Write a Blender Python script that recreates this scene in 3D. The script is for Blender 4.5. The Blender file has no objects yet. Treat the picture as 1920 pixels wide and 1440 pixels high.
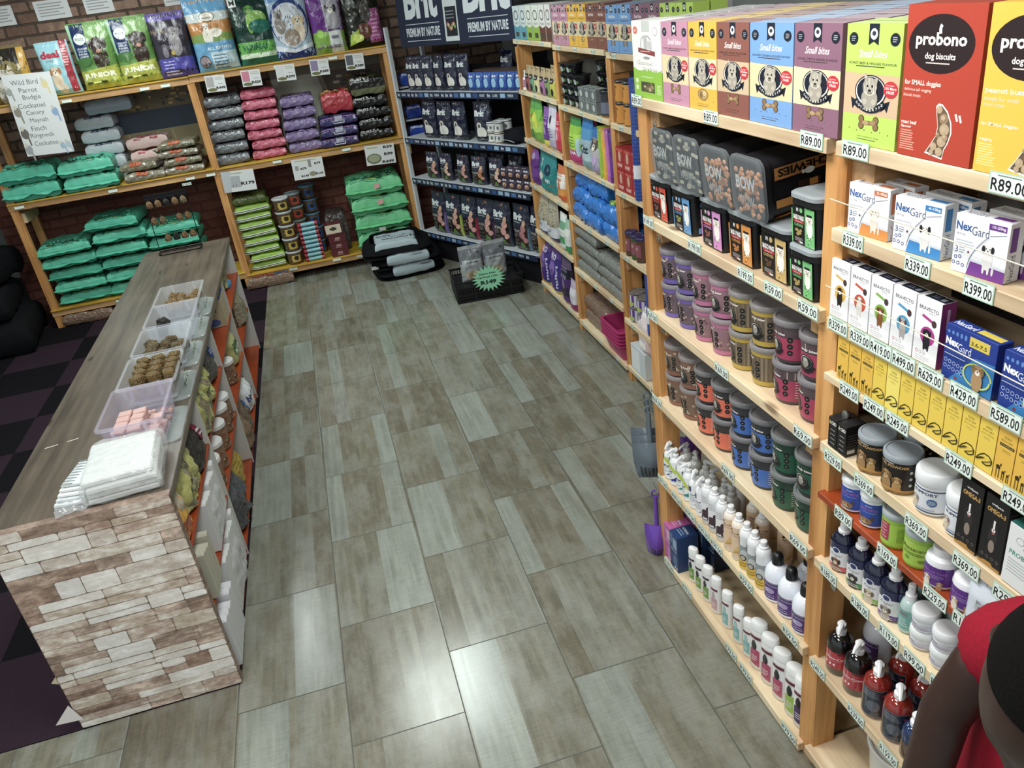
import bpy, math, random
from mathutils import Vector, Matrix, Euler, noise
from mathutils.geometry import tessellate_polygon
sc = bpy.context.scene
COL = sc.collection
PI = math.pi
R = math.radians
# ------------------------------------------------------------------ camera
cd = bpy.data.cameras.new('camera'); cam = bpy.data.objects.new('camera', cd); COL.objects.link(cam)
M3 = Matrix(((0.95747522, 0.22873695, -0.17584258), (-0.25785932, 0.4050404, -0.87718347), (-0.12942092, 0.88522409, 0.44679809)))
cam.matrix_world = Matrix.Translation((0, 0, 2.15)) @ M3.to_4x4()
cd.sensor_width = 36; cd.lens = 36 * 1484.38 / 1920; cd.clip_start = .05
sc.camera = cam
# ------------------------------------------------------------------ view and world
sc.view_settings.view_transform = 'Standard'; sc.view_settings.look = 'None'
sc.view_settings.gamma = 1; sc.view_settings.use_curve_mapping = False
sc.view_settings.exposure = 0.1
wd = bpy.data.worlds.new('world'); sc.world = wd; wd.use_nodes = True
wd.node_tree.nodes['Background'].inputs[0].default_value = (.80, .92, .95, 1)
wd.node_tree.nodes['Background'].inputs[1].default_value = .62
sc.cycles.max_bounces = 6; sc.cycles.transparent_max_bounces = 12
sc.cycles.caustics_reflective = False; sc.cycles.caustics_refractive = False
sc.cycles.sample_clamp_indirect = 4
# ------------------------------------------------------------------ ceiling lamps (area lights in the ceiling panels) and one added fill lamp
def ceiling_or_fill_lamp(x, y, sx, sy, power, col=(1, .97, .92)):
    ld = bpy.data.lights.new('ceiling_or_fill_lamp', 'AREA'); ld.shape = 'RECTANGLE'; ld.size = sx; ld.size_y = sy
    ld.energy = power; ld.color = col
    o = bpy.data.objects.new('ceiling_or_fill_lamp', ld); COL.objects.link(o); o.location = (x, y, 2.96)
ceiling_or_fill_lamp(.15, 1.55, .6, 1.1, 50, (1, .985, .96))
ceiling_or_fill_lamp(.12, 4.9, .6, 1.1, 44, (.90, 1, .96))
ceiling_or_fill_lamp(-1.9, 3.2, .6, .9, 36, (.93, 1, .97))
ceiling_or_fill_lamp(-1.4, 6.2, .6, .9, 40, (.93, 1, .97))
ceiling_or_fill_lamp(-1.4, .2, .6, 1.2, 44, (1, .985, .96))  # added fill left of the camera, brightens the goods facing the aisle
# ================================================================== library
def lin(c):
    if isinstance(c, str):
        c = [int(c[i:i+2], 16) / 255 for i in (0, 2, 4)]
    return tuple(((v / 12.92) if v <= .04045 else ((v + .055) / 1.055) ** 2.4) for v in c) + (1,)
def newmat(name):
    m = bpy.data.materials.new(name); m.use_nodes = True
    nt = m.node_tree; b = nt.nodes['Principled BSDF']
    return m, nt, b
def N(nt, t, **kw):
    n = nt.nodes.new(t)
    for k, v in kw.items():
        if k.startswith('i_'):
            key = k[2:]; n.inputs[int(key) if key.isdigit() else key.replace('_', ' ')].default_value = v
        else: setattr(n, k, v)
    return n
def L(nt, a, b): nt.links.new(a, b)
def mth(nt, op, a, b=None, c=None):
    n = nt.nodes.new('ShaderNodeMath'); n.operation = op
    for i, v in enumerate((a, b, c)):
        if v is None: continue
        if isinstance(v, (int, float)): n.inputs[i].default_value = v
        else: nt.links.new(v, n.inputs[i])
    return n.outputs[0]
def ramp(nt, fac, stops, interp='LINEAR'):
    r = nt.nodes.new('ShaderNodeValToRGB'); r.color_ramp.interpolation = interp
    e = r.color_ramp.elements
    while len(e) < len(stops): e.new(.5)
    for k, (p, c) in enumerate(stops): e[k].position = p; e[k].color = lin(c) if isinstance(c, str) else c
    nt.links.new(fac, r.inputs[0]); return r.outputs[0]
def mixc(nt, fac, a, b, mode='MIX'):
    n = nt.nodes.new('ShaderNodeMix'); n.data_type = 'RGBA'; n.blend_type = mode
    if isinstance(fac, (int, float)): n.inputs[0].default_value = fac
    else: nt.links.new(fac, n.inputs[0])
    for i, v in ((6, a), (7, b)):
        if isinstance(v, (tuple, str)): n.inputs[i].default_value = lin(v) if isinstance(v, str) else v
        else: nt.links.new(v, n.inputs[i])
    return n.outputs[2]
def mapped(nt, scale, src='Object'):
    tc = N(nt, 'ShaderNodeTexCoord'); mp = N(nt, 'ShaderNodeMapping'); mp.inputs['Scale'].default_value = scale
    L(nt, tc.outputs[src], mp.inputs[0]); return mp.outputs[0]
def noise_t(nt, vec, scale, detail=3, rough=.55):
    n = N(nt, 'ShaderNodeTexNoise'); n.inputs['Scale'].default_value = scale; n.inputs['Detail'].default_value = detail
    n.inputs['Roughness'].default_value = rough; L(nt, vec, n.inputs['Vector']); return n.outputs[0]
def bump(nt, b, h, strength, dist=.01):
    bn = N(nt, 'ShaderNodeBump'); bn.inputs['Strength'].default_value = strength; bn.inputs['Distance'].default_value = dist
    L(nt, h, bn.inputs['Height']); L(nt, bn.outputs[0], b.inputs['Normal'])
# printed / coloured surfaces: colour comes from the mesh attribute "ink", finish from the material
def inkmat(name, rough, spec=.5, crinkle=0, cs=40, metal=0, coat=0, mottle=0, ms=30, alpha=None, trans=0):
    m, nt, b = newmat(name)
    a = N(nt, 'ShaderNodeAttribute', attribute_name='ink'); col = a.outputs[0]
    v = mapped(nt, (1, 1, 1))
    if mottle:
        nz = noise_t(nt, v, ms, 4)
        col = mixc(nt, mottle, col, ramp(nt, nz, [(.3, '303030'), (.7, 'ffffff')]), 'MULTIPLY')
    L(nt, col, b.inputs['Base Color'])
    rn = noise_t(nt, v, 12)
    L(nt, mth(nt, 'MULTIPLY_ADD', rn, .12, rough - .06), b.inputs['Roughness'])
    b.inputs['Specular IOR Level'].default_value = spec; b.inputs['Metallic'].default_value = metal
    b.inputs['Coat Weight'].default_value = coat; b.inputs['Coat Roughness'].default_value = .12
    if crinkle:
        vo = N(nt, 'ShaderNodeTexVoronoi'); vo.inputs['Scale'].default_value = cs; L(nt, v, vo.inputs['Vector'])
        nz = noise_t(nt, v, cs * .5, 3)
        h = mth(nt, 'ADD', vo.outputs[0], nz)
        bump(nt, b, h, crinkle, .012)
    if alpha is not None: b.inputs['Alpha'].default_value = alpha
    return m
CARD = inkmat('printed_card', .42, .4)
SATIN = inkmat('satin_plastic', .36, .5)
GLOSS = inkmat('gloss_plastic', .16, .5)
FILM = inkmat('crinkled_film', .26, .55, crinkle=.55, cs=26)
FILMS = inkmat('smooth_film', .28, .5, crinkle=.22, cs=16)
WOVEN = inkmat('woven_sack', .42, .45, crinkle=.5, cs=12)
FOIL = inkmat('foil_pouch', .22, .7, crinkle=.4, cs=22)
CLOTH = inkmat('cloth', .9, .15, crinkle=.15, cs=120)
GRAIN = inkmat('loose_grain', .5, .4, crinkle=.9, cs=170, mottle=.75, ms=160)
PELLET = inkmat('pellet_fill', .4, .5, crinkle=.8, cs=90, mottle=.6, ms=110)
METALI = inkmat('painted_metal', .3, .6, metal=.6)
FROST = inkmat('frosted_plastic', .25, .5, alpha=.34)
CLEAR = inkmat('clear_plastic', .12, .6, alpha=.28)
AMBER = inkmat('coloured_pet_plastic', .1, .7, coat=.5)
def wood(name, axis, a='a87b48', b='d9b27c', rough=.55):
    m, nt, bs = newmat(name)
    sc_ = [26, 26, 26]; sc_[axis] = 1.6
    v = mapped(nt, tuple(sc_)); n1 = noise_t(nt, v, 1.0, 4, .6)
    v2 = mapped(nt, (3, 3, 3)); n2 = noise_t(nt, v2, 1.0, 2)
    c = ramp(nt, n1, [(.3, a), (.62, b)]); c = mixc(nt, .35, c, ramp(nt, n2, [(.35, '9c8c78'), (.65, 'e0d8c8')]), 'OVERLAY')
    sv = [7, 7, 7]; sv[axis] = 2.2
    vo = N(nt, 'ShaderNodeTexVoronoi'); vo.inputs['Scale'].default_value = 1; L(nt, mapped(nt, tuple(sv)), vo.inputs['Vector'])
    k = ramp(nt, vo.outputs[0], [(.05, '5a3a1e'), (.10, 'ffffff')]); c = mixc(nt, .7, c, k, 'MULTIPLY')
    L(nt, c, bs.inputs['Base Color']); bs.inputs['Roughness'].default_value = rough
    bump(nt, bs, n1, .15, .002); return m
PINEX = wood('pine_board_grain_along', 0, 'b8a486', 'ddccb0')
PINEZ = wood('pine_post_grain', 2, 'a06c3a', 'cf9e66')
PINEY = wood('pine_block_grain', 1, '96724a', 'c4a078')
PINEOX = wood('pine_front_rail', 0, 'a07a4c', 'c9a376')
YELX = wood('varnished_pine_edge', 0, 'a07c2c', 'c9a540')
LAMINATE = wood('grey_brown_laminate', 1, '433d37', '5f584f', .30)
ORANGE = wood('red_brown_laminate', 1, '7d3418', '9a4422', .4)
def plain(name, col, rough=.5, spec=.5, metal=0, alpha=1, nz=.0, ns=8):
    m, nt, b = newmat(name); v = mapped(nt, (1, 1, 1)); n = noise_t(nt, v, ns, 4)
    c = lin(col); lo = tuple(x * (1 - nz) for x in c[:3]) + (1,)
    L(nt, ramp(nt, n, [(.3, lo), (.7, c)]), b.inputs['Base Color'])
    b.inputs['Roughness'].default_value = rough; b.inputs['Metallic'].default_value = metal
    b.inputs['Specular IOR Level'].default_value = spec; b.inputs['Alpha'].default_value = alpha
    return m

def pale(c, f=.5): return ''.join('%02x' % int(int(c[i:i+2], 16) * (1 - f) + 225 * f) for i in (0, 2, 4))
class MB:
    """collects vertices, faces, a colour and a material slot per face; build() links ONE mesh object"""
    def __init__(s): s.v = []; s.f = []; s.c = []; s.m = []
    def add(s, vs, fs, col, m=0):
        n = len(s.v); s.v += [tuple(p) for p in vs]
        for k, f in enumerate(fs):
            s.f.append(tuple(i + n for i in f)); s.c.append(col[k] if isinstance(col, list) else col); s.m.append(m)
    def box(s, x0, x1, y0, y1, z0, z1, col='ffffff', m=0, bev=0):
        if bev:
            bv = bev; V = []
            for z, i in ((z0, bv), (z0 + bv, 0), (z1 - bv, 0), (z1, bv)):
                V += [(x0 + i, y0 + i, z), (x1 - i, y0 + i, z), (x1 - i, y1 - i, z), (x0 + i, y1 - i, z)]
            F = [(3, 2, 1, 0), (12, 13, 14, 15)]
            for k in range(3):
                for j in range(4): a = k * 4 + j; b = k * 4 + (j + 1) % 4; F.append((a, b, b + 4, a + 4))
            s.add(V, F, col, m); return
        V = [(x0, y0, z0), (x1, y0, z0), (x1, y1, z0), (x0, y1, z0), (x0, y0, z1), (x1, y0, z1), (x1, y1, z1), (x0, y1, z1)]
        s.add(V, [(3, 2, 1, 0), (4, 5, 6, 7), (0, 1, 5, 4), (1, 2, 6, 5), (2, 3, 7, 6), (3, 0, 4, 7)], col, m)
    def grid(s, S, nu, nv, col, m=0, flip=False):
        V = [S(i / nu, j / nv) for j in range(nv + 1) for i in range(nu + 1)]
        F = []; C = []
        for j in range(nv):
            for i in range(nu):
                a = j * (nu + 1) + i; q = (a, a + 1, a + nu + 2, a + nu + 1)
                F.append(q[::-1] if flip else q); C.append(col((i + .5) / nu, (j + .5) / nv) if callable(col) else col)
        s.add(V, F, C, m)
    def lathe(s, prof, n=28, col='ffffff', m=0, cx=0, cy=0, sx=1, sy=1, tilt=None):
        V = []; F = []; C = []
        for r, z in prof:
            for k in range(n):
                a = 2 * PI * k / n; V.append((cx + r * sx * math.sin(a), cy - r * sy * math.cos(a), z))
        for j in range(len(prof) - 1):
            cc = col[j] if isinstance(col, list) else col
            for k in range(n):
                a = j * n + k; b = j * n + (k + 1) % n; F.append((a, b, b + n, a + n)); C.append(cc)
        if prof[0][0] > 1e-5: F.append(tuple(range(n))[::-1]); C.append(C[0])
        if prof[-1][0] > 1e-5: F.append(tuple((len(prof) - 1) * n + k for k in range(n))); C.append(C[-1])
        s.add(V, F, C, m)
    def tube(s, pts, r, n=8, col='ffffff', m=0, caps=True):
        pts = [Vector(p) for p in pts]; V = []; F = []
        rs = r if isinstance(r, (list, tuple)) else [r] * len(pts)
        up = None
        for i, p in enumerate(pts):
            d = (pts[min(i + 1, len(pts) - 1)] - pts[max(i - 1, 0)]).normalized()
            if up is None: up = d.orthogonal().normalized()
            up = (up - d * up.dot(d)).normalized(); w = d.cross(up)
            for k in range(n): a = 2 * PI * k / n; V.append(p + (up * math.cos(a) + w * math.sin(a)) * rs[i])
        for i in range(len(pts) - 1):
            for k in range(n): a = i * n + k; b = i * n + (k + 1) % n; F.append((a, b, b + n, a + n))
        if caps: F.append(tuple(range(n))[::-1]); F.append(tuple((len(pts) - 1) * n + k for k in range(n)))
        s.add(V, F, col, m)
    def blob(s, c, r, col, m=0, n=8, seed=0, rough=.25):
        rr = r if isinstance(r, (tuple, list)) else (r, r, r); V = []; F = []
        h = n // 2 + 1
        for j in range(h + 1):
            t = PI * j / h
            for k in range(n):
                a = 2 * PI * k / n; d = Vector((math.sin(t) * math.cos(a), math.sin(t) * math.sin(a), math.cos(t)))
                q = 1 + rough * noise.noise(d * 1.7 + Vector((seed * 3.1, seed * 1.7, 0)))
                V.append((c[0] + d.x * rr[0] * q, c[1] + d.y * rr[1] * q, c[2] + d.z * rr[2] * q))
        for j in range(h):
            for k in range(n): a = j * n + k; b = j * n + (k + 1) % n; F.append((a, a + n, b + n, b))
        s.add(V, F, col, m)
    def mesh(s, name, mats, smooth=40):
        me = bpy.data.meshes.new(name); me.from_pydata(s.v, [], s.f)
        mats = mats if isinstance(mats, list) else [mats]
        for mm in mats: me.materials.append(mm)
        me.polygons.foreach_set('material_index', s.m)
        at = me.attributes.new('ink', 'FLOAT_COLOR', 'CORNER'); data = []; cache = {}
        for p, c in zip(s.f, s.c):
            if c not in cache: r_, g_, b_, a_ = lin(c); y_ = .3 * r_ + .6 * g_ + .1 * b_; cache[c] = tuple(v * .84 + y_ * .14 for v in (r_, g_, b_)) + (1,)
            data += list(cache[c]) * len(p)
        at.data.foreach_set('color', data)
        if smooth:
            me.polygons.foreach_set('use_smooth', [True] * len(s.f)); me.set_sharp_from_angle(angle=R(smooth))
        me.update(); return me
    def build(s, name, mats, parent=None, loc=None, rotz=0, smooth=40):
        o = bpy.data.objects.new(name, s.mesh(name, mats, smooth)); COL.objects.link(o)
        if parent: o.parent = parent
        if loc: o.location = loc
        if rotz: o.rotation_euler = (0, 0, rotz)
        return o
def tagp(o, label, cat, group=None):
    o['label'] = label; o['category'] = cat
    if group: o['group'] = group
    return o
def struct(o): o['kind'] = 'structure'; return o
def empty(name, loc=(0, 0, 0), rotz=0):
    o = bpy.data.objects.new(name, None); COL.objects.link(o); o.location = loc; o.rotation_euler = (0, 0, rotz)
    o.empty_display_size = .05; return o
# lettering: glyph outlines of Blender's own font, as triangles, cached per string
_tx = {}
def glyphs(s, shear=0, bold=0):
    k = (s, shear, bold)
    if k not in _tx:
        cu = bpy.data.curves.new('lettering', 'FONT'); cu.body = s; cu.resolution_u = 2; cu.shear = shear; cu.offset = bold
        cu.fill_mode = 'FRONT'
        ob = bpy.data.objects.new('lettering', cu); me = bpy.data.meshes.new_from_object(ob)
        me.calc_loop_triangles(); V = [(v.co.x, v.co.y) for v in me.vertices]; T = [tuple(t.vertices) for t in me.loop_triangles]
        bpy.data.objects.remove(ob); bpy.data.curves.remove(cu); bpy.data.meshes.remove(me)
        x0 = min(p[0] for p in V); x1 = max(p[0] for p in V); y0 = min(p[1] for p in V); y1 = max(p[1] for p in V)
        _tx[k] = ([((p[0] - x0) / (x1 - x0), (p[1] - y0) / (y1 - y0)) for p in V], T)
    return _tx[k]
class Pad:
    """prints flat shapes on a surface S(u, v, off); shapes are given in fractions of width and height, layers stack by themselves"""
    def __init__(s, mb, S, W, H, L=None, m=0, step=.00012, base=.0001):
        s.mb = mb; s.S = S; s.W = W; s.H = H; s.L = L; s.m = m; s.step = step; s.base = base; s.done = []; s.rot = 0
    def tris(s, P, T, col):
        x0 = min(p[0] for p in P); x1 = max(p[0] for p in P); y0 = min(p[1] for p in P); y1 = max(p[1] for p in P)
        k = 0
        for (a0, a1, b0, b1, q) in s.done:
            if a0 < x1 and a1 > x0 and b0 < y1 and b1 > y0: k = max(k, q + 1)
        s.done.append((x0, x1, y0, y1, k)); off = s.base + k * s.step
        P = [(p[0] * s.W, p[1] * s.H) for p in P]
        if s.L:
            V = []; out = []; st = [tuple(P[i] for i in t) for t in T]
            while st:
                a, b, c = st.pop()
                e = [(abs(a[0]-b[0]) + .5*abs(a[1]-b[1]), a, b, c), (abs(b[0]-c[0]) + .5*abs(b[1]-c[1]), b, c, a), (abs(c[0]-a[0]) + .5*abs(c[1]-a[1]), c, a, b)]
                e.sort(key=lambda q: -q[0]); d, a, b, c = e[0]
                if d > s.L:
                    mp = ((a[0] + b[0]) / 2, (a[1] + b[1]) / 2); st.append((a, mp, c)); st.append((mp, b, c))
                else: n = len(V); V += [a, b, c]; out.append((n, n + 1, n + 2))
            P, T = V, out
        ccw = []
        for t in T:
            a, b, c = (P[i] for i in t); A = (b[0]-a[0]) * (c[1]-a[1]) - (b[1]-a[1]) * (c[0]-a[0])
            if abs(A) > 1e-12: ccw.append(t if A > 0 else t[::-1])
        s.mb.add([s.S(p[0], p[1], off) for p in P], ccw, col, s.m)
    def poly(s, pts, col): s.tris(pts, tessellate_polygon([[Vector((p[0] * s.W, p[1] * s.H, 0)) for p in pts]]), col)
    def rect(s, x0, y0, x1, y1, col): s.tris([(x0, y0), (x1, y0), (x1, y1), (x0, y1)], [(0, 1, 2), (0, 2, 3)], col)
    def ell(s, cx, cy, rx, ry, col, n=20):
        P = [(cx, cy)] + [(cx + rx * math.cos(2 * PI * k / n), cy + ry * math.sin(2 * PI * k / n)) for k in range(n)]
        s.tris(P, [(0, 1 + k, 1 + (k + 1) % n) for k in range(n)], col)
    def disc(s, cx, cy, r, col, n=20): s.ell(cx, cy, r, r * s.W / s.H, col, n)
    def line(s, pts, w, col):
        h = w / 2
        for a, b in zip(pts, pts[1:]):
            dx = (b[0] - a[0]) * s.W; dy = (b[1] - a[1]) * s.H; l = math.hypot(dx, dy) or 1; nx = -dy / l * h; ny = dx / l * h
            q = [(a[0] + nx / s.W, a[1] + ny / s.H), (b[0] + nx / s.W, b[1] + ny / s.H), (b[0] - nx / s.W, b[1] - ny / s.H), (a[0] - nx / s.W, a[1] - ny / s.H)]
            s.tris(q, [(0, 1, 2), (0, 2, 3)], col)
    def text(s, t, cx, cy, w, h, col, shear=0, bold=0, flip=False, vert=False, align='c'):
        V, T = glyphs(t, shear, bold)
        if align == 'l': cx += w / 2
        if flip: V = [(1 - x, 1 - y) for x, y in V]
        if vert: V = [(1 - y, x) for x, y in V]
        s.tris([(cx + (x - .5) * w, cy + (y - .5) * h) for x, y in V], T, col)
    def rows(s, x0, y0, x1, n, pitch, th, col, rnd=3):   # lines of illegible small print
        q = random.Random(n * 7 + rnd)
        for k in range(n):
            y = y0 - k * pitch; x = x0
            s.rect(x0, y - th, x0 + (x1 - x0) * q.uniform(.7, 1), y, col)
def dog(p, cx, cy, r, body, dark, ear=None, lay='sit', muzzle='e8e0d0'):
    """a small printed picture of a dog: chest, head, ears, muzzle, eyes and nose (r = head radius as a share of the width)"""
    k = p.W / p.H; ear = ear or dark
    if lay == 'sit': p.ell(cx, cy - 2.0 * r * k, r * 1.15, r * 2.0 * k, body)
    p.ell(cx, cy, r, r * 1.05 * k, body)
    for sg in (-1, 1): p.ell(cx + sg * r * .95, cy + .05 * r * k, r * .36, r * .75 * k, ear)
    p.ell(cx, cy - .42 * r * k, r * .48, r * .5 * k, muzzle)
    for sg in (-1, 1): p.ell(cx + sg * r * .38, cy + .2 * r * k, r * .12, r * .14 * k, '15110f', 8)
    p.ell(cx, cy - .22 * r * k, r * .18, r * .14 * k, '15110f', 8)
def cat(p, cx, cy, r, body, dark):
    k = p.W / p.H
    p.ell(cx, cy - 2.1 * r * k, r * 1.25, r * 1.9 * k, body)
    for sg in (-1, 1): p.poly([(cx + sg * r * .95, cy + r * .1 * k), (cx + sg * r * .8, cy + r * 1.35 * k), (cx + sg * r * .15, cy + r * .75 * k)], dark)
    p.ell(cx, cy, r, r * .9 * k, body); p.ell(cx, cy - .1 * r * k, r * .5, r * .6 * k, dark)
    for sg in (-1, 1): p.ell(cx + sg * r * .35, cy + .15 * r * k, r * .14, r * .14 * k, '6a8ab0', 8)
# prototypes: build one of each kind with its parts, place() copies every object of it (copies share mesh data)
class Proto:
    def __init__(s, name, parts, single=False): s.name = name; s.parts = parts; s.single = single; s.first = True
_srcs = {}
def proto(name, parts):
    """parts: [(part_name, MB, mats[, children parts])]; one part only -> the thing is that mesh"""
    def mk(p): return (p[0], p[1].mesh(p[0], p[2], p[4] if len(p) > 4 else 40), [mk(c) for c in (p[3] if len(p) > 3 and p[3] else [])])
    return (name, [mk(p) for p in parts])
def place(pr, label, cat, group, loc, rotz=0, tilt=None, scale=None):
    name, parts = pr
    if len(parts) == 1 and not parts[0][2]:
        r = bpy.data.objects.new(name, parts[0][1]); COL.objects.link(r)
    else:
        r = bpy.data.objects.new(name, None); r.empty_display_size = .03; COL.objects.link(r)
        def link(ps, par):
            for pn, me, ch in ps:
                o = bpy.data.objects.new(pn, me); COL.objects.link(o); o.parent = par; link(ch, o)
        link(parts, r)
    r.location = loc
    if tilt: r.rotation_euler = Euler((tilt[0], tilt[1], rotz), 'XYZ')
    else: r.rotation_euler = (0, 0, rotz)
    if scale: r.scale = scale if isinstance(scale, (tuple, list)) else (scale,) * 3
    return tagp(r, label, cat, group)
# ================================================================== room
def floor_mat():
    m, nt, b = newmat('wood_look_floor_tiles')
    g = N(nt, 'ShaderNodeTexCoord'); sp = N(nt, 'ShaderNodeSeparateXYZ'); L(nt, g.outputs['Object'], sp.inputs[0])
    X, Y = sp.outputs[0], sp.outputs[1]
    cx = mth(nt, 'DIVIDE', mth(nt, 'SUBTRACT', X, .065 - 3.83), .383)
    ci = mth(nt, 'FLOOR', cx); fx = mth(nt, 'FRACT', cx)
    odd = mth(nt, 'FRACT', mth(nt, 'MULTIPLY', ci, .5))             # 0 or .5 : running bond
    cy = mth(nt, 'ADD', mth(nt, 'DIVIDE', mth(nt, 'SUBTRACT', Y, 2.795 - 5.77), .5775), odd)
    ri = mth(nt, 'FLOOR', cy); fy = mth(nt, 'FRACT', cy)
    cb = N(nt, 'ShaderNodeCombineXYZ'); L(nt, ci, cb.inputs[0]); L(nt, ri, cb.inputs[1])
    wn = N(nt, 'ShaderNodeTexWhiteNoise'); wn.noise_dimensions = '2D'; L(nt, cb.outputs[0], wn.inputs['Vector']); rnd = wn.outputs[0]
    # printed planks: three or four per tile, widths varying with a print number (0..5)
    pr = mth(nt, 'FLOOR', mth(nt, 'MULTIPLY', rnd, 6))
    flip = mth(nt, 'GREATER_THAN', mth(nt, 'FRACT', mth(nt, 'MULTIPLY', rnd, 37)), .5)
    fxx = mth(nt, 'ABSOLUTE', mth(nt, 'SUBTRACT', fx, flip))
    pl = mth(nt, 'FLOOR', mth(nt, 'MULTIPLY', mth(nt, 'ADD', fxx, mth(nt, 'MULTIPLY', mth(nt, 'SINE', mth(nt, 'MULTIPLY', fxx, 9)), .035)), 4.0))
    v2 = N(nt, 'ShaderNodeCombineXYZ'); L(nt, pl, v2.inputs[0]); L(nt, pr, v2.inputs[1])
    w2 = N(nt, 'ShaderNodeTexWhiteNoise'); w2.noise_dimensions = '2D'; L(nt, v2.outputs[0], w2.inputs['Vector']); plank = w2.outputs[0]
    off = N(nt, 'ShaderNodeCombineXYZ'); L(nt, mth(nt, 'MULTIPLY', pr, 5.3), off.inputs[2]); L(nt, mth(nt, 'MULTIPLY', plank, 9), off.inputs[1])
    loc = N(nt, 'ShaderNodeCombineXYZ'); L(nt, mth(nt, 'MULTIPLY', X, 42), loc.inputs[0]); L(nt, mth(nt, 'MULTIPLY', Y, 2.6), loc.inputs[1])
    va = N(nt, 'ShaderNodeVectorMath'); va.operation = 'ADD'; L(nt, loc.outputs[0], va.inputs[0]); L(nt, off.outputs[0], va.inputs[1])
    st = noise_t(nt, va.outputs[0], 1.0, 5, .62)
    loc2 = N(nt, 'ShaderNodeCombineXYZ'); L(nt, mth(nt, 'MULTIPLY', X, 7), loc2.inputs[0]); L(nt, mth(nt, 'MULTIPLY', Y, 3.2), loc2.inputs[1])
    vb = N(nt, 'ShaderNodeVectorMath'); vb.operation = 'ADD'; L(nt, loc2.outputs[0], vb.inputs[0]); L(nt, off.outputs[0], vb.inputs[1])
    bl = noise_t(nt, vb.outputs[0], 1.4, 6, .68)
    loc3 = N(nt, 'ShaderNodeCombineXYZ'); L(nt, mth(nt, 'MULTIPLY', X, 14), loc3.inputs[0]); L(nt, mth(nt, 'MULTIPLY', Y, 130), loc3.inputs[1])
    sc3 = noise_t(nt, loc3.outputs[0], 1.0, 4, .7)                   # fine saw marks across the plank
    base = ramp(nt, plank, [(.0, '6f675b'), (.3, '7c7569'), (.55, '827e73'), (.75, '8e918c'), (1, '999e9a')])
    c = mixc(nt, .42, base, ramp(nt, st, [(.32, '5e574a'), (.52, 'a09a8c'), (.72, 'd6d2c6')]), 'OVERLAY')
    c = mixc(nt, mth(nt, 'MULTIPLY', ramp(nt, bl, [(.42, '000000'), (.62, 'ffffff')]), .6), c, mixc(nt, plank, '8f8c82', '9ca09c'))
    c = mixc(nt, .2, c, ramp(nt, sc3, [(.36, '4a4840'), (.5, '9a9a94'), (.7, 'bbbbb6')]), 'OVERLAY')
    ex = mth(nt, 'MINIMUM', fx, mth(nt, 'SUBTRACT', 1, fx)); ey = mth(nt, 'MINIMUM', fy, mth(nt, 'SUBTRACT', 1, fy))
    gx = mth(nt, 'LESS_THAN', ex, .0055); gy = mth(nt, 'LESS_THAN', ey, .0037)
    gr = mth(nt, 'MAXIMUM', gx, gy)
    c = mixc(nt, gr, c, '4b4a44')
    c = mixc(nt, .12, c, '56705f')
    L(nt, c, b.inputs['Base Color'])
    L(nt, mth(nt, 'ADD', mth(nt, 'MULTIPLY', st, .16), mth(nt, 'MULTIPLY_ADD', gr, .4, .13)), b.inputs['Roughness'])
    b.inputs['Specular IOR Level'].default_value = .5
    # tiny tilt of every tile plus sunk grout
    bn = N(nt, 'ShaderNodeBump'); bn.inputs['Strength'].default_value = .5; bn.inputs['Distance'].default_value = .004
    hh = mth(nt, 'SUBTRACT', mth(nt, 'MULTIPLY', st, .06), gr); L(nt, hh, bn.inputs['Height'])
    gm = N(nt, 'ShaderNodeVectorMath'); gm.operation = 'ADD'; L(nt, bn.outputs[0], gm.inputs[0])
    tl = N(nt, 'ShaderNodeVectorMath'); tl.operation = 'SUBTRACT'; L(nt, wn.outputs[1], tl.inputs[0]); tl.inputs[1].default_value = (.5, .5, .5)
    t2 = N(nt, 'ShaderNodeVectorMath'); t2.operation = 'MULTIPLY'; L(nt, tl.outputs[0], t2.inputs[0]); t2.inputs[1].default_value = (.035, .035, 0)
    L(nt, t2.outputs[0], gm.inputs[1]); nm = N(nt, 'ShaderNodeVectorMath'); nm.operation = 'NORMALIZE'; L(nt, gm.outputs[0], nm.inputs[0])
    L(nt, nm.outputs[0], b.inputs['Normal']); return m
def carpet_mat():
    m, nt, b = newmat('carpet_tiles'); g = N(nt, 'ShaderNodeTexCoord')
    mp = N(nt, 'ShaderNodeMapping'); mp.inputs['Location'].default_value = (.165, .13, 0); L(nt, g.outputs['Object'], mp.inputs[0])
    ck = N(nt, 'ShaderNodeTexChecker'); ck.inputs['Scale'].default_value = 1 / .5; L(nt, mp.outputs[0], ck.inputs['Vector'])
    ck.inputs['Color1'].default_value = lin('151317'); ck.inputs['Color2'].default_value = lin('33262f')
    n = noise_t(nt, g.outputs['Object'], 400, 2); c = mixc(nt, .35, ck.outputs[0], ramp(nt, n, [(.3, '202020'), (.7, 'c0b8c4')]), 'OVERLAY')
    L(nt, c, b.inputs['Base Color']); b.inputs['Roughness'].default_value = .95; b.inputs['Specular IOR Level'].default_value = .1
    bump(nt, b, n, .6, .004); return m
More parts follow.
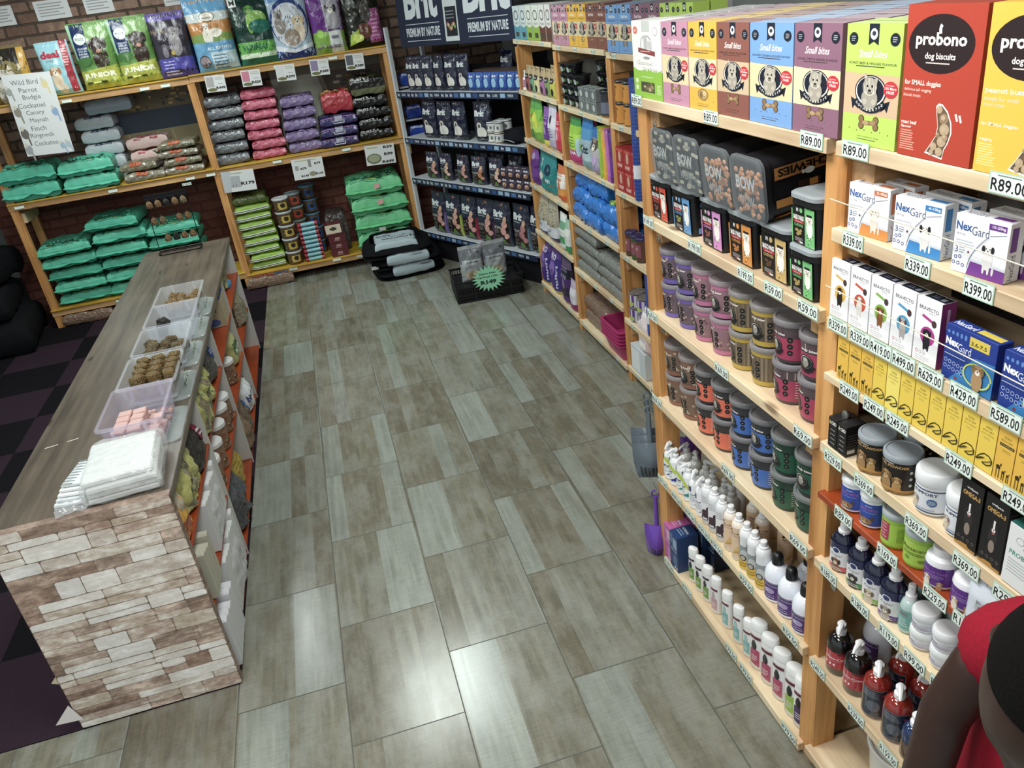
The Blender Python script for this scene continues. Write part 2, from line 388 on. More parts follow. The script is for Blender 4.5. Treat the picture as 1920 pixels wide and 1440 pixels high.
def brick_mat():
    m, nt, b = newmat('old_brick_wall'); g = N(nt, 'ShaderNodeTexCoord'); sp = N(nt, 'ShaderNodeSeparateXYZ'); L(nt, g.outputs['Object'], sp.inputs[0])
    nz = noise_t(nt, g.outputs['Object'], 5, 3)
    cb = N(nt, 'ShaderNodeCombineXYZ'); L(nt, mth(nt, 'MULTIPLY_ADD', nz, .03, sp.outputs[0]), cb.inputs[0]); L(nt, mth(nt, 'MULTIPLY_ADD', nz, .02, sp.outputs[2]), cb.inputs[1])
    br = N(nt, 'ShaderNodeTexBrick'); L(nt, cb.outputs[0], br.inputs['Vector']); br.inputs['Scale'].default_value = 1
    br.inputs['Brick Width'].default_value = .235; br.inputs['Row Height'].default_value = .085; br.inputs['Mortar Size'].default_value = .011
    br.inputs['Mortar Smooth'].default_value = .4; br.inputs['Color1'].default_value = lin('a68c7c'); br.inputs['Color2'].default_value = lin('765c4e'); br.inputs['Mortar'].default_value = lin('564a40')
    n2 = noise_t(nt, g.outputs['Object'], 17, 5, .65)
    c = mixc(nt, .6, br.outputs[0], ramp(nt, n2, [(.3, '4a3f38'), (.55, '9a9088'), (.75, 'd8cfc4')]), 'OVERLAY')
    # bricks lower down are painted dark oxblood red (a change of coating at 1.3 m)
    low = mth(nt, 'LESS_THAN', sp.outputs[2], 1.28)
    c = mixc(nt, low, c, mixc(nt, .75, c, '5a1f17'))
    L(nt, c, b.inputs['Base Color']); b.inputs['Roughness'].default_value = .8
    h = mth(nt, 'SUBTRACT', mth(nt, 'MULTIPLY', n2, .5), br.outputs['Fac']); bump(nt, b, h, .8, .012); return m
FLOOR = floor_mat()
f = MB(); E_ = [(-.698, 2.366), (-.655, 7.9)]
f.add([(-.698, 2.366, 0), (2.2, 2.366, 0), (2.2, 7.9, 0), (-.655, 7.9, 0)], [(0, 1, 2, 3)], '808080'); f.add([(-6, -1.5, 0), (2.2, -1.5, 0), (2.2, 2.366, 0), (-6, 2.366, 0)], [(0, 1, 2, 3)], '808080'); f.box(-6, 2.2, -1.5, 9.6, -.1, -.02); struct(f.build('floor', FLOOR))
f = MB(); f.add([(-6, 2.366, .001), (-.698, 2.366, .001), (-.655, 7.9, .001), (-.655, 9.6, .001), (-6, 9.6, .001)], [(0, 1, 2, 3, 4)], '404040'); struct(f.build('floor_carpet', carpet_mat()))
f = MB(); f.box(-2.75, 3.2, 7.76, 7.95, 0, 3.0); struct(f.build('wall_back', brick_mat()))
GREYW = plain('grey_painted_plaster', '7d8280', .8, .2, nz=.18, ns=3)
f = MB(); f.box(1.93, 2.1, -1.5, 7.76, 0, 3.0); struct(f.build('wall_right', GREYW))
f = MB(); f.box(-6, -2.75, 9.5, 9.6, 0, 3.0); struct(f.build('wall_far', plain('greenish_plaster', '6f7670', .8, .2, nz=.15, ns=3)))
f = MB(); f.box(-6, 2.1, -1.5, 9.6, 3.0, 3.1); struct(f.build('ceiling', plain('white_ceiling', 'c9c9c4', .8, .2, nz=.05)))
# posters pasted on the wall behind the shelving
pm = MB(); pd = Pad(pm, lambda u, v, o: (u, -o, v), 1.0, .62)
pm.box(0, 1, .0, .002, 0, .62, '8a8266')
pd.rect(0, .72, 1, 1, '6b5c3a'); pd.rect(0, .45, 1, .72, '27364a'); pd.rect(0, 0, 1, .45, '9a8d62')
q = random.Random(4)
for k in range(60): a = q.random() * .95; c = .72 + q.random() * .25; pd.rect(a, c, a + q.uniform(.01, .05), c + .03, q.choice(['c9a55a', '3c3226', 'a9874a', '20242a']))
for k in range(4): pd.line([(.3 + k * .12, 0), (.27 + k * .12, .44)], .004, 'd8cfa2')
o = pm.build('wall_poster', CARD, None, (-1.75, 7.755, 1.15)); tagp(o, 'faded navy, gold and beige poster pasted on the brick behind the left shelf bay', 'poster')
pm = MB(); pd = Pad(pm, lambda u, v, o: (u, -o, v), 1.0, .7); pm.box(0, 1, 0, .002, 0, .7, '8f8d77')
pd.poly([(0, 0), (.75, 0), (.6, .18), (.45, .5), (.4, .9), (0, .9)], 'c9cfbb'); pd.poly([(.5, .5), (.98, .4), (.98, .9), (.44, .9)], '5a4b3e')
for k in range(40): a = .5 + q.random() * .42; c = .45 + q.random() * .45; pd.rect(a, c, a + q.uniform(.01, .06), c + .03, q.choice(['8d7444', '2b2520', 'b9b2a2', '3d4a44']))
o = pm.build('wall_poster', CARD, None, (-.2, 7.755, 1.05)); tagp(o, 'pale green and brown poster pasted on the brick behind the purple sacks', 'poster')

# ================================================================== price tags and shelf units
_tg = {}
def tag_mesh(t, w, h):
    k = (t, w, h)
    if k not in _tg:
        b = MB(); b.box(-w / 2, w / 2, -.0012, 0, -h / 2, h / 2, 'a9cdb4')
        p = Pad(b, lambda u, v, o: (u - w / 2, -.0012 - o, v - h / 2), w, h)
        p.rect(.03, .06, .97, .94, 'e2eee6'); p.rows(.2, .88, .85, 1, .1, .06, '6f8f7c')
        if t: p.text(t, .5, .43, .88, .58, '16181c', bold=.012)
        _tg[k] = b.mesh('price_tag', CARD, 0)
    return _tg[k]
def pricetag(parent, t, x, y, z, w=.082, h=.036):
    o = bpy.data.objects.new('price_tag', tag_mesh(t, w, h)); COL.objects.link(o); o.parent = parent; o.location = (x, y, z); return o
BOLT = plain('steel_bolt', 'b9b6ae', .3, .6, metal=.9)
def part(parent, name, mat, *boxes, bev=.002):
    b = MB()
    for q in boxes: b.box(*q, bev=bev)
    return b.build(name, mat, parent)
# --- near right shelving unit; local x = -world y, local y = depth into the shelf
near = tagp(empty('shelving_unit', (.983, 0, 0), -PI / 2), 'tall bright pine shelving unit of treats and pet remedies, nearest on the right', 'shelving unit')
for y in (2.37, 1.40, .42):
    part(near, 'post', PINEZ, (-y - .034, -y + .034, .018, .085, 0, 1.775)); part(near, 'post', PINEZ, (-y - .034, -y + .034, .40, .46, 0, 1.775))
A = [1.80, 1.432, 1.105, .77, .43, .043]; B = [1.80, 1.627, 1.43, 1.297, 1.117, .975, .775, .43, .075]
def near_board(y0, y1, z, mat=PINEX, t=.032):
    part(near, 'shelf_board', mat, (-y1, -y0, 0, .45, z - t, z - .001))
for i, z in enumerate(A):
    near_board(1.41, 2.345 if i else 2.395, z)
    for ya, yb in ((2.336, 2.29), (1.48, 1.434)):
        if i: part(near, 'support_block', PINEY, (-ya, -yb, .03, .44, z - .082, z - .0325))
for i, z in enumerate(B):
    near_board(.40, 1.38, z, ORANGE if i == 5 else PINEX, .02 if i in (3, 5) else .030)
    if i: part(near, 'support_block', PINEY, (-1.366, -1.330, .03, .44, z - (.06 if i != 3 else .05), z - .0305))
part(near, 'support_block', PINEY, (-2.336, -2.27, .03, .44, 1.66, 1.768)); part(near, 'support_block', PINEY, (-1.366, -1.30, .03, .44, 1.66, 1.77))
part(near, 'back_panel', wood('brown_hardboard', 0, '5f4026', '86603c'), (-2.40, -1.41, .455, .46, .04, 1.78), (-1.39, -.40, .455, .46, .04, 1.78), bev=0)
for y, z in ((2.30, 1.72), (2.31, 1.36), (2.31, 1.04), (2.31, .70), (1.33, 1.715), (1.335, .70), (1.335, 1.20)):
    b = MB(); b.lathe([(.011, 0), (.011, .004), (.006, .006), (.0, .006)], 12, 'b0aca0'); o = b.build('bolt', BOLT, near, (-y, .03, z)); o.rotation_euler = (R(90), 0, 0)
TG = {1.79: [('R89.00', 2.36), ('R89.00', 1.89), ('R89.00', 1.46), ('R89.00', 1.32), ('R89.00', .96)],
 1.422: [('R199.00', 2.32), ('R199.00', 2.00), ('R199.00', 1.72), ('R59.00', 1.59), ('R59.00', 1.45), ('R339.00', 1.34), ('R339.00', 1.28 - .012), ('R419.00', 1.205), ('R499.00', 1.14), ('R629.00', 1.07), ('R429.00', .99), ('R589.00', .90)],
 1.092: [('R69.00', 2.33), ('R69.00', 1.85), ('R69.00', 1.45), ('R329.00', 1.33), ('R369.00', 1.22), ('R369.00', 1.06), ('R369.00', .93), ('R29.00', .835)],
 .762: [('R69.00', 2.33), ('R69.00', 1.82), ('R69.00', 1.45), ('R189.00', 1.32), ('R189.00', 1.20), ('R119.00', 1.10), ('R99.00', 1.02), ('R239.00', .94)],
 .42: [('R79.00', 2.32), ('R99.00', 2.20), ('R99.00', 2.09), ('R99.00', 1.99), ('R99.00', 1.90), ('R59.00', 1.71), ('R59.00', 1.47), ('R249.00', 1.34), ('R239.00', 1.18), ('R159.00', 1.06)],
 .035: [('R179.00', 2.30), ('R79.00', 2.14), ('R79.00', 1.81), ('R79.00', 1.71), ('R79.00', 1.46)],
 1.615: [('R339.00', 1.31), ('R339.00', 1.13), ('R399.00', .99)], 1.288: [('R249.00', 1.29), ('R249.00', 1.21), ('R249.00', 1.14), ('R249.00', .98), ('R249.00', .85)],
 .965: [('R89.00', 1.28), ('R169.00', 1.13), ('R229.00', .99), ('R19.00', .91)]}
for z, ts in TG.items():
    for t, y in ts: pricetag(near, t, -y, -.0005, z, .064 if (y < 1.4 and z not in (1.79,)) else .078, .033)
# thin strings stretched across the two top shelves of medicine boxes
for z in (1.685, 1.50):
    b = MB(); b.tube([(-1.385, -.004, z), (-.42, -.004, z - .012)], .0012, 6, 'd8cdb4'); b.build('guard_string', SATIN, near)
# --- far right shelving unit (set back), local x = -world y
far = tagp(empty('shelving_unit', (1.484, 0, 0), -PI / 2), 'pine shelving unit with litter and pouches further along the right wall', 'shelving unit')
for y in (5.64, 4.79, 3.93, 3.07):
    part(far, 'post', PINEZ, (-y - .03, -y + .03, .012, .11, 0, 1.77)); part(far, 'post', PINEZ, (-y - .03, -y + .03, .34, .40, 0, 1.77))
FB = [(5.66, 4.80, [1.822, 1.497, 1.170, .848, .50, .085]), (4.78, 3.945, [1.810, 1.478, 1.145, .80, .45, .082]), (3.92, 3.08, [1.800, 1.468, 1.130, .785, .40, .10])]
q = random.Random(8)
for y1, y0, zs in FB:
    for i, z in enumerate(zs):
        part(far, 'shelf_board', PINEX, (-y1, -y0, 0, .40, z - .03, z - .001))
        part(far, 'support_block', PINEY, (-y1 + .0, -y1 + .04, .025, .38, z - .10, z - .03))
        for k in range(3 if y1 > 4 else 1):
            yy = y1 - (k + .35) * (y1 - y0) / 3 - q.uniform(0, .05); pricetag(far, q.choice(['R69.00', 'R89.00', 'R45.00']), -yy, -.0005, z - .014, .055, .024)
# --- back shelving units facing the room (local = world x)
back = tagp(empty('shelving_unit', (0, 7.273, 0)), 'pine shelving unit of pet food sacks along the brick back wall', 'shelving unit')
for x in (-2.435, -.81, .80):
    part(back, 'post', PINEZ, (x - .03, x + .03, .016, .06, 0, 1.80)); part(back, 'post', PINEZ, (x - .03, x + .03, .40, .45, 0, 1.80))
for x0, x1, zs in ((-2.47, -.815, (1.832, 1.095, .168)), (-.81, .83, (1.838, 1.088, .135))):
    for i, z in enumerate(zs):
        part(back, 'shelf_board', PINEOX, (x0, x1, .012, .45, z - .06, z - .012))
        part(back, 'shelf_edge', YELX, (x0, x1, 0, .45, z - .0118, z - .001), bev=.001)
part(back, 'brace', PINEX, (-2.42, -2.38, .06, .42, .92, 1.0)); part(back, 'support_block', PINEY, (.83, .86, .0, .05, .93, 1.06))
for x, z, t in ((-1.75, 1.79, ''), (-1.16, 1.79, ''), (-1.0, 1.79, ''), (-.62, 1.80, ''), (-.1, 1.80, ''), (.35, 1.80, ''), (-2.38, 1.06, ''), (-1.65, 1.06, ''), (-1.03, 1.05, ''), (-.86, 1.05, ''), (-1.9, .14, ''), (-.3, 1.06, ''), (.3, 1.06, ''), (-.4, .11, 'R149.99'), (0, .115, ''), (.22, .105, 'R59.00'), (-1.07, 1.01, 'R14.99')):
    pricetag(back, t, x, -.0006, z, .075, .022)
# --- corner rack, angled
n_r = math.atan2(.9, .4355)
CR = lambda t, d=0: (1.5 - .4355 * t + .9 * d, 5.8 + .9 * t + .4355 * d)
rack = tagp(empty('display_rack', (1.5, 5.8, 0), -n_r), 'dark corner rack with white metal shelves of navy pet food bags', 'display rack')
BLK = plain('black_laminate', '16151a', .6, .3, nz=.3); WHM = plain('white_metal', 'c6cbd0', .35, .5, nz=.06)
NAVY = inkmat('printed_strip', .35, .4)
for z in (1.468, 1.085, .735, .245):
    b = MB(); b.box(-1.57, .02, .0, .36, z - .02, z - .001, 'c9ced2', bev=.003)
    b.build('shelf_board', WHM, rack)
    b = MB(); W = 1.59; b.box(-1.57, .02, -.004, .001, z - .052, z - .004, '24304a')
    p = Pad(b, lambda u, v, o, z=z: (u - 1.57, -.004 - o, z - .052 + v), W, .048)
    q = random.Random(int(z * 100)); x = .01
    while x < .95:
        k = q.random()
        if k < .35: p.text('Brit', x + .012, .5, .02, .5, 'dfe6ee', bold=.02); x += .036
        elif k < .7: p.text(q.choice(['CARE', 'PREMIUM', '40% MEAT']), x + .022, .5, .038, .42, 'c9d3de', bold=.01); x += .06
        else: p.rect(x, .2, x + .035, .8, q.choice(['4a6fa0', '8fb0cc', '2f4f86'])); x += .05
    b.build('price_strip', NAVY, rack)
part(rack, 'back_panel', BLK, (-1.56, -.02, .362, .37, 0, 1.62), bev=0); part(rack, 'upright', WHM, (-1.60, -1.572, .0, .03, 0, 1.97)); part(rack, 'upright', WHM, (-1.60, -1.572, .33, .36, 0, 1.97)); part(rack, 'upright', BLK, (.022, .04, .02, .30, 0, 1.75))
part(rack, 'plinth', BLK, (-1.57, .02, .03, .35, 0, .2), bev=0)
# banner over the rack
b = MB(); W, H = 1.42, .56
b.box(-1.36, .06, .0, .012, 0, H, '141c34')
p = Pad(b, lambda u, v, o: (u - 1.36, -o, v), W, H, step=.0004)
p.rect(0, 0, .435, 1, '18213c'); p.rect(.565, 0, 1, 1, '18213c'); p.rect(.435, 0, .565, 1, '1c2436')
for x in (.235, .80):
    p.text('Brit', x, .60, .31 if x < .5 else .37, .50, 'ccd2d8', bold=.045); p.rect(x - .16, .285, x + .16, .293, 'c0c8d0')
    p.text('PREMIUM BY NATURE', x, .185, .32, .115, 'c8ced6', bold=.03); p.rect(x - .16, .07, x + .16, .078, 'c0c8d0')
p.rect(.44, .04, .56, .97, 'c3c8cc'); p.rect(.45, .56, .55, .94, '181d2a'); p.rect(.455, .10, .55, .46, '191c26')
for k in range(9): p.disc(.47 + .008 * k, .68 + .03 * math.sin(k * 2), .012, ['b07a48', '8a5a34', 'c9986a'][k % 3], 8); p.disc(.47 + .008 * k, .22 + .03 * math.cos(k), .010, ['a85c48', 'd0a080', '6f8a4a'][k % 3], 8)
for k in range(3): p.rows(.462, .41 - k * .04, .54, 1, .02, .012, '7d8694')
o = b.build('hanging_banner', CARD); o.location = (*CR(-.02, -.02), 1.81); o.rotation_euler = (R(-3), 0, -n_r)
tagp(o, 'large navy banner in white lettering hanging above the corner rack', 'banner')

# ================================================================== counter
ctr = tagp(empty('display_counter', (0, 0, 0)), 'long low counter with grey wood top, stone patterned end and open bins along the aisle', 'counter')
part(ctr, 'countertop', LAMINATE, (-1.25, -.685, 2.372, 5.78, .812, .842), bev=.003)
WHP = plain('white_melamine', 'c3c5c0', .5, .4, nz=.08)
for y in (3.17, 4.02, 4.87, 5.74):
    part(ctr, 'divider', WHP, (-1.10, -.692, y - .008, y + .008, .005, .812), bev=.001)
part(ctr, 'back_panel', WHP, (-1.24, -1.10, 2.40, 5.74, .005, .812), bev=0)
for z in (.60, .335, .035):
    part(ctr, 'bin_shelf', ORANGE, (-1.10, -.695, 2.40, 5.74, z - .016, z), bev=.001)
# the end, papered in printed split stone
def stone_mat():
    m, nt, b = newmat('printed_stone_paper'); a = N(nt, 'ShaderNodeAttribute', attribute_name='ink')
    v = mapped(nt, (9, 9, 26)); n = noise_t(nt, v, 1.2, 6, .7); n2 = noise_t(nt, mapped(nt, (1, 1, 1)), 60, 4, .7)
    c = mixc(nt, .8, a.outputs[0], ramp(nt, n, [(.30, '5a4a40'), (.48, 'a8a098'), (.66, 'f2f0ec')]), 'OVERLAY')
    c = mixc(nt, .25, c, ramp(nt, n2, [(.35, '7a6a60'), (.6, 'cccccc')]), 'OVERLAY')
    L(nt, c, b.inputs['Base Color']); b.inputs['Roughness'].default_value = .5; bump(nt, b, n, .1, .004); return m
b = MB(); b.box(-1.245, -.688, 2.366, 2.40, .006, .846, '8c7a6e')
W, H = .557, .84; p = Pad(b, lambda u, v, o: (u - 1.245, 2.366 - o, .006 + v), W, H, step=.0002)
q = random.Random(12); z = 0; row = 0
STC = ['e2e0dc', 'd6d1cc', 'cabfb6', 'c0b0a4', 'a89486', 'e4e4e2', 'd2ccc4', 'a08a7c', 'dad3cb', 'c8beb6', 'e6e4e0', 'b8a89c', 'dedad4', 'd0c8c0']
while z < H - .004:
    h = q.choice([.03, .038, .046, .058, .07]); h = min(h, H - z); x = -q.random() * .08
    while x < W:
        w = q.choice([.08, .11, .15, .2, .26]); x1 = min(x + w, W); x0 = max(x, 0)
        parts2 = [(z, z + h)] if h < .05 or q.random() < .5 else [(z, z + h * .48), (z + h * .48, z + h)]
        for za, zb in parts2:
            g = .0011; k = lambda s: q.uniform(-.0028, .0028)
            if x1 - x0 > .012:
                c0, c1, d0, d1 = x0 + g, x1 - g, za + g, zb - g; mx = (c0 + c1) / 2
                pts = [(c0 + .004, d0 + .001), (mx, d0 + k(0) * .7), (c1 - .004, d0 + .001), (c1, d0 + .005), (c1 + k(0) * .4, (d0 + d1) / 2), (c1 - .001, d1 - .004), (c1 - .006, d1), (mx, d1 + k(0) * .7), (c0 + .005, d1), (c0, d1 - .005), (c0 + k(0) * .4, (d0 + d1) / 2), (c0, d0 + .004)]
                p.done = []; p.poly([(u / W, v / H) for u, v in pts], q.choice(STC))
        x += w
    z += h; row += 1
b.build('stone_end_panel', stone_mat(), ctr)
b = MB(); b.add([(-1.245, 2.37, .26), (-1.265, 2.362, .24), (-1.245, 2.37, .22)], [(0, 1, 2)], 'c9b89a')
b.build('torn_paper_flap', CARD, ctr); b = MB(); b.add([(-1.25, 2.36, .13), (-1.30, 2.33, .085), (-1.22, 2.35, .06)], [(0, 1, 2)], 'c8c4c0')
b.build('torn_paper_flap', CARD, ctr)
for (xa, ya, xb, yb) in ((-1.205, 2.94, -1.16, 2.95), (-1.13, 2.955, -1.09, 2.965)):
    b = MB(); b.add([(xa, ya, .8424), (xb, yb, .8424), (xb, yb + .006, .8424), (xa, ya + .006, .8424)], [(0, 1, 2, 3)], 'c8c6b4'); b.build('scratch', CARD, ctr)
# ================================================================== goods on the near right unit
NR = -PI / 2
ORD = ['first', 'second', 'third', 'fourth', 'fifth', 'sixth', 'seventh', 'eighth', 'ninth', 'tenth', 'eleventh', 'twelfth', 'thirteenth', 'fourteenth', 'fifteenth', 'sixteenth']
def carton(name, w, d, h, base, front=None, right=None, left=None, top=None, mat=None, back=None):
    b = MB(); b.box(-w/2, w/2, -d/2, d/2, 0, h, base, bev=.0012)
    if front: front(Pad(b, lambda u, v, o: (u - w/2, -d/2 - o, v), w, h))
    if right: right(Pad(b, lambda u, v, o: (w/2 + o, -d/2 + u, v), d, h))
    if left: left(Pad(b, lambda u, v, o: (-w/2 - o, d/2 - u, v), d, h))
    if top: top(Pad(b, lambda u, v, o: (u - w/2, -d/2 + v, h + o), w, d))
    return proto(name, [(name, b, mat or CARD, None, 0)])
def cylpad(b, r, h, z0, sx=1, sy=1, step=.0003, base=.0005, span=1.0, rf=None):
    W = 2 * PI * r * span
    def S(u, v, o):
        rr = (rf(z0 + v) if rf else r) + o; a = (u - W / 2) / r
        return (rr * sx * math.sin(a), -rr * sy * math.cos(a), z0 + v)
    return Pad(b, S, W, h, L=r * .17, step=step, base=base)
def nr(pr, label, cat, grp, y, z, d, xf=.992, rot=0, tilt=None):
    return place(pr, label, cat, grp, (xf + d / 2, y, z), NR + rot, tilt)
# ---- biscuit cartons with a dog emblem on the top shelf
def bites_front(c, cream, flav, blob=False, pct='10% More'):
    lo = 'e6cf9f' if cream is None else cream
    def f(p):
        p.rect(0, 0, 1, 1, c); p.rect(0, .26, 1, .62, lo); p.poly([(0, .62), (1, .62), (1, .60), (.6, .635), (.3, .60), (0, .61)], c)
        for x in (.13, .87): p.ell(x, .88, .085, .052, '1b2130', 18); p.rows(x - .04, .90, x + .04, 3, .016, .006, 'aab0b8')
        p.poly([(.41, 1), (.59, 1), (.59, .83), (.5, .86), (.41, .83)], '1b2130'); p.ell(.5, .92, .065, .045, 'f0efe8', 16)
        p.ell(.5, .925, .035, .02, '30384a', 10)
        p.text('Small bites', .5, .765, .52, .065, 'f6f1ec', shear=.35, bold=.01)
        p.text(flav, .5, .685, .86, .02, '2c2622', bold=.01); p.rows(.2, .665, .8, 1, .02, .008, '4b423c')
        p.poly([(.14, .40), (.24, .375), (.3, .30), (.22, .33), (.18, .30)], '1b2130'); p.poly([(.86, .40), (.76, .375), (.7, .30), (.78, .33), (.82, .30)], '1b2130')
        p.ell(.5, .46, .29, .135, '1b2130', 26); p.ell(.5, .46, .27, .125, 'ece6d8', 26); p.ell(.5, .465, .25, .115, '1b2130', 26)
        n = 9; P1 = [(.5 + .36 * math.cos(PI * (1.18 + .64 * k / n)), .47 + .19 * math.sin(PI * (1.18 + .64 * k / n))) for k in range(n + 1)]
        P2 = [(.5 + .28 * math.cos(PI * (1.18 + .64 * k / n)), .47 + .135 * math.sin(PI * (1.18 + .64 * k / n))) for k in range(n + 1)]
        for a_, b_, c_, d_ in zip(P1, P1[1:], P2[1:], P2): p.poly([a_, b_, c_, d_], '1b2130')
        p.ell(.5, .40, .15, .09, 'a59d8e'); p.ell(.5, .50, .13, .075, 'cfc8b8'); p.poly([(.40, .55), (.38, .62), (.46, .57)], 'bdb5a4'); p.poly([(.55, .56), (.64, .58), (.62, .50)], 'bdb5a4')
        for k in range(9): p.line([(.40 + k * .025, .57), (.38 + k * .03, .46)], .0012, '6d665a')
        for x in (.455, .545): p.ell(x, .505, .016, .010, '15110f', 8)
        p.ell(.5, .465, .028, .014, '15110f', 8); p.ell(.5, .45, .05, .012, '8a8274', 10)
        for x in (.42, .58): p.ell(x, .375, .04, .025, 'bbb3a2')
        for k, ch in enumerate("CUTHBERT'S"): a = PI * (1.24 + .52 * k / 9); p.text(ch, .5 + .32 * math.cos(a), .47 + .163 * math.sin(a), .035 if ch != "'" else .012, .022, 'efe9dc', bold=.02)
        p.ell(.86, .49, .125, .068, 'c8202f', 22); p.text(pct, .86, .50, .2, .022, 'f6e8e0', bold=.02); p.text('FREE', .86, .468, .13, .022, 'f6e8e0', bold=.02); p.rows(.78, .528, .94, 1, .02, .008, 'e8a8a4')
        if blob: p.ell(.5, .185, .19, .068, '5b4526', 20); p.ell(.5, .185, .175, .06, 'b9985a', 20); p.ell(.44, .18, .06, .04, '8a6a3a'); p.ell(.56, .20, .07, .03, 'd8bc80')
        else:
            for q_, s_ in (('1f1a16', 1.0), ('8a6c46', .84)):
                p.poly([(.5 - .12 * s_, .195 + .018 * s_), (.5 + .12 * s_, .195 + .018 * s_), (.5 + .12 * s_, .195 - .018 * s_), (.5 - .12 * s_, .195 - .018 * s_)], q_)
                for sx in (-1, 1):
                    for sz in (-1, 1): p.ell(.5 + sx * .135, .195 + sz * .028, .055 * s_, .034 * s_, q_, 14)
            p.ell(.45, .195, .06, .02, 'b59468'); p.ell(.58, .20, .05, .02, 'a5855a')
        p.text('NET WEIGHT 200g', .5, .07, .4, .012, '3a3028'); p.rows(.3, .052, .7, 1, .02, .006, '5a4e44')
        for k in range(6): p.ell(.14 + k * .145, .13 - (k % 2) * .012, .012, .006, '6b5c50', 6)
    return f
BX = []; BP = {}
for nm, c, cr, fl, bl, pc, yl, yr in (('pink', 'c48ba4', None, 'ROAST LAMB & VEGGIES FLAVOUR', 0, '10% More', 2.183, 2.02), ('golden yellow', 'eab21e', 'dccfa6', 'PEANUT BUTTER FLAVOURED ROUNDS', 1, '10% More', 2.02, 1.868),
        ('reddish brown', '8a5347', 'cdb48f', 'GRILLED STEAK FLAVOUR', 0, '10% More', 1.868, 1.717), ('light blue', '6f9fd6', 'e3cb98', 'ROASTED CHICKEN & VEGGIES FLAVOUR', 0, '10% More', 1.717, 1.543),
        ('mauve', '8b6076', 'ead6a2', 'OXTAIL STEW & VEGGIES FLAVOUR', 0, '10% More', 1.543, 1.385), ('lime green', 'b4d64a', 'd0ae88', 'ROAST BEEF & VEGGIES FLAVOUR', 0, '15% More', 1.375, 1.222)):
    w = yl - yr - .004
    tp = (lambda c: lambda p: (p.rect(0, 0, 1, 1, pale(c, .35)), p.line([(.02, .5), (.98, .52)], .001, '3a3430'), p.rect(.44, .9, .56, 1, 'b8b4ac')))(c)  # top paled towards white: strong light from above put into its colour
    def sd(c, pat=(nm == 'lime green')):
        def g(p):
            for k in range(-6, 7):
                if pat: p.line([(max(0, k * .2), max(0, -k * .09)), (min(1, k * .2 + 1.2), .5)], .0008, '93a63e')
        return g
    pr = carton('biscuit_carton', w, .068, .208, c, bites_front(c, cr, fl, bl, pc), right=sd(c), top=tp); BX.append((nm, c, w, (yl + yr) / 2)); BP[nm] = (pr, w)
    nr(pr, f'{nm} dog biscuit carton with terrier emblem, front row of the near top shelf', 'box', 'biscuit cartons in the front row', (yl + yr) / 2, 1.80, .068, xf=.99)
def white_front(p):
    p.rect(0, 0, 1, .36, '8cc22a'); p.poly([(0, .36), (0, .40), (.25, .34), (.5, .40), (.75, .34), (1, .39), (1, .30), (0, .30)], '8cc22a'); p.rect(.36, .86, .64, 1, 'c4cac2')
    p.ell(.13, .88, .08, .05, 'd9684e', 16); p.rows(.08, .895, .18, 3, .014, .006, 'f2ddd2'); p.ell(.82, .87, .085, .055, '8f918e', 18); p.ell(.82, .87, .075, .048, 'e6e8e3', 18)
    p.ell(.5, .70, .20, .12, '77797a', 20); p.ell(.5, .70, .18, .108, 'ecede8', 20); p.rect(.42, .64, .54, .82, 'b9bbb8'); p.rect(.54, .66, .70, .76, 'd5d6d2'); p.rect(.55, .65, .69, .74, 'c2c3c0')
    p.poly([(.22, .66), (.80, .62), (.80, .56), (.22, .60)], '8c3a3c'); p.rows(.3, .62, .7, 1, .01, .012, 'd8b8ac'); p.ell(.5, .53, .12, .02, '9a9c98')
    for t, x, y, w_ in (('Gourmet', .42, .47, .56), ('Dog Treats', .60, .385, .5)): p.text(t, x + .008, y - .004, w_, .06, 'a09488', shear=.2, bold=.04); p.text(t, x, y, w_, .055, 'f2f0ea', shear=.2, bold=.02)
    p.text('PEPPERMINT', .5, .28, .42, .02, 'e8f2cc'); p.ell(.12, .22, .05, .035, 'dbe8b4', 12); p.ell(.12, .13, .05, .035, 'dbe8b4', 12); p.rows(.82, .19, .96, 7, .018, .008, 'd4e4a4')
    p.rect(.26, .08, .74, .215, '4d4a33')
    q = random.Random(3)
    for k in range(22): p.ell(q.uniform(.3, .7), q.uniform(.1, .195), .05, .018, q.choice(['9a8f62', '7c7048', 'b5aa7c', '5f5738']), 7)
pr = carton('treat_carton', .20, .075, .21, 'e9ebe6', white_front, right=lambda p: p.rect(0, 0, 1, .36, '86b92a'))
nr(pr, 'white and lime green gourmet treat carton at the left end of the near top shelf', 'box', 'biscuit cartons in the front row', 2.288, 1.80, .075, xf=.99)
# rows of cartons behind the front row: tops show
pls = [('white', 'dcdcd8', .17, 2.29)] + BX
plainbox = {}
for nm, c, w, y in pls:
    pr = carton('biscuit_carton', w, .068, .205, c, top=lambda p, c=c: (p.rect(0, 0, 1, 1, pale(c, .6)), p.line([(.02, .5), (.98, .53)], .0012, '55504a'), p.rect(.4, .93, .6, 1, '2c2b33')))  # back row tops paled further, the overhead brightness painted in
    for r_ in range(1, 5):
        place(pr, f'{nm} carton top, row {r_} behind the front row on the near top shelf', 'box', 'biscuit cartons in the rows behind', (1.026 + .0725 * r_, y, 1.80), NR)
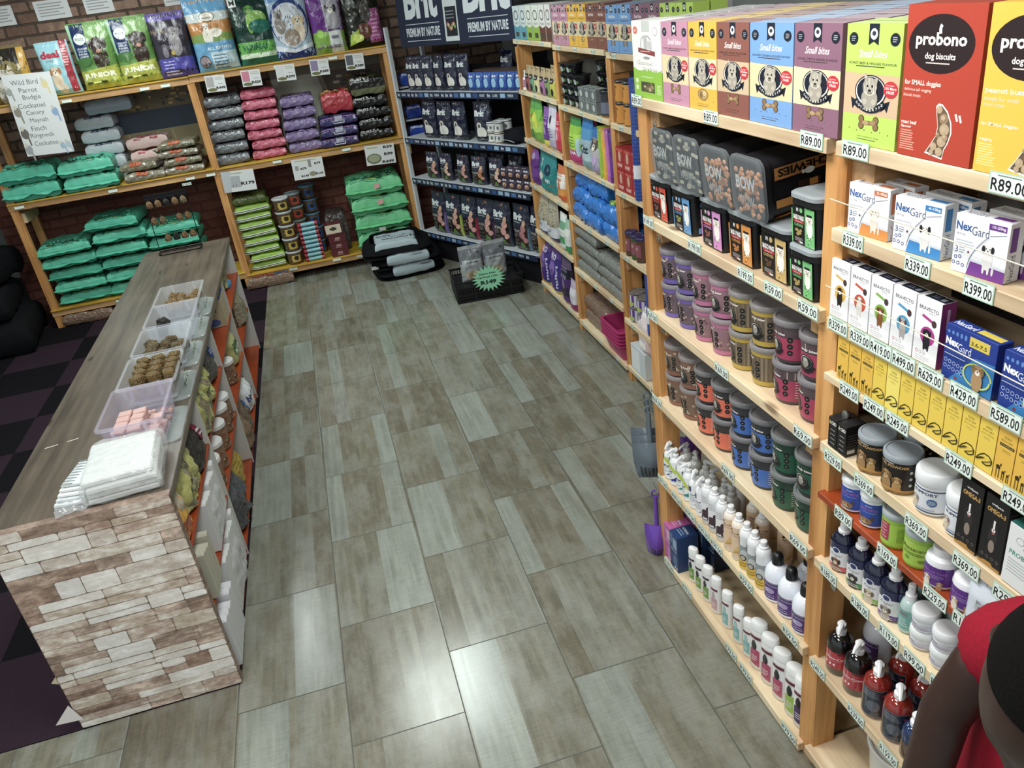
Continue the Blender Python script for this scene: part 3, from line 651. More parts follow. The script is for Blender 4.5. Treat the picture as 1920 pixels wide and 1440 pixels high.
# tall red and yellow biscuit cartons
def bono(c, dk, l1, l2, l3, l4):
    def f(p):
        p.rect(0, 0, 1, 1, c); p.ell(.47, .755, .43, .185, '2a1a1c', 34)
        p.text('probono', .47, .775, .66, .105, 'f2eee8', bold=.03); p.text('dog biscuits', .48, .675, .40, .052, 'efe9e2', bold=.02); p.rows(.3, .64, .66, 1, .01, .008, 'cfc4bc')
        p.line([(.46, .82), (.455, .855), (.47, .875)], .006, 'f2eee8')
        p.text(l1, .03, .50, .50 if len(l1) > 13 else .52, .042, 'f4e6d8', bold=.02, align='l')
        p.text(l2, .03, .455, .38, .026, 'f0d8c8', align='l'); p.text('biscuit treats', .03, .42, .24, .022, 'f0d8c8', align='l')
        p.text(l3, .03, .235 if dk else .30, .22 if dk else .42, .026, 'f4e6d8', bold=.02, align='l'); p.text(l4, .03, .205, .15, .02, 'f4e6d8', bold=.02, align='l')
        p.rows(.03, .18, .25, 9, .016, .007, 'e0a48c' if dk else 'f4dc80')
        o = [(.50, .365), (.53, .385), (.58, .382), (.66, .34), (.72, .27), (.735, .20), (.70, .13), (.66, .085), (.645, .02), (.40, .045), (.46, .10), (.53, .17), (.545, .23), (.52, .30)]
        p.poly(o, 'f4eee6'); cx = .6; cy = .19
        o2 = [(cx + (x - cx) * .88, cy + (y - cy) * .93) for x, y in o]; p.poly(o2, '6a543c')
        q = random.Random(5)
        for x, y, r_ in ((.55, .345, .04), (.62, .29, .06), (.64, .22, .065), (.56, .18, .03), (.62, .14, .06), (.52, .10, .045), (.60, .07, .05), (.50, .06, .03), (.66, .17, .04)):
            p.ell(x, y, r_, r_ * .62, q.choice(['a58a68', '94785a', 'b79d7a']), 12); p.ell(x - .01, y + .006, r_ * .5, r_ * .3, 'bfa684', 8)
        for k in (0, 1): p.line([(.76 + k * .05, .33 - k * .005), (.79 + k * .05, .285 - k * .005)], .004, 'f4eee6')
    return f
sidet = lambda c2: lambda p: (p.ell(.62, .74, .5, .16, '2a1a1c', 24), p.text('pro', .72, .76, .45, .08, 'f2eee8', bold=.03), p.rows(.15, .52, .9, 16, .024, .008, c2), p.rect(.1, .06, .5, .12, c2))
pr = carton('biscuit_carton', .165, .075, .238, 'a83c22', bono('b8371c', True, 'for SMALL doggies', 'delicious tail wagging', 'roast beef', 'flavour'), right=sidet('d89478'))
nr(pr, 'tall red dog biscuit carton with a dark oval and tail shaped window', 'box', 'tall biscuit cartons', 1.128, 1.80, .075, xf=.985)
pr = carton('biscuit_carton', .165, .075, .238, 'e2b21c', bono('ecbb18', False, 'peanut butter', 'treats for small', 'for SMALL doggies', 'wagging'), right=sidet('f4dc80'))
nr(pr, 'tall yellow peanut butter dog biscuit carton at the right edge of the picture', 'box', 'tall biscuit cartons', .955, 1.80, .075, xf=.985)

# ---- square black treat tubs
def rrect(hw, hd, r, n=4):
    P = []
    for cx, cy, a0 in ((hw - r, -hd + r, -90), (hw - r, hd - r, 0), (-hw + r, hd - r, 90), (-hw + r, -hd + r, 180)):
        for k in range(n + 1): a = R(a0 + 90 * k / n); P.append((cx + r * math.cos(a), cy + r * math.sin(a)))
    return P
def loft(b, secs, col, m=0):
    V = []; F = []; n = len(secs[0][0])
    for P, z in secs: V += [(x, y, z) for x, y in P]
    for j in range(len(secs) - 1):
        for k in range(n): a = j * n + k; c = j * n + (k + 1) % n; F.append((a, c, c + n, a + n))
    F.append(tuple(range(n))[::-1]); F.append(tuple((len(secs) - 1) * n + k for k in range(n)))
    b.add(V, F, col, m)
def sqtub(c, food, w=.128, d=.15, h=.13, fill=None):
    bw, bd = w / 2, d / 2; b = MB()
    loft(b, [(rrect(bw - .010, bd - .012, .018), 0), (rrect(bw - .006, bd - .006, .02), h - .02), (rrect(bw, bd, .024), h - .019), (rrect(bw, bd, .024), h - .004)], '17161a')
    f = Pad(b, lambda u, v, o: (u - w/2 + .010 + 0 * v, -bd + .0108 - .0055 * v / (h - .02) - o, v + .003), w - .028, h - .026, step=.0002, base=.0012)
    f.rect(0, 0, .62, 1, '1b191b'); f.rect(.60, 0, 1.06, 1, c); f.rect(-.05, 0, .0, .9, c)
    f.text('M', .24, .90, .09, .10, 'd8dade', bold=.03); f.disc(.42, .90, .07, c)
    f.text('BAGS O WAGS', .30, .70, .5, .13, 'ece8e4', bold=.05); f.rect(.06, .56, .55, .63, 'b8242c'); f.text('natural', .3, .595, .3, .045, 'f0d0c8'); f.text('CHEWIES', .3, .50, .44, .075, c, bold=.02)
    for x, y, r_, a in ((.2, .36, .09, .03), (.33, .30, .10, .035), (.26, .26, .08, .03), (.4, .37, .06, .025)): f.ell(x, y, r_, a * 1.5, food, 10)
    f.rows(.1, .16, .5, 3, .035, .014, 'b0a8a4'); f.rect(.25, .03, .33, .07, 'a02830'); f.rect(.33, .03, .48, .07, 'e6e0d8')
    dog(f, .83, .72, .13, 'f2efe8', '2a2620', 'e8e0d4', muzzle='d8c8b0'); f.rect(.7, .80, .95, .86, '20242c')
    for k in range(16): q = random.Random(k); f.ell(q.uniform(.66, 1.0), q.uniform(.03, .34), .018, .014, '3a3228' if k % 3 else 'f0e0c0', 7)
    s = Pad(b, lambda u, v, o: (w/2 - .0078 + .004 * v / h + o, -bd + .03 + u, v + .003), d - .055, h - .028, step=.0002, base=.0012)
    (s.rect(.70, .06, 1, .97, 'a66a2c'), s.text('CHEWIES', .86, .52, .2, .8, '1b140e', bold=.04, vert=True), s.rect(.0, .06, .2, .97, 'b8792c')) if fill else (s.text('CHEWIES', .5, .83, .9, .17, c, bold=.03), s.rect(0, .02, 1, .18, c)); s.rect(.3, .28, .52, .62, '3a2418')
    dog(s, .72, .52, .07, 'e8e4da', '16130f'); s.rect(.33, .32, .49, .45, c); s.rows(.05, .6, .26, 6, .05, .016, '7a7470')
    lid = MB()
    loft(lid, [(rrect(bw + .003, bd + .003, .026), h - .004), (rrect(bw + .003, bd + .003, .026), h + .004), (rrect(bw - .001, bd - .001, .024), h + .007), (rrect(bw - .01, bd - .01, .02), h + .007)], '8f979b')
    lp = MB(); LP = Pad(lp, lambda u, v, o: (u - w/2, v - bd, h + .0072 + o), w, d, step=.0004)
    LP.text('BOW', .5, .60, .62, .22, 'a9b0b2', bold=.03); LP.text('WOW', .5, .32, .5, .16, '8b9294', bold=.03)
    ps = [('tub_body', b, SATIN), ('tub_lid', lid, FROST if fill else SATIN, [('embossed_lettering', lp, SATIN)])]
    if fill:
        fl = MB(); q = random.Random(len(fill) * 3)
        for k in range(70 if fill != 'bones' else 34):
            x, y = q.uniform(-.42, .42) * w, q.uniform(-.44, .30 if fill != 'bones' else .42) * d
            c2 = q.choice(['d08a52', 'c27a44', 'dc9a62'] if fill != 'bones' else ['c9c4a8', 'b5ad90', 'd8d4bc', '8f9a98'])
            if fill == 'bones': fl.box(x - .010, x + .010, y - .004, y + .005, h - .012, h - .003, c2)
            else: fl.blob((x, y, h - .006), (.010, .009, .006), c2, n=6, seed=k)
        fl.box(-w * .45, w * .45, -bd * .9, bd * .9, h - .013, h - .012, '7c4d2c' if fill != 'bones' else '27323a')
        ps.append(('treats', fl, SATIN))
    return proto('treat_tub', ps)
TUBS = [('red', 'd8452c', '7a4a34', 2.268, .993), ('blue', '5b9ad0', '8a8a4a', 2.104, .99), ('pink', 'd68ac8', '8a4a44', 1.923, .99), ('orange', 'd88a2a', 'b8702c', 1.768, .99), ('sand coloured', 'c8a860', '5a4028', 1.622, .995)]
for k, (nm, c, fd, y, xf) in enumerate(TUBS):
    nr(sqtub(c, fd), f'upright black square chew tub with a {nm} stripe on the near second shelf', 'tub', 'upright black chew tubs', y, 1.435, .15, xf=xf)
g1 = sqtub('6cc070', 'a89050', w=.105, h=.112)
for z, t in ((1.435, 'lower'), (1.553, 'upper')): nr(g1, f'black chew tub with a green stripe, {t} of two by the middle post', 'tub', 'green striped chew tubs', 1.490, z, .15, xf=.985)
for k, (y, c, fi, t) in enumerate(((2.172, 'd8452c', 'bones', 'white bones inside, leftmost'), (2.015, '5b9ad0', 'bones', 'pale mixed bones inside, second'), (1.852, 'd68ac8', 'stars', 'orange stars inside, left one'), (1.695, 'd88a2a', 'starsx', 'orange stars inside, nearest the middle post'))):
    pr = sqtub(c, 'b8702c', w=.142, d=.15, h=.20, fill=fi)
    o = place(pr, f'black tub lying with clear lid forward, {t}', 'tub', 'chew tubs lying on their sides', (1.175, y, 1.668), NR, tilt=None)
    o.rotation_mode = 'QUATERNION'
    o.rotation_quaternion = (Matrix.Rotation(NR, 4, 'Z') @ Matrix.Rotation(R(96 if k > 1 else 95), 4, 'X')).to_quaternion()

# ---- round biscuit buckets
def bucket(c, body, kind, seed=1):
    H = .118; b = MB(); r0, r1 = .046, .0525; rf = lambda z: r0 + (r1 - r0) * z / H
    b.lathe([(r0 - .003, 0), (r0, .004), (rf(.100), .100), (r1 + .001, .101), (r1 + .001, .108)], 30, body)
    p = cylpad(b, .052, .10, .002, rf=rf); q = random.Random(seed); cx = .5
    wrap = kind in ('wrap', 'dark')
    if wrap: p.rect(.0, .08, 1, .68, c)
    else: p.rect(0, 0, 1, .14, c); p.rect(0, .86, 1, .97, c)
    if kind == 'cubes':
        for k in range(46): x, y = q.random(), q.uniform(.14, .86); s_ = .022; p.poly([(x, y), (x + s_, y + .02), (x + s_ * .9, y + .075), (x - .003, y + .06)], q.choice(['c9a89e', 'b0908a', 'd8bcb0', '6a4a48', '9a7a78']))
    elif kind == 'rings':
        for k in range(44): x, y = q.random(), q.uniform(.12, .86); p.ell(x, y, .018, .045, q.choice(['d8c8ae', 'c4b096', '8a6a54']), 9); p.ell(x, y, .007, .018, '5a4438', 7)
    elif kind == 'sticks':
        for k in range(26): x = k / 26; p.rect(x, .15, x + .02, .85, q.choice(['8c7a62', '9c8c72', '786850', '6a5a48']))
    elif kind == 'wrap':
        for k in range(20): x = q.random(); p.rect(x, .72, x + .012, .93, q.choice(['a8948a', '5a4848', 'c4b0a4']))
    for x0 in (.44,) if seed % 2 else (.40,):
        p.text('candy bites', x0 + .02, .76, .16, .085, 'ece4e0', shear=.3, bold=.03)
        p.ell(x0, .44, .072, .20, '1e1e22', 20); p.ell(x0, .45, .06, .165, 'b8b2a8', 20); p.ell(x0 + .004, .45, .055, .15, '23252a', 18); p.ell(x0, .43, .03, .11, '9b968c', 12); p.ell(x0, .52, .024, .05, 'b8b2a6', 10)
        for a in range(7): t = PI * (1.15 + .7 * a / 6); p.ell(x0 + .08 * math.cos(t), .44 + .235 * math.sin(t), .017, .045, '1e1e22', 8)
        for k in range(3): p.ell(x0 + .14, .64 - k * .175, .024, .075, '1c1a1c', 14); p.text('o', x0 + .14, .64 - k * .175, .015, .04, 'a8a4a0')
    p.rows(.66, .66, .82, 7, .075, .022, 'd8c4c0' if wrap else body); 
    if wrap: p.rect(.77, .12, .82, .22, 'e8e4e0')
    lid = MB(); z = .106
    lid.lathe([(r1 + .002, z - .006), (r1 + .0035, z - .004), (r1 + .0035, z + .006), (r1 + .001, z + .0095), (r1 - .003, z + .009), (r1 - .006, z + .004)], 30, 'b9b9bd')
    top = MB(); top.lathe([(r1 - .005, z + .0045), (.0, z + .0045)], 30, 'b8b2b6'); q = random.Random(seed + 9)
    cont = MB(); cont.lathe([(r1 - .005, z - .008), (0, z - .006)], 24, {'wrap': '4a3b3a', 'dark': '1f2226'}.get(kind, '5a4a4c'))
    for k in range(14): a = q.uniform(0, 6.28); d = q.uniform(0, .042); cont.blob((d * math.cos(a), d * math.sin(a), z - .006), (.009, .007, .005), q.choice({'cubes': ['a88c86', '7a5e60', 'c4a8a0'], 'rings': ['c8b498', '9a8068'], 'sticks': ['6e6250', '5a503f'], 'wrap': ['c8b4a8', '6a5858', '493a3a'], 'dark': ['22252a', '33363a', '181a1c']}[kind]), n=6, seed=k)
    return proto('biscuit_bucket', [('bucket_body', b, SATIN), ('lid_rim', lid, FROST), ('lid_window', top, CLEAR), ('treats', cont, SATIN)])
BK = {'purple': ('6b5aa8', '6a5a66', 'cubes'), 'pink': ('b86a90', '96707c', 'cubes'), 'mustard': ('b89a2e', '6e6252', 'sticks'), 'raspberry': ('a8395c', '5a4a50', 'wrap'), 'brown ringed': ('8a5a48', '7c6454', 'rings'), 'coral': ('e0694a', '3a3838', 'dark'), 'blue': ('3f6fc0', '34363c', 'dark'), 'dark green': ('1f5a44', '1c4034', 'dark')}
bkp = {}
def buckets(row, z, cols, shelf, back):
    for k, (cn, y) in enumerate(zip(cols, row)):
        for lev, ln in ((0, 'lower'), (1, 'upper')):
            key = (cn, (k + lev) % 2)
            if key not in bkp: bkp[key] = bucket(*BK[cn], seed=key[1] + 1)
            place(bkp[key], f'{cn} treat bucket, {ln} in the {ORD[k]} stack from the left, {shelf} shelf', 'bucket', f'treat buckets on the {shelf} shelf', (1.057, y, z + lev * .1165), NR + R(((k * 37 + lev * 61) % 36) - 4))
        place(bkp[key], f'{cn} treat bucket behind the {ORD[k]} stack on the {shelf} shelf', 'bucket', f'treat buckets at the back of the {shelf} shelf', (1.057 + .114, y, z), NR)
BY = [2.278 - .1122 * k for k in range(8)]
buckets(BY, 1.105, ['purple', 'purple', 'pink', 'pink', 'mustard', 'mustard', 'raspberry', 'raspberry'], 'third', 1)
buckets(BY, .77, ['brown ringed', 'brown ringed', 'coral', 'coral', 'blue', 'blue', 'dark green', 'dark green'], 'fourth', 1)

# ---- bottles
def bottle(prof, col, label, top=None, sy=1, name='bottle', mat=GLOSS, topcol='e6e8ea', topmat=SATIN, z0=.02, lh=.08, r=.024, rf=None, n=24):
    b = MB(); b.lathe(prof, n, col, sy=sy)
    if label: label(cylpad(b, r, lh, z0, sy=sy, rf=rf))
    t = MB(); zt = prof[-1][1] - .002
    if top == 'pump':
        t.lathe([(.013, zt), (.013, zt + .014), (.009, zt + .017), (.0045, zt + .018), (.0045, zt + .027), (.011, zt + .029), (.011, zt + .034), (.005, zt + .038)], 14, topcol)
        t.tube([(0, .006, zt + .033), (0, -.012, zt + .034), (0, -.030, zt + .032), (0, -.037, zt + .026)], [.0075, .007, .0045, .003], 8, topcol)
    elif top == 'cap': t.lathe([(.0145, zt), (.0145, zt + .006), (.0105, zt + .008), (.0105, zt + .024), (.0085, zt + .026)], 16, topcol)
    elif top == 'flip': t.lathe([(.017, zt), (.017, zt + .010), (.016, zt + .026), (.012, zt + .034), (.006, zt + .037)], 16, topcol)
    elif top == 'spray': t.lathe([(.012, zt), (.012, zt + .016), (.008, zt + .019), (.0078, zt + .042), (.006, zt + .044)], 16, topcol); t.tube([(0, 0, zt + .036), (0, -.010, zt + .036)], .003, 6, topcol)
    elif top == 'oval': t.lathe([(r * .93, zt), (r * .93, zt + .022), (r * .80, zt + .029), (r * .4, zt + .031)], 24, topcol, sy=sy)
    ps = [(name + '_body', b, mat)]
    if top: ps.append(({'pump': 'pump_head', 'spray': 'spray_head'}.get(top, 'cap'), t, topmat))
    return proto(name if name != 'bottle' else 'bottle', ps)
def pr_round(r, h, neck=.012, sh=.02): return [(r - .003, 0), (r, .003), (r, h - sh), (r * .92, h - sh * .6), (neck + .004, h - .003), (neck, h)]
def lab_pump(c1, c2):
    def f(p):
        p.rect(.3, 0, .72, 1.0, 'e8ebec'); p.poly([(.34, .95), (.50, .95), (.70, .45), (.70, .30), (.62, .42)], c2); p.poly([(.46, .02), (.70, .02), (.70, .30)], c1)
        p.rect(.31, .82, .40, 1.1, '20406a'); p.text('aPet', .46, .52, .2, .11, '1c3040', bold=.03); p.rows(.38, .42, .58, 1, .05, .03, '8a9aa0'); p.text('CLENZ', .46, .22, .16, .06, '7a8a92')
    return f
def pump_group(ys, x, c, lab, gname, z=.43):
    for k, y in enumerate(ys): place(c[k % len(c)], lab(k), 'bottle', gname, (x, y, z), NR + R(-8 + (k * 23) % 20))
P1 = bottle(pr_round(.0235, .115), 'e4e8ea', lab_pump('2a3c9c', 'b8cc28'), 'pump'); P2 = bottle(pr_round(.0235, .115), 'e4e8ea', lab_pump('1c8c84', 'b8cc28'), 'pump')
def lab_purple(p): p.rect(.3, 0, .72, 1, 'e9eaee'); p.rect(.33, .66, .44, .92, '2a2a74'); p.text('bioPet', .52, .52, .2, .09, '2a2a5a', bold=.02); p.rows(.4, .42, .62, 4, .08, .03, '9aa0b0'); p.poly([(.5, .02), (.72, .02), (.72, .26)], '8c3a80')
P3 = bottle(pr_round(.0235, .115), 'e4e8ea', lab_purple, 'pump')
for k, (y, pr, t) in enumerate(zip([2.325, 2.276, 2.218, 2.168, 2.118, 2.068], [P1, P1, P2, P2, P3, P3], ['blue corner, first', 'blue corner, second', 'teal corner, third', 'teal corner, fourth', 'purple corner, fifth', 'purple corner, sixth'])):
    place(pr, f'white pump bottle with a {t} in the front row of the fifth shelf', 'bottle', 'white pump bottles in the front row', (1.02, y, .43), NR + R([40, 10, 25, 5, 45, 30][k]))
P4 = bottle(pr_round(.026, .108), 'c4c6c2', lambda p: (p.rect(.2, 0, .8, .9, '7c1c24'), p.poly([(.3, .9), (.42, .9), (.75, .1), (.62, .1)], 'c8a030')), 'pump', topcol='c6c8c8')
for k, (x, y) in enumerate([(1.075, 2.30), (1.08, 2.235), (1.085, 2.165), (1.08, 2.105), (1.09, 2.04), (1.085, 1.985)]):
    place(P4, f'greyish pump bottle with dark red label, {ORD[k]} from left in the second row', 'bottle', 'pump bottles in the second row', (x, y, .43), NR + R(20 + k * 50))
def lab_horse(p):
    p.rect(.28, 0, .74, 1, 'e4e4e8'); p.rows(.4, .92, .62, 4, .07, .025, 'a0a4b0'); p.ell(.50, .26, .10, .16, '4a3440'); p.ell(.58, .44, .05, .10, '4a3440', 10); p.poly([(.4, .05), (.44, .05), (.45, .2), (.41, .2)], '3a2830'); p.poly([(.55, .05), (.59, .05), (.58, .2), (.54, .2)], '3a2830'); p.rect(.3, .0, .72, .04, '7a7a80')
def lab_beige(p): p.rect(.2, 0, .8, 1, 'e3c2a0'); p.disc(.4, .9, .03, '3a2c20'); p.text('All n Pet', .5, .80, .26, .07, '5c4632', bold=.02); p.text('shampoo', .5, .71, .22, .05, '6c5642'); p.poly([(.42, .06), (.62, .34), (.58, .12)], 'c09a50'); p.poly([(.46, .16), (.56, .38), (.6, .2)], 'd8b468')
def lab_wolf(p):
    p.rect(.2, 0, .8, 1, 'dfe2e4'); p.rect(.22, .58, .40, .98, '3a3e44'); p.rect(.36, .30, .78, .74, '8f989c'); p.ell(.52, .46, .09, .17, 'c0c4c4', 12); p.rect(.2, 0, .8, .30, 'e0b420'); p.ell(.5, .36, .07, .1, '2c2c2e', 12); p.ell(.5, .36, .05, .075, 'b8b0a4', 12); p.rows(.36, .2, .6, 2, .08, .03, '8a7418')
CB = [(.0215, 0), (.0235, .003), (.0235, .128), (.021, .138), (.014, .145), (.012, .146)]
BHs = bottle(CB, 'dfe1e4', lab_horse, 'cap', lh=.105, r=.0235); BBe = bottle(CB, 'e8dccc', lab_beige, 'cap', lh=.108, r=.0235); BWo = bottle(CB, 'dfe1e4', lab_wolf, 'cap', lh=.118, r=.0235, z0=.006)
seq = [(2.020, BHs, 'dark horse picture, first of three'), (1.972, BHs, 'dark horse picture, second of three'), (1.920, BHs, 'dark horse picture, third of three'), (1.866, BBe, 'beige label, first of the pair'), (1.816, BBe, 'beige label, second of the pair'), (1.768, BWo, 'grey and yellow label, first of three'), (1.722, BWo, 'grey and yellow label, second of three'), (1.672, BWo, 'grey and yellow label, third of three')]
for y, pr, t in seq: place(pr, f'white capped bottle with {t}, fifth shelf front', 'bottle', 'capped shampoo bottles in the front row', (1.018, y, .43), NR + R(30))
for k, (x, y, pr) in enumerate([(1.12, 2.00, BHs), (1.10, 1.87, BBe), (1.16, 1.83, BBe), (1.09, 1.80, BBe), (1.13, 1.735, BBe), (1.19, 1.72, BBe), (1.19, 1.66, BBe)]):
    place(pr, f'white capped bottle in the back rows of the fifth shelf, {ORD[k]} from left', 'bottle', 'capped bottles in the back rows', (x, y, .43), NR + R(20 * k))
def lab_java(p): p.rect(.34, .0, .60, 1, '55317c'); p.text('JUAVA', .47, .88, .24, .13, '2a2036', bold=.05); p.rect(.345, .76, .595, 1.0, '8a78a8'); p.text('JUAVA', .47, .88, .23, .13, '221a30', bold=.05); p.ell(.47, .5, .06, .16, 'a898c4'); p.ell(.42, .5, .03, .12, 'c0b2d8'); p.rows(.38, .26, .55, 1, .05, .03, 'b8a8cc'); p.text('PADO', .47, .12, .12, .08, 'd8d0e4', bold=.02)
BIG = bottle([(.033, 0), (.0365, .004), (.0365, .088), (.033, .104), (.025, .117), (.016, .122), (.0155, .128)], 'dfe4ee', lab_java, 'flip', topcol='121419', lh=.062, z0=.012, r=.0365)
for k, (x, y) in enumerate([(1.030, 1.616), (1.030, 1.545), (1.030, 1.473), (1.107, 1.575), (1.107, 1.495)]):
    place(BIG, 'big round white bottle, black flip cap, ' + ['first of three in front', 'second of three in front', 'third of three in front, beside the post', 'left one of the back row', 'right one of the back row'][k], 'bottle', 'big white shampoo bottles', (x, y, .43), NR + R(34))
# ---- bottom shelf: pink and navy boxes and flat oval bottles
for nm, c, cl, y, x, w in (('pink', 'b8589c', 'd8a8c8', 2.322, 1.035, .058), ('pink', 'b8589c', 'd8a8c8', 2.322, 1.13, .058), ('navy', '1f3f72', '8aa4c4', 2.262, 1.033, .066), ('navy', '1f3f72', '8aa4c4', 2.262, 1.14, .066), ('dark navy', '1a2c4c', '6a80a0', 2.20, 1.16, .05)):
    pr = carton('medicine_carton', w, .088, .165, c, lambda p, cl=cl: (p.rect(.42, .62, .92, .9, cl), p.text('Internal', .5, .55, .7, .05, 'c8d4e4', bold=.02), p.rows(.1, .95, .4, 5, .05, .02, cl), p.rows(.45, .40, .9, 7, .04, .014, cl), p.ell(.62, .08, .09, .035, 'd8e0ea', 8), p.ell(.84, .08, .09, .035, 'd8e0ea', 8)),
                top=lambda p, cl=cl: (p.text('INTERNAL', .5, .6, .7, .12, 'd0dcec', bold=.02), p.rows(.15, .45, .85, 2, .12, .04, cl)), left=lambda p, cl=cl: p.rows(.15, .5, .8, 4, .06, .014, cl))
    place(pr, f'{nm} medicine carton at the left end of the bottom shelf, ' + ('front row' if x < 1.1 else 'second row'), 'box', 'cartons on the bottom shelf', (x, y, .045), NR)
def lab_sh(c, pc): return lambda p: (p.rect(.36, .82, .58, .90, '6a2434' if c != '6f9a38' else '3a3438'), p.poly([(.38, .1), (.56, .05), (.56, .5), (.47, .55), (.38, .5)], c), p.ell(.46, .62, .05, .12, pc, 12), p.ell(.46, .72, .03, .06, pc, 10), p.rows(.41, .34, .53, 3, .06, .02, 'e8e0e0'))
def oval(h, r, c, pc): return bottle([(r * .9, 0), (r, .004), (r * .96, h * .5), (r * .9, h - .008), (r * .82, h)], 'e4e4e4', lab_sh(c, pc), 'oval', sy=.62, lh=h * .9, z0=.008, r=r, topcol='eceeee')
S1 = oval(.128, .0235, '6f9a38', '2c3038'); S2 = oval(.128, .0235, 'c89aa4', 'b8a8a8'); S3 = oval(.128, .0235, '7ab4b4', '9ac4c4'); S4 = oval(.168, .033, 'b84a6a', '2a2a30'); S5 = oval(.172, .034, '9abc40', '26262a'); S6 = oval(.168, .033, '4a3a6a', '26262a')
for k, (y, pr, t) in enumerate([(2.170, S1, 'green label, first'), (2.114, S1, 'green label, second'), (2.055, S1, 'green label, third'), (1.991, S2, 'faded pink label, fourth'), (1.912, S3, 'teal label, fifth'), (1.835, S3, 'teal label, sixth'), (1.768, S3, 'teal label, seventh'), (1.712, S4, 'pink label, eighth'), (1.645, S4, 'pink label, ninth'), (1.578, S4, 'pink label, tenth'), (1.508, S5, 'lime label and dog head, eleventh'), (1.462, S6, 'dark purple label, twelfth')]):
    place(pr, f'flat white bottle, {t} from left on the bottom shelf edge', 'bottle', 'flat white bottles on the bottom shelf', (1.028 + (.004 if k > 6 else 0), y, .045), NR + R(26))
place(S4, 'flat white shampoo bottle standing behind the lime one near the middle post', 'bottle', 'flat white bottles on the bottom shelf', (1.12, 1.475, .045), NR)
# ================================================================== right bay of the near unit (medicine shelves)
def nb(pr, label, cat, grp, y, z, d, xf=.990, rot=0): return nr(pr, label, cat, grp, y, z, d, xf, rot)
def nex(c, band, kg, mg, hair, ear):
    def f(p):
        p.rect(0, 0, 1, 1, 'eceef2'); p.poly([(.30, 0), (1, 0), (1, .20), (.36, .24)], c); p.poly([(.30, 0), (.36, .24), (1, .20), (1, .24), (.35, .28), (.28, 0)], 'd4dae4')
        p.text('Nex', .17, .80, .30, .15, '2f5a9c', bold=.03); p.text('Gard', .48, .76, .32, .15, '5a6680'); p.text(mg, .12, .66, .16, .045, '5a6078'); p.rect(.62, .84, .94, .94, band); p.text(kg, .80, .89, .24, .06, 'f0ecec', bold=.02)
        p.rows(.04, .56, .42, 2, .05, .016, 'b0b8c8'); p.text('3', .07, .39, .055, .11, '3a4870'); p.rows(.12, .44, .24, 3, .04, .016, '98a0b8'); p.disc(.30, .38, .022, '7a4040', 10)
        for x, y in ((.07, .25), (.15, .27), (.04, .15), (.13, .15), (.22, .13)): p.disc(x, y, .033, '2f3f80', 12); p.disc(x, y, .020, 'dfe4f0', 10)
        P = [(.30 + .35 * t, .10 + .62 * t ** .55) for t in [k / 10 for k in range(11)]]; p.line(P, .0012, '6a7488'); p.line([(.66, .73), (.95, .80)], .0012, '6a7488')
        dog(p, .66, .50, .085, hair, ear, ear, muzzle='f0ece4')
        for x in (.61, .70, .78): p.ell(x, .16, .022, .08, hair, 8)
    return f
for nm, c, bd, kg, mg, hr, ea, y, w in (('orange', 'dd8a34', 'c8703c', '2-4kg', '11.3 mg', 'e6e0d2', 'd8d0c0', 1.292, .104), ('blue', '2f8ad0', '2f7fc0', '4-10kg', '28.3 mg', 'e8e6e2', '2a2624', 1.158, .108), ('purple', '7a3a98', '6e3690', '10-25kg', '68.0 mg', 'e4e2e0', '28262a', 1.016, .100)):
    pr = carton('medicine_carton', w, .03, .098, 'dcdfe6', nex(c, bd, kg, mg, hr, ea),
        right=lambda p, bd=bd: (p.rect(.15, .52, .6, .92, bd), p.text('NexGard', .42, .25, .36, .42, '44506c', vert=True)), top=lambda p, bd=bd: (p.rect(.6, .3, .94, .7, bd), p.text('NexGard', .28, .5, .4, .5, '5a6078')))
    nb(pr, f'white tablet carton with {nm} base and dog picture on the string guarded shelf', 'box', 'white tablet cartons', y, 1.627, .03, xf=.997, rot=R(6))
    nb(pr, f'white tablet carton lying behind the one with the {nm} base', 'box', 'white tablet cartons in the second row', y - .018, 1.627, .03, xf=1.04)
pr = carton('carton', .10, .05, .085, '8a8c90', lambda p: p.rect(.1, .1, .9, .9, '96989b')); nb(pr, 'plain grey box at the back of the string guarded shelf', 'box', None, 1.19, 1.627, .05, xf=1.2)
nb(carton('carton', .12, .08, .045, '1c1a20'), 'low black box at the back left of the string guarded shelf', 'box', None, 1.31, 1.627, .08, xf=1.13)
def brav(c, hair, ear):
    def f(p):
        p.rect(0, 0, 1, 1, 'ebebee'); p.text('BRAVECTO', .5, .85, .78, .055, '2c2e38', bold=.005); p.rows(.5, .80, .8, 1, .03, .008, 'a0a0a8')
        p.poly([(.2, .765), (.7, .70), (.7, .655), (.18, .72)], c); p.ell(.76, .66, .10, .055, '4a3438', 12); p.ell(.23, .745, .05, .028, 'e8e4e0', 8)
        p.ell(.54, .44, .30, .145, c, 24); dog(p, .52, .48, .13, hair, ear, ear)
        for x in (.44, .6): p.ell(x, .27, .04, .07, hair, 8)
        for k in range(3): p.ell(.16 + k * .15, .155, .055, .028, 'c05a78' if k == 0 else 'b0a8b0', 12); p.ell(.16 + k * .15, .155, .036, .018, 'ebebee', 10)
        p.rows(.1, .10, .75, 3, .03, .01, 'b8b8c0')
    return f
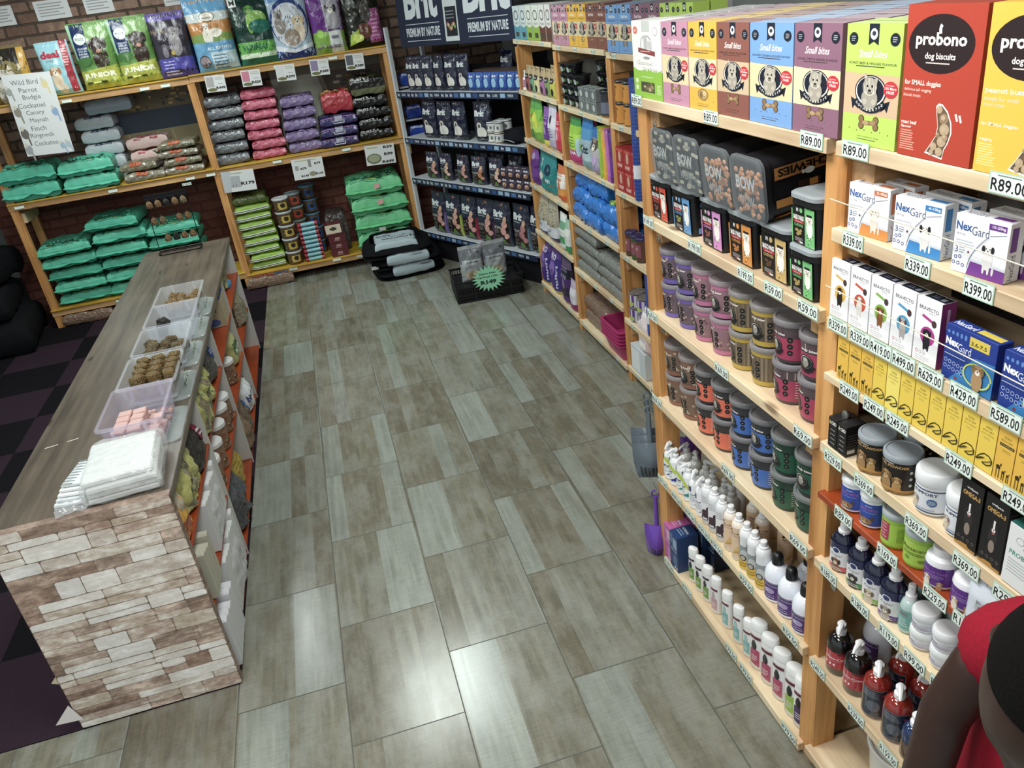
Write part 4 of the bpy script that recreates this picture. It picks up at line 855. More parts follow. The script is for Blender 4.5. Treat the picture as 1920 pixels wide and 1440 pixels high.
for k, (nm, c, h, e) in enumerate((('yellow', 'e0b030', '2a2220', '9a6a3a'), ('red', 'cf4a30', 'e0dcd4', 'a0603a'), ('green', '7ab030', '8a5428', '6a3c1c'), ('light blue', '3f9ac8', 'b0a8a4', '5a3a28'), ('magenta', 'b0308c', '23222a', '1a1a20'))):
    pr = carton('medicine_carton', .0605, .03, .126, 'e4e4e8', brav(c, h, e), right=(lambda p: (p.rect(0, 0, 1, 1, '8c2a70'), p.rect(.4, .6, .6, .9, 'd8a8c8'))) if k == 4 else None,
        top=lambda p: (p.rect(.15, .2, .98, .9, '1f2638'), p.rows(.3, .7, .6, 2, .2, .08, '7a8498'), p.rect(.68, .35, .84, .7, '98a0b0')))
    nb(pr, f'narrow white chew tablet carton with a dog on a {nm} disc', 'box', 'narrow white tablet cartons', 1.3585 - k * .0635, 1.431, .03, xf=.995)
def spec(c2):
    def f(p):
        p.rect(0, 0, 1, 1, '1f3a90'); p.poly([(.15, 0), (1, 0), (1, .62), (.62, .60)], '2a7ab8'); p.text('Nex', .15, .70, .26, .14, 'eef0f6', bold=.05); p.text('Gard', .40, .66, .26, .14, 'dfe6f4'); p.text('SPECTRA', .3, .50, .5, .08, '3a5aa4')
        p.rect(.48, .76, .86, .94, c2); p.text('3.6-7.5', .66, .83, .3, .07, '3a4028', bold=.02); p.rows(.02, .47, .5, 1, .02, .015, 'c8d4ec')
        for k in range(10): x, y = .06 + (k % 5) * .085, .34 - (k // 5) * .11 - (k % 5) * .008; p.disc(x, y, .033, 'b8c8e8', 12); p.disc(x, y, .025, '1f3a90', 10)
        n = 20
        for k in range(n): a, b2 = 2 * PI * k / n, 2 * PI * (k + 1) / n; p.line([(.70 + .26 * math.cos(a), .30 + .20 * math.sin(a)), (.70 + .26 * math.cos(b2), .30 + .20 * math.sin(b2))], .003, 'c8d850')
        dog(p, .72, .42, .09, 'b08a5c', '7a5834', '8a683e'); p.disc(.3, .08, .03, '7a3a48', 8)
        for k in range(5): p.ell(.06 + k * .085, .87, .026, .03 + .006 * k, '5a8ad0', 7)
    return f
for y, c2, t in ((.998, 'd8c030', 'yellow'), (.872, 'a8c838', 'lime')):
    pr = carton('medicine_carton', .112, .03, .102, '1f3a90', spec(c2), top=lambda p, c2=c2: (p.rect(.5, .3, .95, .8, c2), p.text('NexGard', .25, .5, .4, .45, 'dfe6f4', bold=.02)))
    nb(pr, f'blue tablet carton with a {t} weight patch beside the narrow white ones', 'box', 'blue tablet cartons', y, 1.431, .03, xf=.990)
nb(carton('carton', .5, .08, .06, '211f22'), 'long dark box at the back of the narrow carton shelf', 'box', None, 1.08, 1.431, .08, xf=1.25)
# yellow remedy cartons
def eco(kind, nm):
    def f(p):
        base = {0: 'e4b41c', 1: 'e6c624', 2: 'edd850'}[kind]; p.rect(0, 0, 1, 1, base)
        for x in (.38, .5, .62): p.ell(x, .86, .07, .022, '8a7410', 10); p.ell(x, .86, .045, .013, base, 8)
        p.text('ECO-VET', .5, .79, .62, .035, '6a5a10', bold=.01)
        if kind == 0:
            p.rect(.14, .68, .92, .735, '2a2416'); p.text('ECO-IMMUNE', .53, .708, .68, .03, 'c8b460'); p.rows(.3, .62, .8, 2, .03, .01, '8a7a20')
            for x, s_ in ((.25, 1.0), (.55, .7), (.8, .6)):
                p.ell(x, .20 * s_ + .05, .13 * s_, .045 * s_, '3a3212', 10); p.ell(x + .13 * s_, .25 * s_ + .06, .045 * s_, .03 * s_, '3a3212', 8)
                for dx in (-.09, -.05, .06, .09): p.rect(x + dx * s_ - .01, .03, x + dx * s_ + .01, .2 * s_ + .04, '3a3212')
        else:
            p.text(nm, .5, .72, .72, .032, '8a7820'); p.rows(.3, .66, .7, 2, .025, .008, 'a89830')
            P = [(.02, .16), (.2, .26), (.45, .335), (.75, .33), (.93, .26), (.9, .18), (.65, .13), (.4, .15)]
            p.line(P, .0024, '3a3414'); p.line([(.4, .15), (.7, .21), (.93, .27)], .0016, '3a3414'); p.poly([(.02, .16), (.1, .16), (.45, .24), (.55, .27), (.3, .25)], '3a3414')
    return f
names = ['ECO-IMMUNE'] * 3 + ['ECO-HEAL', 'ECO-TEETH', 'ECO-ALLERGY', 'ECO-COAT', 'ECO-COUGH', 'ECO-FEAR', 'ECO-HEART', 'ECO-TRAVEL'] + ['ECO'] * 3
yy = 1.347
for k, nm in enumerate(names):
    kd = 0 if k < 3 or k > 10 else (2 if k == 4 else 1)
    pr = carton('remedy_carton', .0375, .042, .098, 'c89c1c', eco(kd, nm), top=lambda p: (p.rect(.02, .02, .98, 1, '18243c'), p.rows(.2, .6, .8, 1, .1, .1, '6a7890')), right=lambda p: p.rect(0, 0, 1, 1, 'c4981a'))
    what = ('with animal silhouettes, ' + ('left group of three' if k < 3 else 'right end group') if kd == 0 else ('paler, with a drawn leaf' if kd == 2 else 'with a drawn leaf'))
    nb(pr, f'slim yellow remedy carton {what}, {ORD[k]} from the left', 'box', 'slim yellow remedy cartons', yy - .019, 1.298, .042, xf=.990); yy -= .0393
# shelf 5: black boxes, tins, white jars, tall black cartons
pr = carton('remedy_carton', .030, .048, .076, '1c1b1d', lambda p: (p.poly([(.08, .82), (.16, .92), (.24, .82), (.16, .76)], 'c8c090'), p.text('CBD', .6, .84, .6, .11, 'e0dcd4', bold=.03), [p.rows(.25, .62 - k * .15, .85, 1, .1, .02, 'a8a49c') for k in range(4)]), right=lambda p: (p.rows(.1, .7, .8, 6, .09, .02, '6a6660'), p.rect(.1, .08, .5, .2, 'd8d4cc')), top=lambda p: p.rect(0, 0, 1, 1, '232224'))
for y, t in ((1.341, 'left'), (1.308, 'right')): nb(pr, f'small black remedy carton with a drop mark, {t} one of the pair beside the post', 'box', 'small black cartons', y, 1.118, .048, xf=.985)
def can(r, h, col, label, lidc='a4aab0', lidr=1.03, name='tin', base='8a6a34', lab=(.0, 1.0), rim=.012, bodymat=None):
    b = MB(); b.lathe([(r - .001, 0), (r, .003), (r, .006), (r - .0005, h - .014), (r, h - .012)], 34, [base, base, col, col])
    if label: label(cylpad(b, r, h - .018, .006))
    t = MB(); R2 = r * lidr; t.lathe([(R2, h - rim - .002), (R2 + .0005, h - rim), (R2 + .0005, h - .003), (R2 - .002, h), (R2 - .005, h), (R2 - .006, h - .002), (0, h - .002)], 34, lidc)
    return proto(name, [(name + '_body', b, bodymat or SATIN), ('lid', t, SATIN)])
def lab_powder(p):
    p.rect(.3, 0, .72, 1, '1e1a17'); p.text('VITAL POWDER', .46, .84, .30, .085, 'c89a54', bold=.03); p.rows(.38, .94, .5, 1, .1, .03, 'b8b0a4')
    dog(p, .42, .50, .045, 'a07a48', '6a4c28', muzzle='c8a878'); dog(p, .52, .40, .032, 'b89050', '7a5a30', muzzle='d8b888'); p.rect(.3, .0, .72, .07, 'b07c2a'); p.poly([(.36, .02), (.58, .02), (.55, .13), (.44, .10)], 'c08c3a')
    for k in range(3): p.ell(.63, .68 - k * .22, .014, .05, 'c8c8c4', 9)
pr = can(.0375, .088, '1e1a17', lab_powder, lidc='8f98a0')
for x, y, t in ((1.021, 1.238, 'left one in the front row'), (1.021, 1.158, 'right one in the front row'), (1.10, 1.20, 'half hidden in the second row')): place(pr, f'black supplement tin with gold lettering and grey lid, {t}', 'tin', 'black supplement tins', (x, y, 1.118), NR + R(30))
def lab_support(p):
    p.rect(.28, .02, .76, .98, 'd4dae2'); p.rect(.28, .93, .76, .98, '3a4668'); p.rect(.28, .0, .76, .05, '3a4668'); p.text('SUPPORT', .46, .80, .22, .12, '3c4458', bold=.03); p.ell(.38, .40, .04, .22, 'b8a898', 12); dog(p, .375, .48, .028, 'c8b8a0', '8a7a68')
    p.ell(.53, .46, .042, .17, '4a6a98', 14); p.rows(.5, .52, .56, 3, .06, .02, 'c8d4e0'); p.rows(.4, .16, .58, 1, .1, .05, 'a0a8b4'); p.rect(.64, .15, .73, .75, '9ab0c0')
def jar(r, h, label, lh=None, lidh=.028, name='jar', lidr=1.05, seed=0):
    b = MB(); b.lathe([(r - .004, 0), (r, .004), (r, h - lidh - .002), (r - .002, h - lidh)], 34, 'e4e8ec')
    if label: label(cylpad(b, r, h - lidh - .014, .008))
    t = MB(); R2 = r * lidr; t.lathe([(R2, h - lidh), (R2 + .001, h - lidh + .002), (R2 + .0005, h - .006), (R2 - .002, h - .001), (R2 - .005, h), (R2 - .008, h - .001), (0, h - .001)], 34, 'dde2e4')
    return proto(name, [(name + '_body', b, SATIN), ('lid', t, SATIN)])
pr = jar(.0365, .095, lab_support)
for x, y, t in ((1.027, 1.07, 'left'), (1.027, .988, 'right, beside the tall black cartons')): place(pr, f'white supplement jar with blue grey label, {t}', 'jar', 'white supplement jars', (x, y, 1.118), NR + R(30))
place(pr, 'white supplement jar in the second row behind the front pair', 'jar', 'white supplement jars', (1.11, 1.01, 1.118), NR)
def omega(p):
    p.rect(0, 0, 1, 1, '1a191b'); p.text('OMEGA-3', .5, .80, .78, .065, 'c89a48', bold=.03); p.text('wellpets', .5, .885, .5, .04, 'd8d4d0', bold=.02)
    dog(p, .5, .56, .17, '2c2a2c', '1f1e20', '211f21', muzzle='e0dcd8'); p.ell(.5, .30, .13, .09, '8a7c70'); p.rect(.46, .56, .54, .68, 'e4e0dc'); p.ell(.5, .50, .06, .02, 'a05a58', 8); p.rect(0, 0, 1, .035, 'b0802c'); p.poly([(.1, .03), (.7, .03), (.6, .07), (.3, .06)], 'b0802c')
    for k in range(4): p.ell(.17 + k * .22, .13, .06, .022, '7a7672', 10); p.ell(.17 + k * .22, .13, .045, .016, '1a191b', 10)
pr = carton('remedy_carton', .050, .056, .146, '171618', omega, right=lambda p: p.rows(.1, .85, .9, 12, .05, .012, '5a5652'), top=lambda p: p.rect(0, 0, 1, 1, '141315'))
for y, t in ((.948, 'left'), (.892, 'right')): nb(pr, f'tall black supplement carton with a black and white dog, {t} of the two', 'box', 'tall black supplement cartons', y, 1.118, .056, xf=.99)
pr = carton('remedy_carton', .07, .05, .125, 'e0e4e4', lambda p: (p.text('PROBIOTIC', .55, .55, .9, .075, '2f8a78', bold=.02), p.rows(.1, .44, .9, 5, .05, .015, 'a8b0b0'), p.ell(.35, .78, .12, .06, '9aa2a4', 14), p.ell(.35, .78, .10, .05, 'e0e4e4', 14), p.ell(.6, .70, .14, .05, '9aa2a4', 14), p.ell(.6, .70, .12, .04, 'e0e4e4', 14)), top=lambda p: p.rect(0, 0, 1, 1, '1f5f58'))
nb(pr, 'white supplement carton with green lettering at the right edge of the picture', 'box', None, .823, 1.118, .05, xf=.985)
# shelf 6: blue jars, green tins, purple bottles, pouch
def lab_vita(p): p.rect(.30, .0, .66, .98, '2a4aa8'); p.text('PRO-VITA', .49, .72, .22, .10, 'b05aa0', bold=.02); p.text('PETWEST', .49, .86, .09, .05, 'd8e0f0'); p.rows(.42, .6, .6, 1, .1, .02, '8aa0d8'); p.ell(.45, .18, .09, .17, '8a6a48', 14); p.poly([(.37, .3), (.39, .48), (.43, .32)], '5a4030'); p.poly([(.50, .3), (.55, .46), (.56, .26)], '5a4030'); p.ell(.44, .16, .05, .10, 'b89468', 10); p.ell(.43, .2, .01, .03, '15110f', 6); p.ell(.48, .2, .01, .03, '15110f', 6)
pr = jar(.0285, .088, lab_vita, lidh=.016, lidr=1.04)
for y, t in ((1.292, 'left, against the post'), (1.226, 'right')): place(pr, f'white supplement jar with blue label and small dog, {t}', 'jar', 'blue labelled jars', (1.018, y, .976), NR + R(32))
def lab_main(c1):
    def f(p):
        p.rect(.22, 0, .8, 1, '9cc42e'); p.rect(.26, .82, .78, .98, '8ab428')
        if c1: p.rect(.36, .18, .47, .84, 'a83050'); p.rows(.375, .78, .455, 5, .12, .03, 'e0b0b8'); p.rows(.55, .7, .74, 12, .045, .014, '5a7a20')
        else: p.text('Maintenance', .49, .60, .30, .14, '5a4a20', bold=.01); p.text('petwest', .42, .80, .12, .06, 'd0e0a0', bold=.02); p.rows(.36, .46, .62, 2, .06, .025, '4a5a18'); p.ell(.42, .24, .03, .07, '6a8a20', 10); p.ell(.57, .20, .04, .07, '6a8a20', 10)
    return f
for y, c1, t in ((1.152, 1, 'maroon panel'), (1.082, 0, 'wording facing out')):
    place(can(.032, .086, '9cc42e', lab_main(c1), lidc='9aa4a8', base='88b024'), f'lime green supplement tin with {t} under the white jars', 'tin', 'lime green tins', (1.021, y, .976), NR + R(30))
def lab_care(p): p.rect(.30, 0, .66, 1, '5c2c88'); p.text('PRO-DS CARE', .48, .70, .24, .10, '9a6ab8', bold=.02); p.rows(.40, .56, .58, 3, .08, .025, 'a88ac8'); dog(p, .41, .30, .032, 'e0d4c0', 'b89870'); dog(p, .54, .14, .024, 'c8a078', 'a07850'); p.rect(.66, 0, .8, 1, 'd8dade'); p.rows(.67, .85, .78, 8, .09, .025, 'a8acb4')
pr = bottle([(.027, 0), (.0305, .004), (.0305, .058), (.028, .068), (.019, .074), (.018, .076)], 'e0e2e8', lab_care, None, lh=.046, z0=.007, r=.0305, name='pill_bottle')
b = MB(); b.lathe([(.030, 0), (.0315, .003), (.0315, .054), (.029, .063), (.02, .069)], 28, 'e2e4ea'); lab_care(cylpad(b, .0315, .044, .007))
t = MB(); t.lathe([(.020, .067), (.0205, .068), (.0205, .084), (.019, .086), (0, .086)], 26, 'd8dadc'); pr = proto('pill_bottle', [('bottle_body', b, GLOSS), ('cap', t, SATIN)])
for x, y, t_ in ((1.017, 1.018, 'left'), (1.017, .945, 'right'), (1.09, .925, 'back')): place(pr, f'white pill bottle with purple label of dog and cat, {t_} one of three', 'bottle', 'purple labelled pill bottles', (x, y, .976), NR + R(30))
def pouch(w, h, d, front, col, mat=None, name='pouch', seal=.07, taper=.0, seed=1, backcol=None, nu=16, nv=20, lean=0, amp=.0018, side=None):
    """stand-up bag: flat sealed top, full belly, gusseted bottom"""
    b = MB()
    def th(x, t):
        e = max(0, 1 - abs(2 * x) ** 3.2) ** .6; up = min(1, max(0, (1 - seal - t)) * 2.6) ** .75; lo = min(1, .35 + t * 7)
        return d / 2 * (.03 + .97 * e * up * lo)
    def S(sg):
        def F(u, v, o=0):
            x = u / w - .5; t = v / h; a = th(x, t)
            n = noise.noise(Vector((u * 24 + seed * 7, v * 20, sg * 3.3))) * amp * 1.7 * (.4 + a / (d / 2)) * w / .2
            xx = x * w * (1 - taper * t) * (1 - .03 * math.sin(PI * min(1, t * 1.3)))
            return (xx, sg * (a + n * (1 if a > .001 else .2)) + sg * o + lean * v, v)
        return F
    Sf, Sb = S(-1), S(1); bc = backcol or col
    b.grid(lambda u, v: Sf(u * w, v * h), nu, nv, col); b.grid(lambda u, v: Sb(u * w, v * h), nu, nv, bc, flip=True)
    # bottom
    P = [Sf(i / nu * w, 0) for i in range(nu + 1)]; Q = [Sb(i / nu * w, 0) for i in range(nu + 1)]
    b.add(P + Q, [(i, i + nu + 1, i + nu + 2, i + 1) for i in range(nu)], bc)
    p = Pad(b, lambda u, v, o: Sf(u, v, o), w, h, L=w / nu * 1.15, step=.0006, base=.0026 * max(1, w / .25))
    if front: front(p)
    return proto(name, [(name, b, mat or FOIL, None, 60)])
pr = pouch(.115, .118, .045, lambda p: (p.text('FOR DOGS AND CATS', .55, .86, .7, .045, '9aa4b0'), cat(p, .32, .45, .11, 'b4bac0', '8a9098'), dog(p, .68, .46, .13, 'b8bcc0', '4a4e54', '3a3e44'), p.ell(.86, .8, .16, .1, '5a8ac0'), p.rect(.0, 0, 1, .05, 'e8ecf0')), 'ccd6e0', SATIN, seal=.02, amp=.001)
nb(pr, 'pale blue printed tube of paste with grey cat and dog, near the person', 'pouch', None, .868, .976, .045, xf=.985, rot=R(18))
# shelf 7: dark flat bottles, spray, small jars, big jar
def lab_regal(c, an):
    def f(p):
        p.rect(.25, 0, .75, .17, c); p.rect(.25, .17, .75, .72, 'dcdce0'); p.rect(.25, .70, .75, .98, '1e2350'); p.ell(.46, .72, .055, .10, 'dfe3ee', 14); p.ell(.46, .72, .042, .08, '2a3468', 12); p.text('Regal', .46, .54, .17, .13, '8a8a94', shear=.4)
        dog(p, .46, .32, .05, an[0], an[1]); p.rows(.38, .10, .56, 2, .06, .02, 'e8e0e0')
    return f
for k, (y, c, an, t) in enumerate(((1.318, 'c83a50', ('8a5a3c', '3a2420'), 'red'), (1.253, '1f7a48', ('3a3434', '2a2626'), 'green'), (1.195, '7ab03a', ('c8b898', '6a5a48'), 'lime'), (1.138, '5a2a88', ('a89c90', '5a4438'), 'purple'))):
    prf = [(.027, 0), (.0305, .004), (.0305, .072), (.028, .092), (.016, .108), (.012, .111)]
    pr = bottle(prf, '141833', lab_regal(c, an), 'cap', r=.0305, lh=.082, z0=.004, sy=.78, mat=AMBER)
    place(pr, f'navy shouldered tonic bottle with a {t} band at its foot, white cap', 'bottle', 'navy tonic bottles', (1.018, y, .776), NR + R(30))
pr = bottle(pr_round(.0205, .085), 'a8c0bc', lambda p: (p.rect(.25, .05, .75, .85, '6aa49c'), p.text('BIO', .46, .70, .14, .12, '8a5a70', bold=.03), p.rows(.38, .5, .56, 4, .09, .03, 'c8dcd8')), 'spray', r=.0205, lh=.066, z0=.008, mat=GLOSS)
for x, y, t in ((1.022, 1.092, 'in front'), (1.09, 1.12, 'behind, left'), (1.085, 1.04, 'behind, right')): place(pr, f'small teal labelled spray bottle {t} on the tonic shelf', 'bottle', 'small spray bottles', (x, y, .776), NR + R(30))
def lab_small(p): p.rect(.32, .08, .66, .92, 'c8c8d4'); p.rect(.32, .08, .34, .92, '8a3a58'); p.text('PXO', .40, .68, .09, .22, '6a5a70', bold=.02); p.rows(.36, .5, .6, 3, .13, .04, 'a8a8b8'); p.rect(.32, .04, .66, .10, '9a4a68')
pr = jar(.0265, .049, lab_small, lidh=.020, lidr=1.05)
for y, tt in ((1.045, 'left'), (.985, 'right')):
    for lv, tl in ((0, 'lower'), (1, 'upper')): place(pr, f'small white screw jar, {tl} of the {tt} stack of two on the tonic shelf', 'jar', 'small white screw jars', (1.022, y, .776 + lv * .0495), NR + R(30))
pr = jar(.043, .085, lambda p: (p.rect(.28, .03, .74, .97, 'dcdcd6'), p.text('PXO', .37, .80, .08, .16, '7a6a5a', bold=.03), p.rect(.42, .66, .58, .88, 'c0c8a0'), p.rows(.34, .58, .56, 6, .08, .02, 'a0a49c'), p.rows(.62, .8, .73, 10, .07, .035, 'b0a8b4'), p.rect(.28, .0, .74, .04, 'b06a78')), lidh=.028)
place(pr, 'large white screw top jar between the small jars and the person', 'jar', None, (1.035, .895, .776), NR + R(30))
place(bottle(pr_round(.02, .06), 'dfe4e8', None, 'pump', r=.02), 'white pump bottle tucked beside the large white jar', 'bottle', None, (1.03, .825, .776), NR)
place(bottle(pr_round(.018, .05), 'd8dde0', None, 'cap', r=.018), 'small white capped bottle behind the spray bottles', 'bottle', None, (1.14, 1.075, .776), NR)
# shelf 8: amber and red pump bottles
def lab_cote(p): p.rect(.22, .0, .78, 1, 'b81e34'); p.text('Gluco-Cote', .48, .62, .28, .15, 'f0e0e0', bold=.02); p.rows(.38, .48, .56, 1, .1, .02, 'd89098'); p.rect(.5, .9, .62, .97, '1a1416')
    # noqa
PRF = [(.031, 0), (.0335, .004), (.0335, .088), (.030, .106), (.018, .119), (.0125, .122)]
def icons(p):
    lab_cote(p)
    for x in (.36, .42, .47): p.ell(x, .24, .014, .08, 'f0e0e0', 8)
pr = bottle(PRF, '140f10', icons, 'pump', r=.0335, lh=.056, z0=.022, mat=AMBER)
for y, t in ((1.318, 'left, against the post'), (1.246, 'right')): place(pr, f'black pump bottle with a red label, {t}', 'bottle', 'black and red pump bottles', (1.03, y, .432), NR + R(42 if t[0] == 'l' else 30))
def lab_dark(p): p.rect(.30, .0, .62, 1, 'a0a4ae'); p.rect(.305, .01, .615, .99, '232a3c'); p.rows(.34, .92, .55, 4, .06, .02, '8a90a0'); p.ell(.58, .84, .02, .04, 'b03040', 8); p.ell(.47, .40, .08, .20, '5a6070', 16); p.rows(.36, .16, .56, 5, .04, .015, '6a7080')
pr = bottle(PRF, '8a1c10', lab_dark, 'pump', r=.0335, lh=.09, z0=.006, mat=AMBER)
for x, y, t in ((1.03, 1.172, 'left one in front'), (1.03, 1.098, 'right one in front'), (1.115, 1.19, 'left one behind'), (1.115, 1.115, 'right one behind')): place(pr, f'translucent red pump bottle with dark label, {t}', 'bottle', 'translucent red pump bottles', (x, y, .432), NR + R(50 if 'behind' not in t else 20))
def lab_brown(p): p.rect(.2, 0, .8, .64, '5a3a2c'); p.rows(.36, .52, .5, 5, .07, .02, 'a08a7c'); p.rect(.46, .06, .50, .12, 'e0d8d0')
pr = bottle([(.026, 0), (.028, .004), (.028, .072), (.025, .088), (.018, .096), (.013, .098)], '1a2f5c', lab_brown, 'pump', r=.028, lh=.078, z0=.004, mat=AMBER)
for x, y, t in ((1.026, 1.035, 'left one in front'), (1.028, .972, 'right one in front'), (1.10, .99, 'behind')): place(pr, f'short navy and brown pump bottle, {t}', 'bottle', 'navy and brown pump bottles', (x, y, .432), NR + R(60))
pr = bottle(pr_round(.027, .09), 'd4e2ec', lambda p: p.rect(.2, .8, .8, .95, '5a9ac8'), 'cap', r=.027)
for x, y in ((1.03, .90), (1.09, .915)): place(pr, 'pale blue lidded bottle beside the navy and brown pump bottles, ' + ('front' if x < 1.05 else 'back'), 'bottle', 'pale blue bottles', (x, y, .432), NR)
# big white bottles pushed to the back of shelf 8, bucket on the lowest shelf
for k, (x, y) in enumerate(((1.14, 1.315), (1.20, 1.235))): place(BIG, f'big round white bottle in the shade behind the black pump bottles, {["left", "right"][k]}', 'bottle', 'white bottles in the shade', (x, y, .432), NR + R(20))
b = MB(); b.lathe([(.075, 0), (.085, .004), (.095, .15), (.098, .152), (.098, .158)], 40, 'd6d6d2'); t = MB(); t.lathe([(.100, .150), (.101, .152), (.101, .163), (.098, .166), (.093, .165), (.090, .160), (0, .160)], 40, 'dadad6')
pr = proto('bucket', [('bucket_body', b, SATIN), ('lid', t, SATIN)]); place(pr, 'plain white lidded bucket on the lowest shelf at the bottom edge of the picture', 'bucket', None, (1.155, 1.18, .076), 0)
# scoops hanging on the left end of the near unit
def scoop(c, blade=.075):
    b = MB(); b.tube([(0, 0, 0), (0, -.004, -.06), (0, -.012, -.14)], [.007, .008, .010], 8, c); b.tube([(-.012, 0, .0), (-.014, 0, .018), (0, 0, .03), (.014, 0, .018), (.012, 0, 0)], .004, 8, c)
    def S(u, v): x = (u - .5) * blade * 2 * (1 - .25 * v ** 3); y = -.012 - .045 * math.sin(PI * u) * math.sin(PI * min(1, v * .9 + .08)); return (x, y, -.13 - v * .17)
    def S2(u, v): x, y, z = S(u, v); return (x * .96, y + .004, z)
    b.grid(S, 12, 12, c); b.grid(S2, 12, 12, c, flip=True)
    for k in range(13): b.tube([S(k / 12, 1), S2(k / 12, 1)], .002, 5, c)
    p = Pad(b, lambda u, v, o: (lambda q: (q[0], q[1] - o, q[2]))(S(u / .1, 1 - v / .1)), .1, .1, L=.01, step=.0006, base=.001)
    for j in range(5):
        for i in range(6): p.rect(.16 + i * .115, .06 + j * .075, .22 + i * .115, .105 + j * .075, '1c1e22')
    return proto('litter_scoop', [('litter_scoop', b, GLOSS, None, 50)])
G = scoop('5f6d78'); V = scoop('6a3fb0', .05)
for k, (x, y) in enumerate(((1.05, 2.58), (1.07, 2.635), (1.09, 2.69))): place(G, f'grey slotted litter scoop on the hook at the unit end, {["front", "middle", "back"][k]} one', 'litter scoop', 'grey litter scoops', (x, y, .57), R(-22))
for k, (x, y, z, t) in enumerate(((1.0, 2.44, .27, 'lowest, left of the post'), (1.16, 2.46, .63, 'upper, behind the left post'), (1.14, 2.45, .33, 'lower, behind the left post'))): place(V, f'purple litter scoop hanging {t}', 'litter scoop', 'purple litter scoops', (x, y, z), R(-30))
hk = MB(); hk.tube([(1.10, 2.40, .605), (1.10, 2.66, .61), (1.10, 2.67, .625)], .003, 6, 'b0b4b8'); hk.tube([(1.0, 2.40, .31), (1.0, 2.45, .31), (1.0, 2.455, .325)], .003, 6, 'b0b4b8'); 
o = hk.build('hook', BOLT); tagp(o, 'steel display hooks on the left end post of the near unit', 'hook')
# ================================================================== sacks, pouches and packs on the far units
def sack(w, d, h, col, draw=None, mat=None, seed=1, name='sack', nu=20, nv=18, fill=.42, amp=.004, sag=0, colf=None, flap=0):
    """lying pillow-shaped bag; pad width = across, pad height = front seam (0) to back seam (1)"""
    b = MB()
    def wv(t): return .5 * (2 * t) ** 1.8 if t < .5 else 1 - .5 * (2 - 2 * t) ** 1.8
    def ex(u, t):
        x, y = wv(u) * 2 - 1, wv(t) * 2 - 1
        return (max(0, 1 - abs(x) ** 9)) ** .24 * (max(0, 1 - abs(y) ** 12)) ** .20, x, y
    def S(top):
        def F(u, v, o=0):
            e, x, y = ex(u / w, v / d)
            n = noise.noise(Vector((x * 3 + seed * 5.1, y * 3, top * 2.7))) * amp * 1.8 + noise.noise(Vector((x * 9 + seed, y * 9, top * 1.7))) * amp
            pin = 1 + .035 * (abs(x) ** 6) * (abs(y) ** 6) - .02 * (1 - e)
            z = h * (fill + (1 - fill) * e) if top else h * fill * (1 - e)
            z += n * (e + .25) - sag * y * e * 0
            nx, ny = (x * .3 if abs(x) > .6 else 0), (y if abs(y) > .7 else 0)
            fl = flap * max(0, abs(x) - .86) / .14 * .0
            return (x * w / 2 * pin + nx * o, y * d / 2 * pin + ny * o * 1.2, max(z, 0) + (o if top else -o) * (1 if abs(y) < .93 else .4))
        return F
    St, Sb = S(1), S(0)
    b.grid(lambda u, v: St(u * w, v * d), nu, nv, colf or col); b.grid(lambda u, v: Sb(u * w, v * d), nu, nv, col, flip=True)
    if flap:
        qf = random.Random(seed)
        def Fl(u, v):
            x = (u - .5) * w * (1.02 + .05 * v); k = noise.noise(Vector((u * 4 + seed, seed * .7, 0))); k2 = noise.noise(Vector((u * 11 + seed, v * 2, 3)))
            return (x, -d / 2 - v * (flap + .012 * k), max(.002, h * fill + v * (.022 * k - .012) + .010 * k2 * v))
        b.grid(Fl, 26, 3, col); b.grid(lambda u, v: (lambda p: (p[0], p[1], p[2] - .002))(Fl(u, v)), 26, 3, col, flip=True)
    if draw: draw(Pad(b, lambda u, v, o: St(u, v, o), w, d, L=w / nu * .9, step=.0009, base=.0036))
    return proto(name, [(name, b, mat or FILM, None, 70)])
def st(pr, label, cat, grp, x, y, z, rot=0, tilt=None): return place(pr, label, cat, grp, (x, y, z), rot, tilt, (1, .74, 1) if grp == 'teal sacks on the middle shelf' else None)
def stack(pr, n, x, y, z, dh, lab, cat, grp, rot=0, jit=.012, dx=0, seed=1, base=NR * 0):
    q = random.Random(seed)
    names = ['lowest', 'second from below', 'third from below', 'fourth from below', 'fifth from below', 'sixth from below', 'seventh from below', 'eighth from below', 'ninth from below']
    for k in range(n):
        p_ = pr[k % len(pr)] if isinstance(pr, list) else pr
        t = 'topmost' if k == n - 1 else names[k]
        hz_ = max(v.co.z for _, me_, _c in p_[1] for v in me_.vertices); sc_z = min(1, (dh - .0008) / hz_)
        place(p_, f'{lab}, {t}', cat, grp, (x + dx * k + q.uniform(-jit, jit), y + q.uniform(-jit, jit), z + k * dh), base + R(q.uniform(-rot, rot)), scale=(1, 1, sc_z))
YB = 7.273
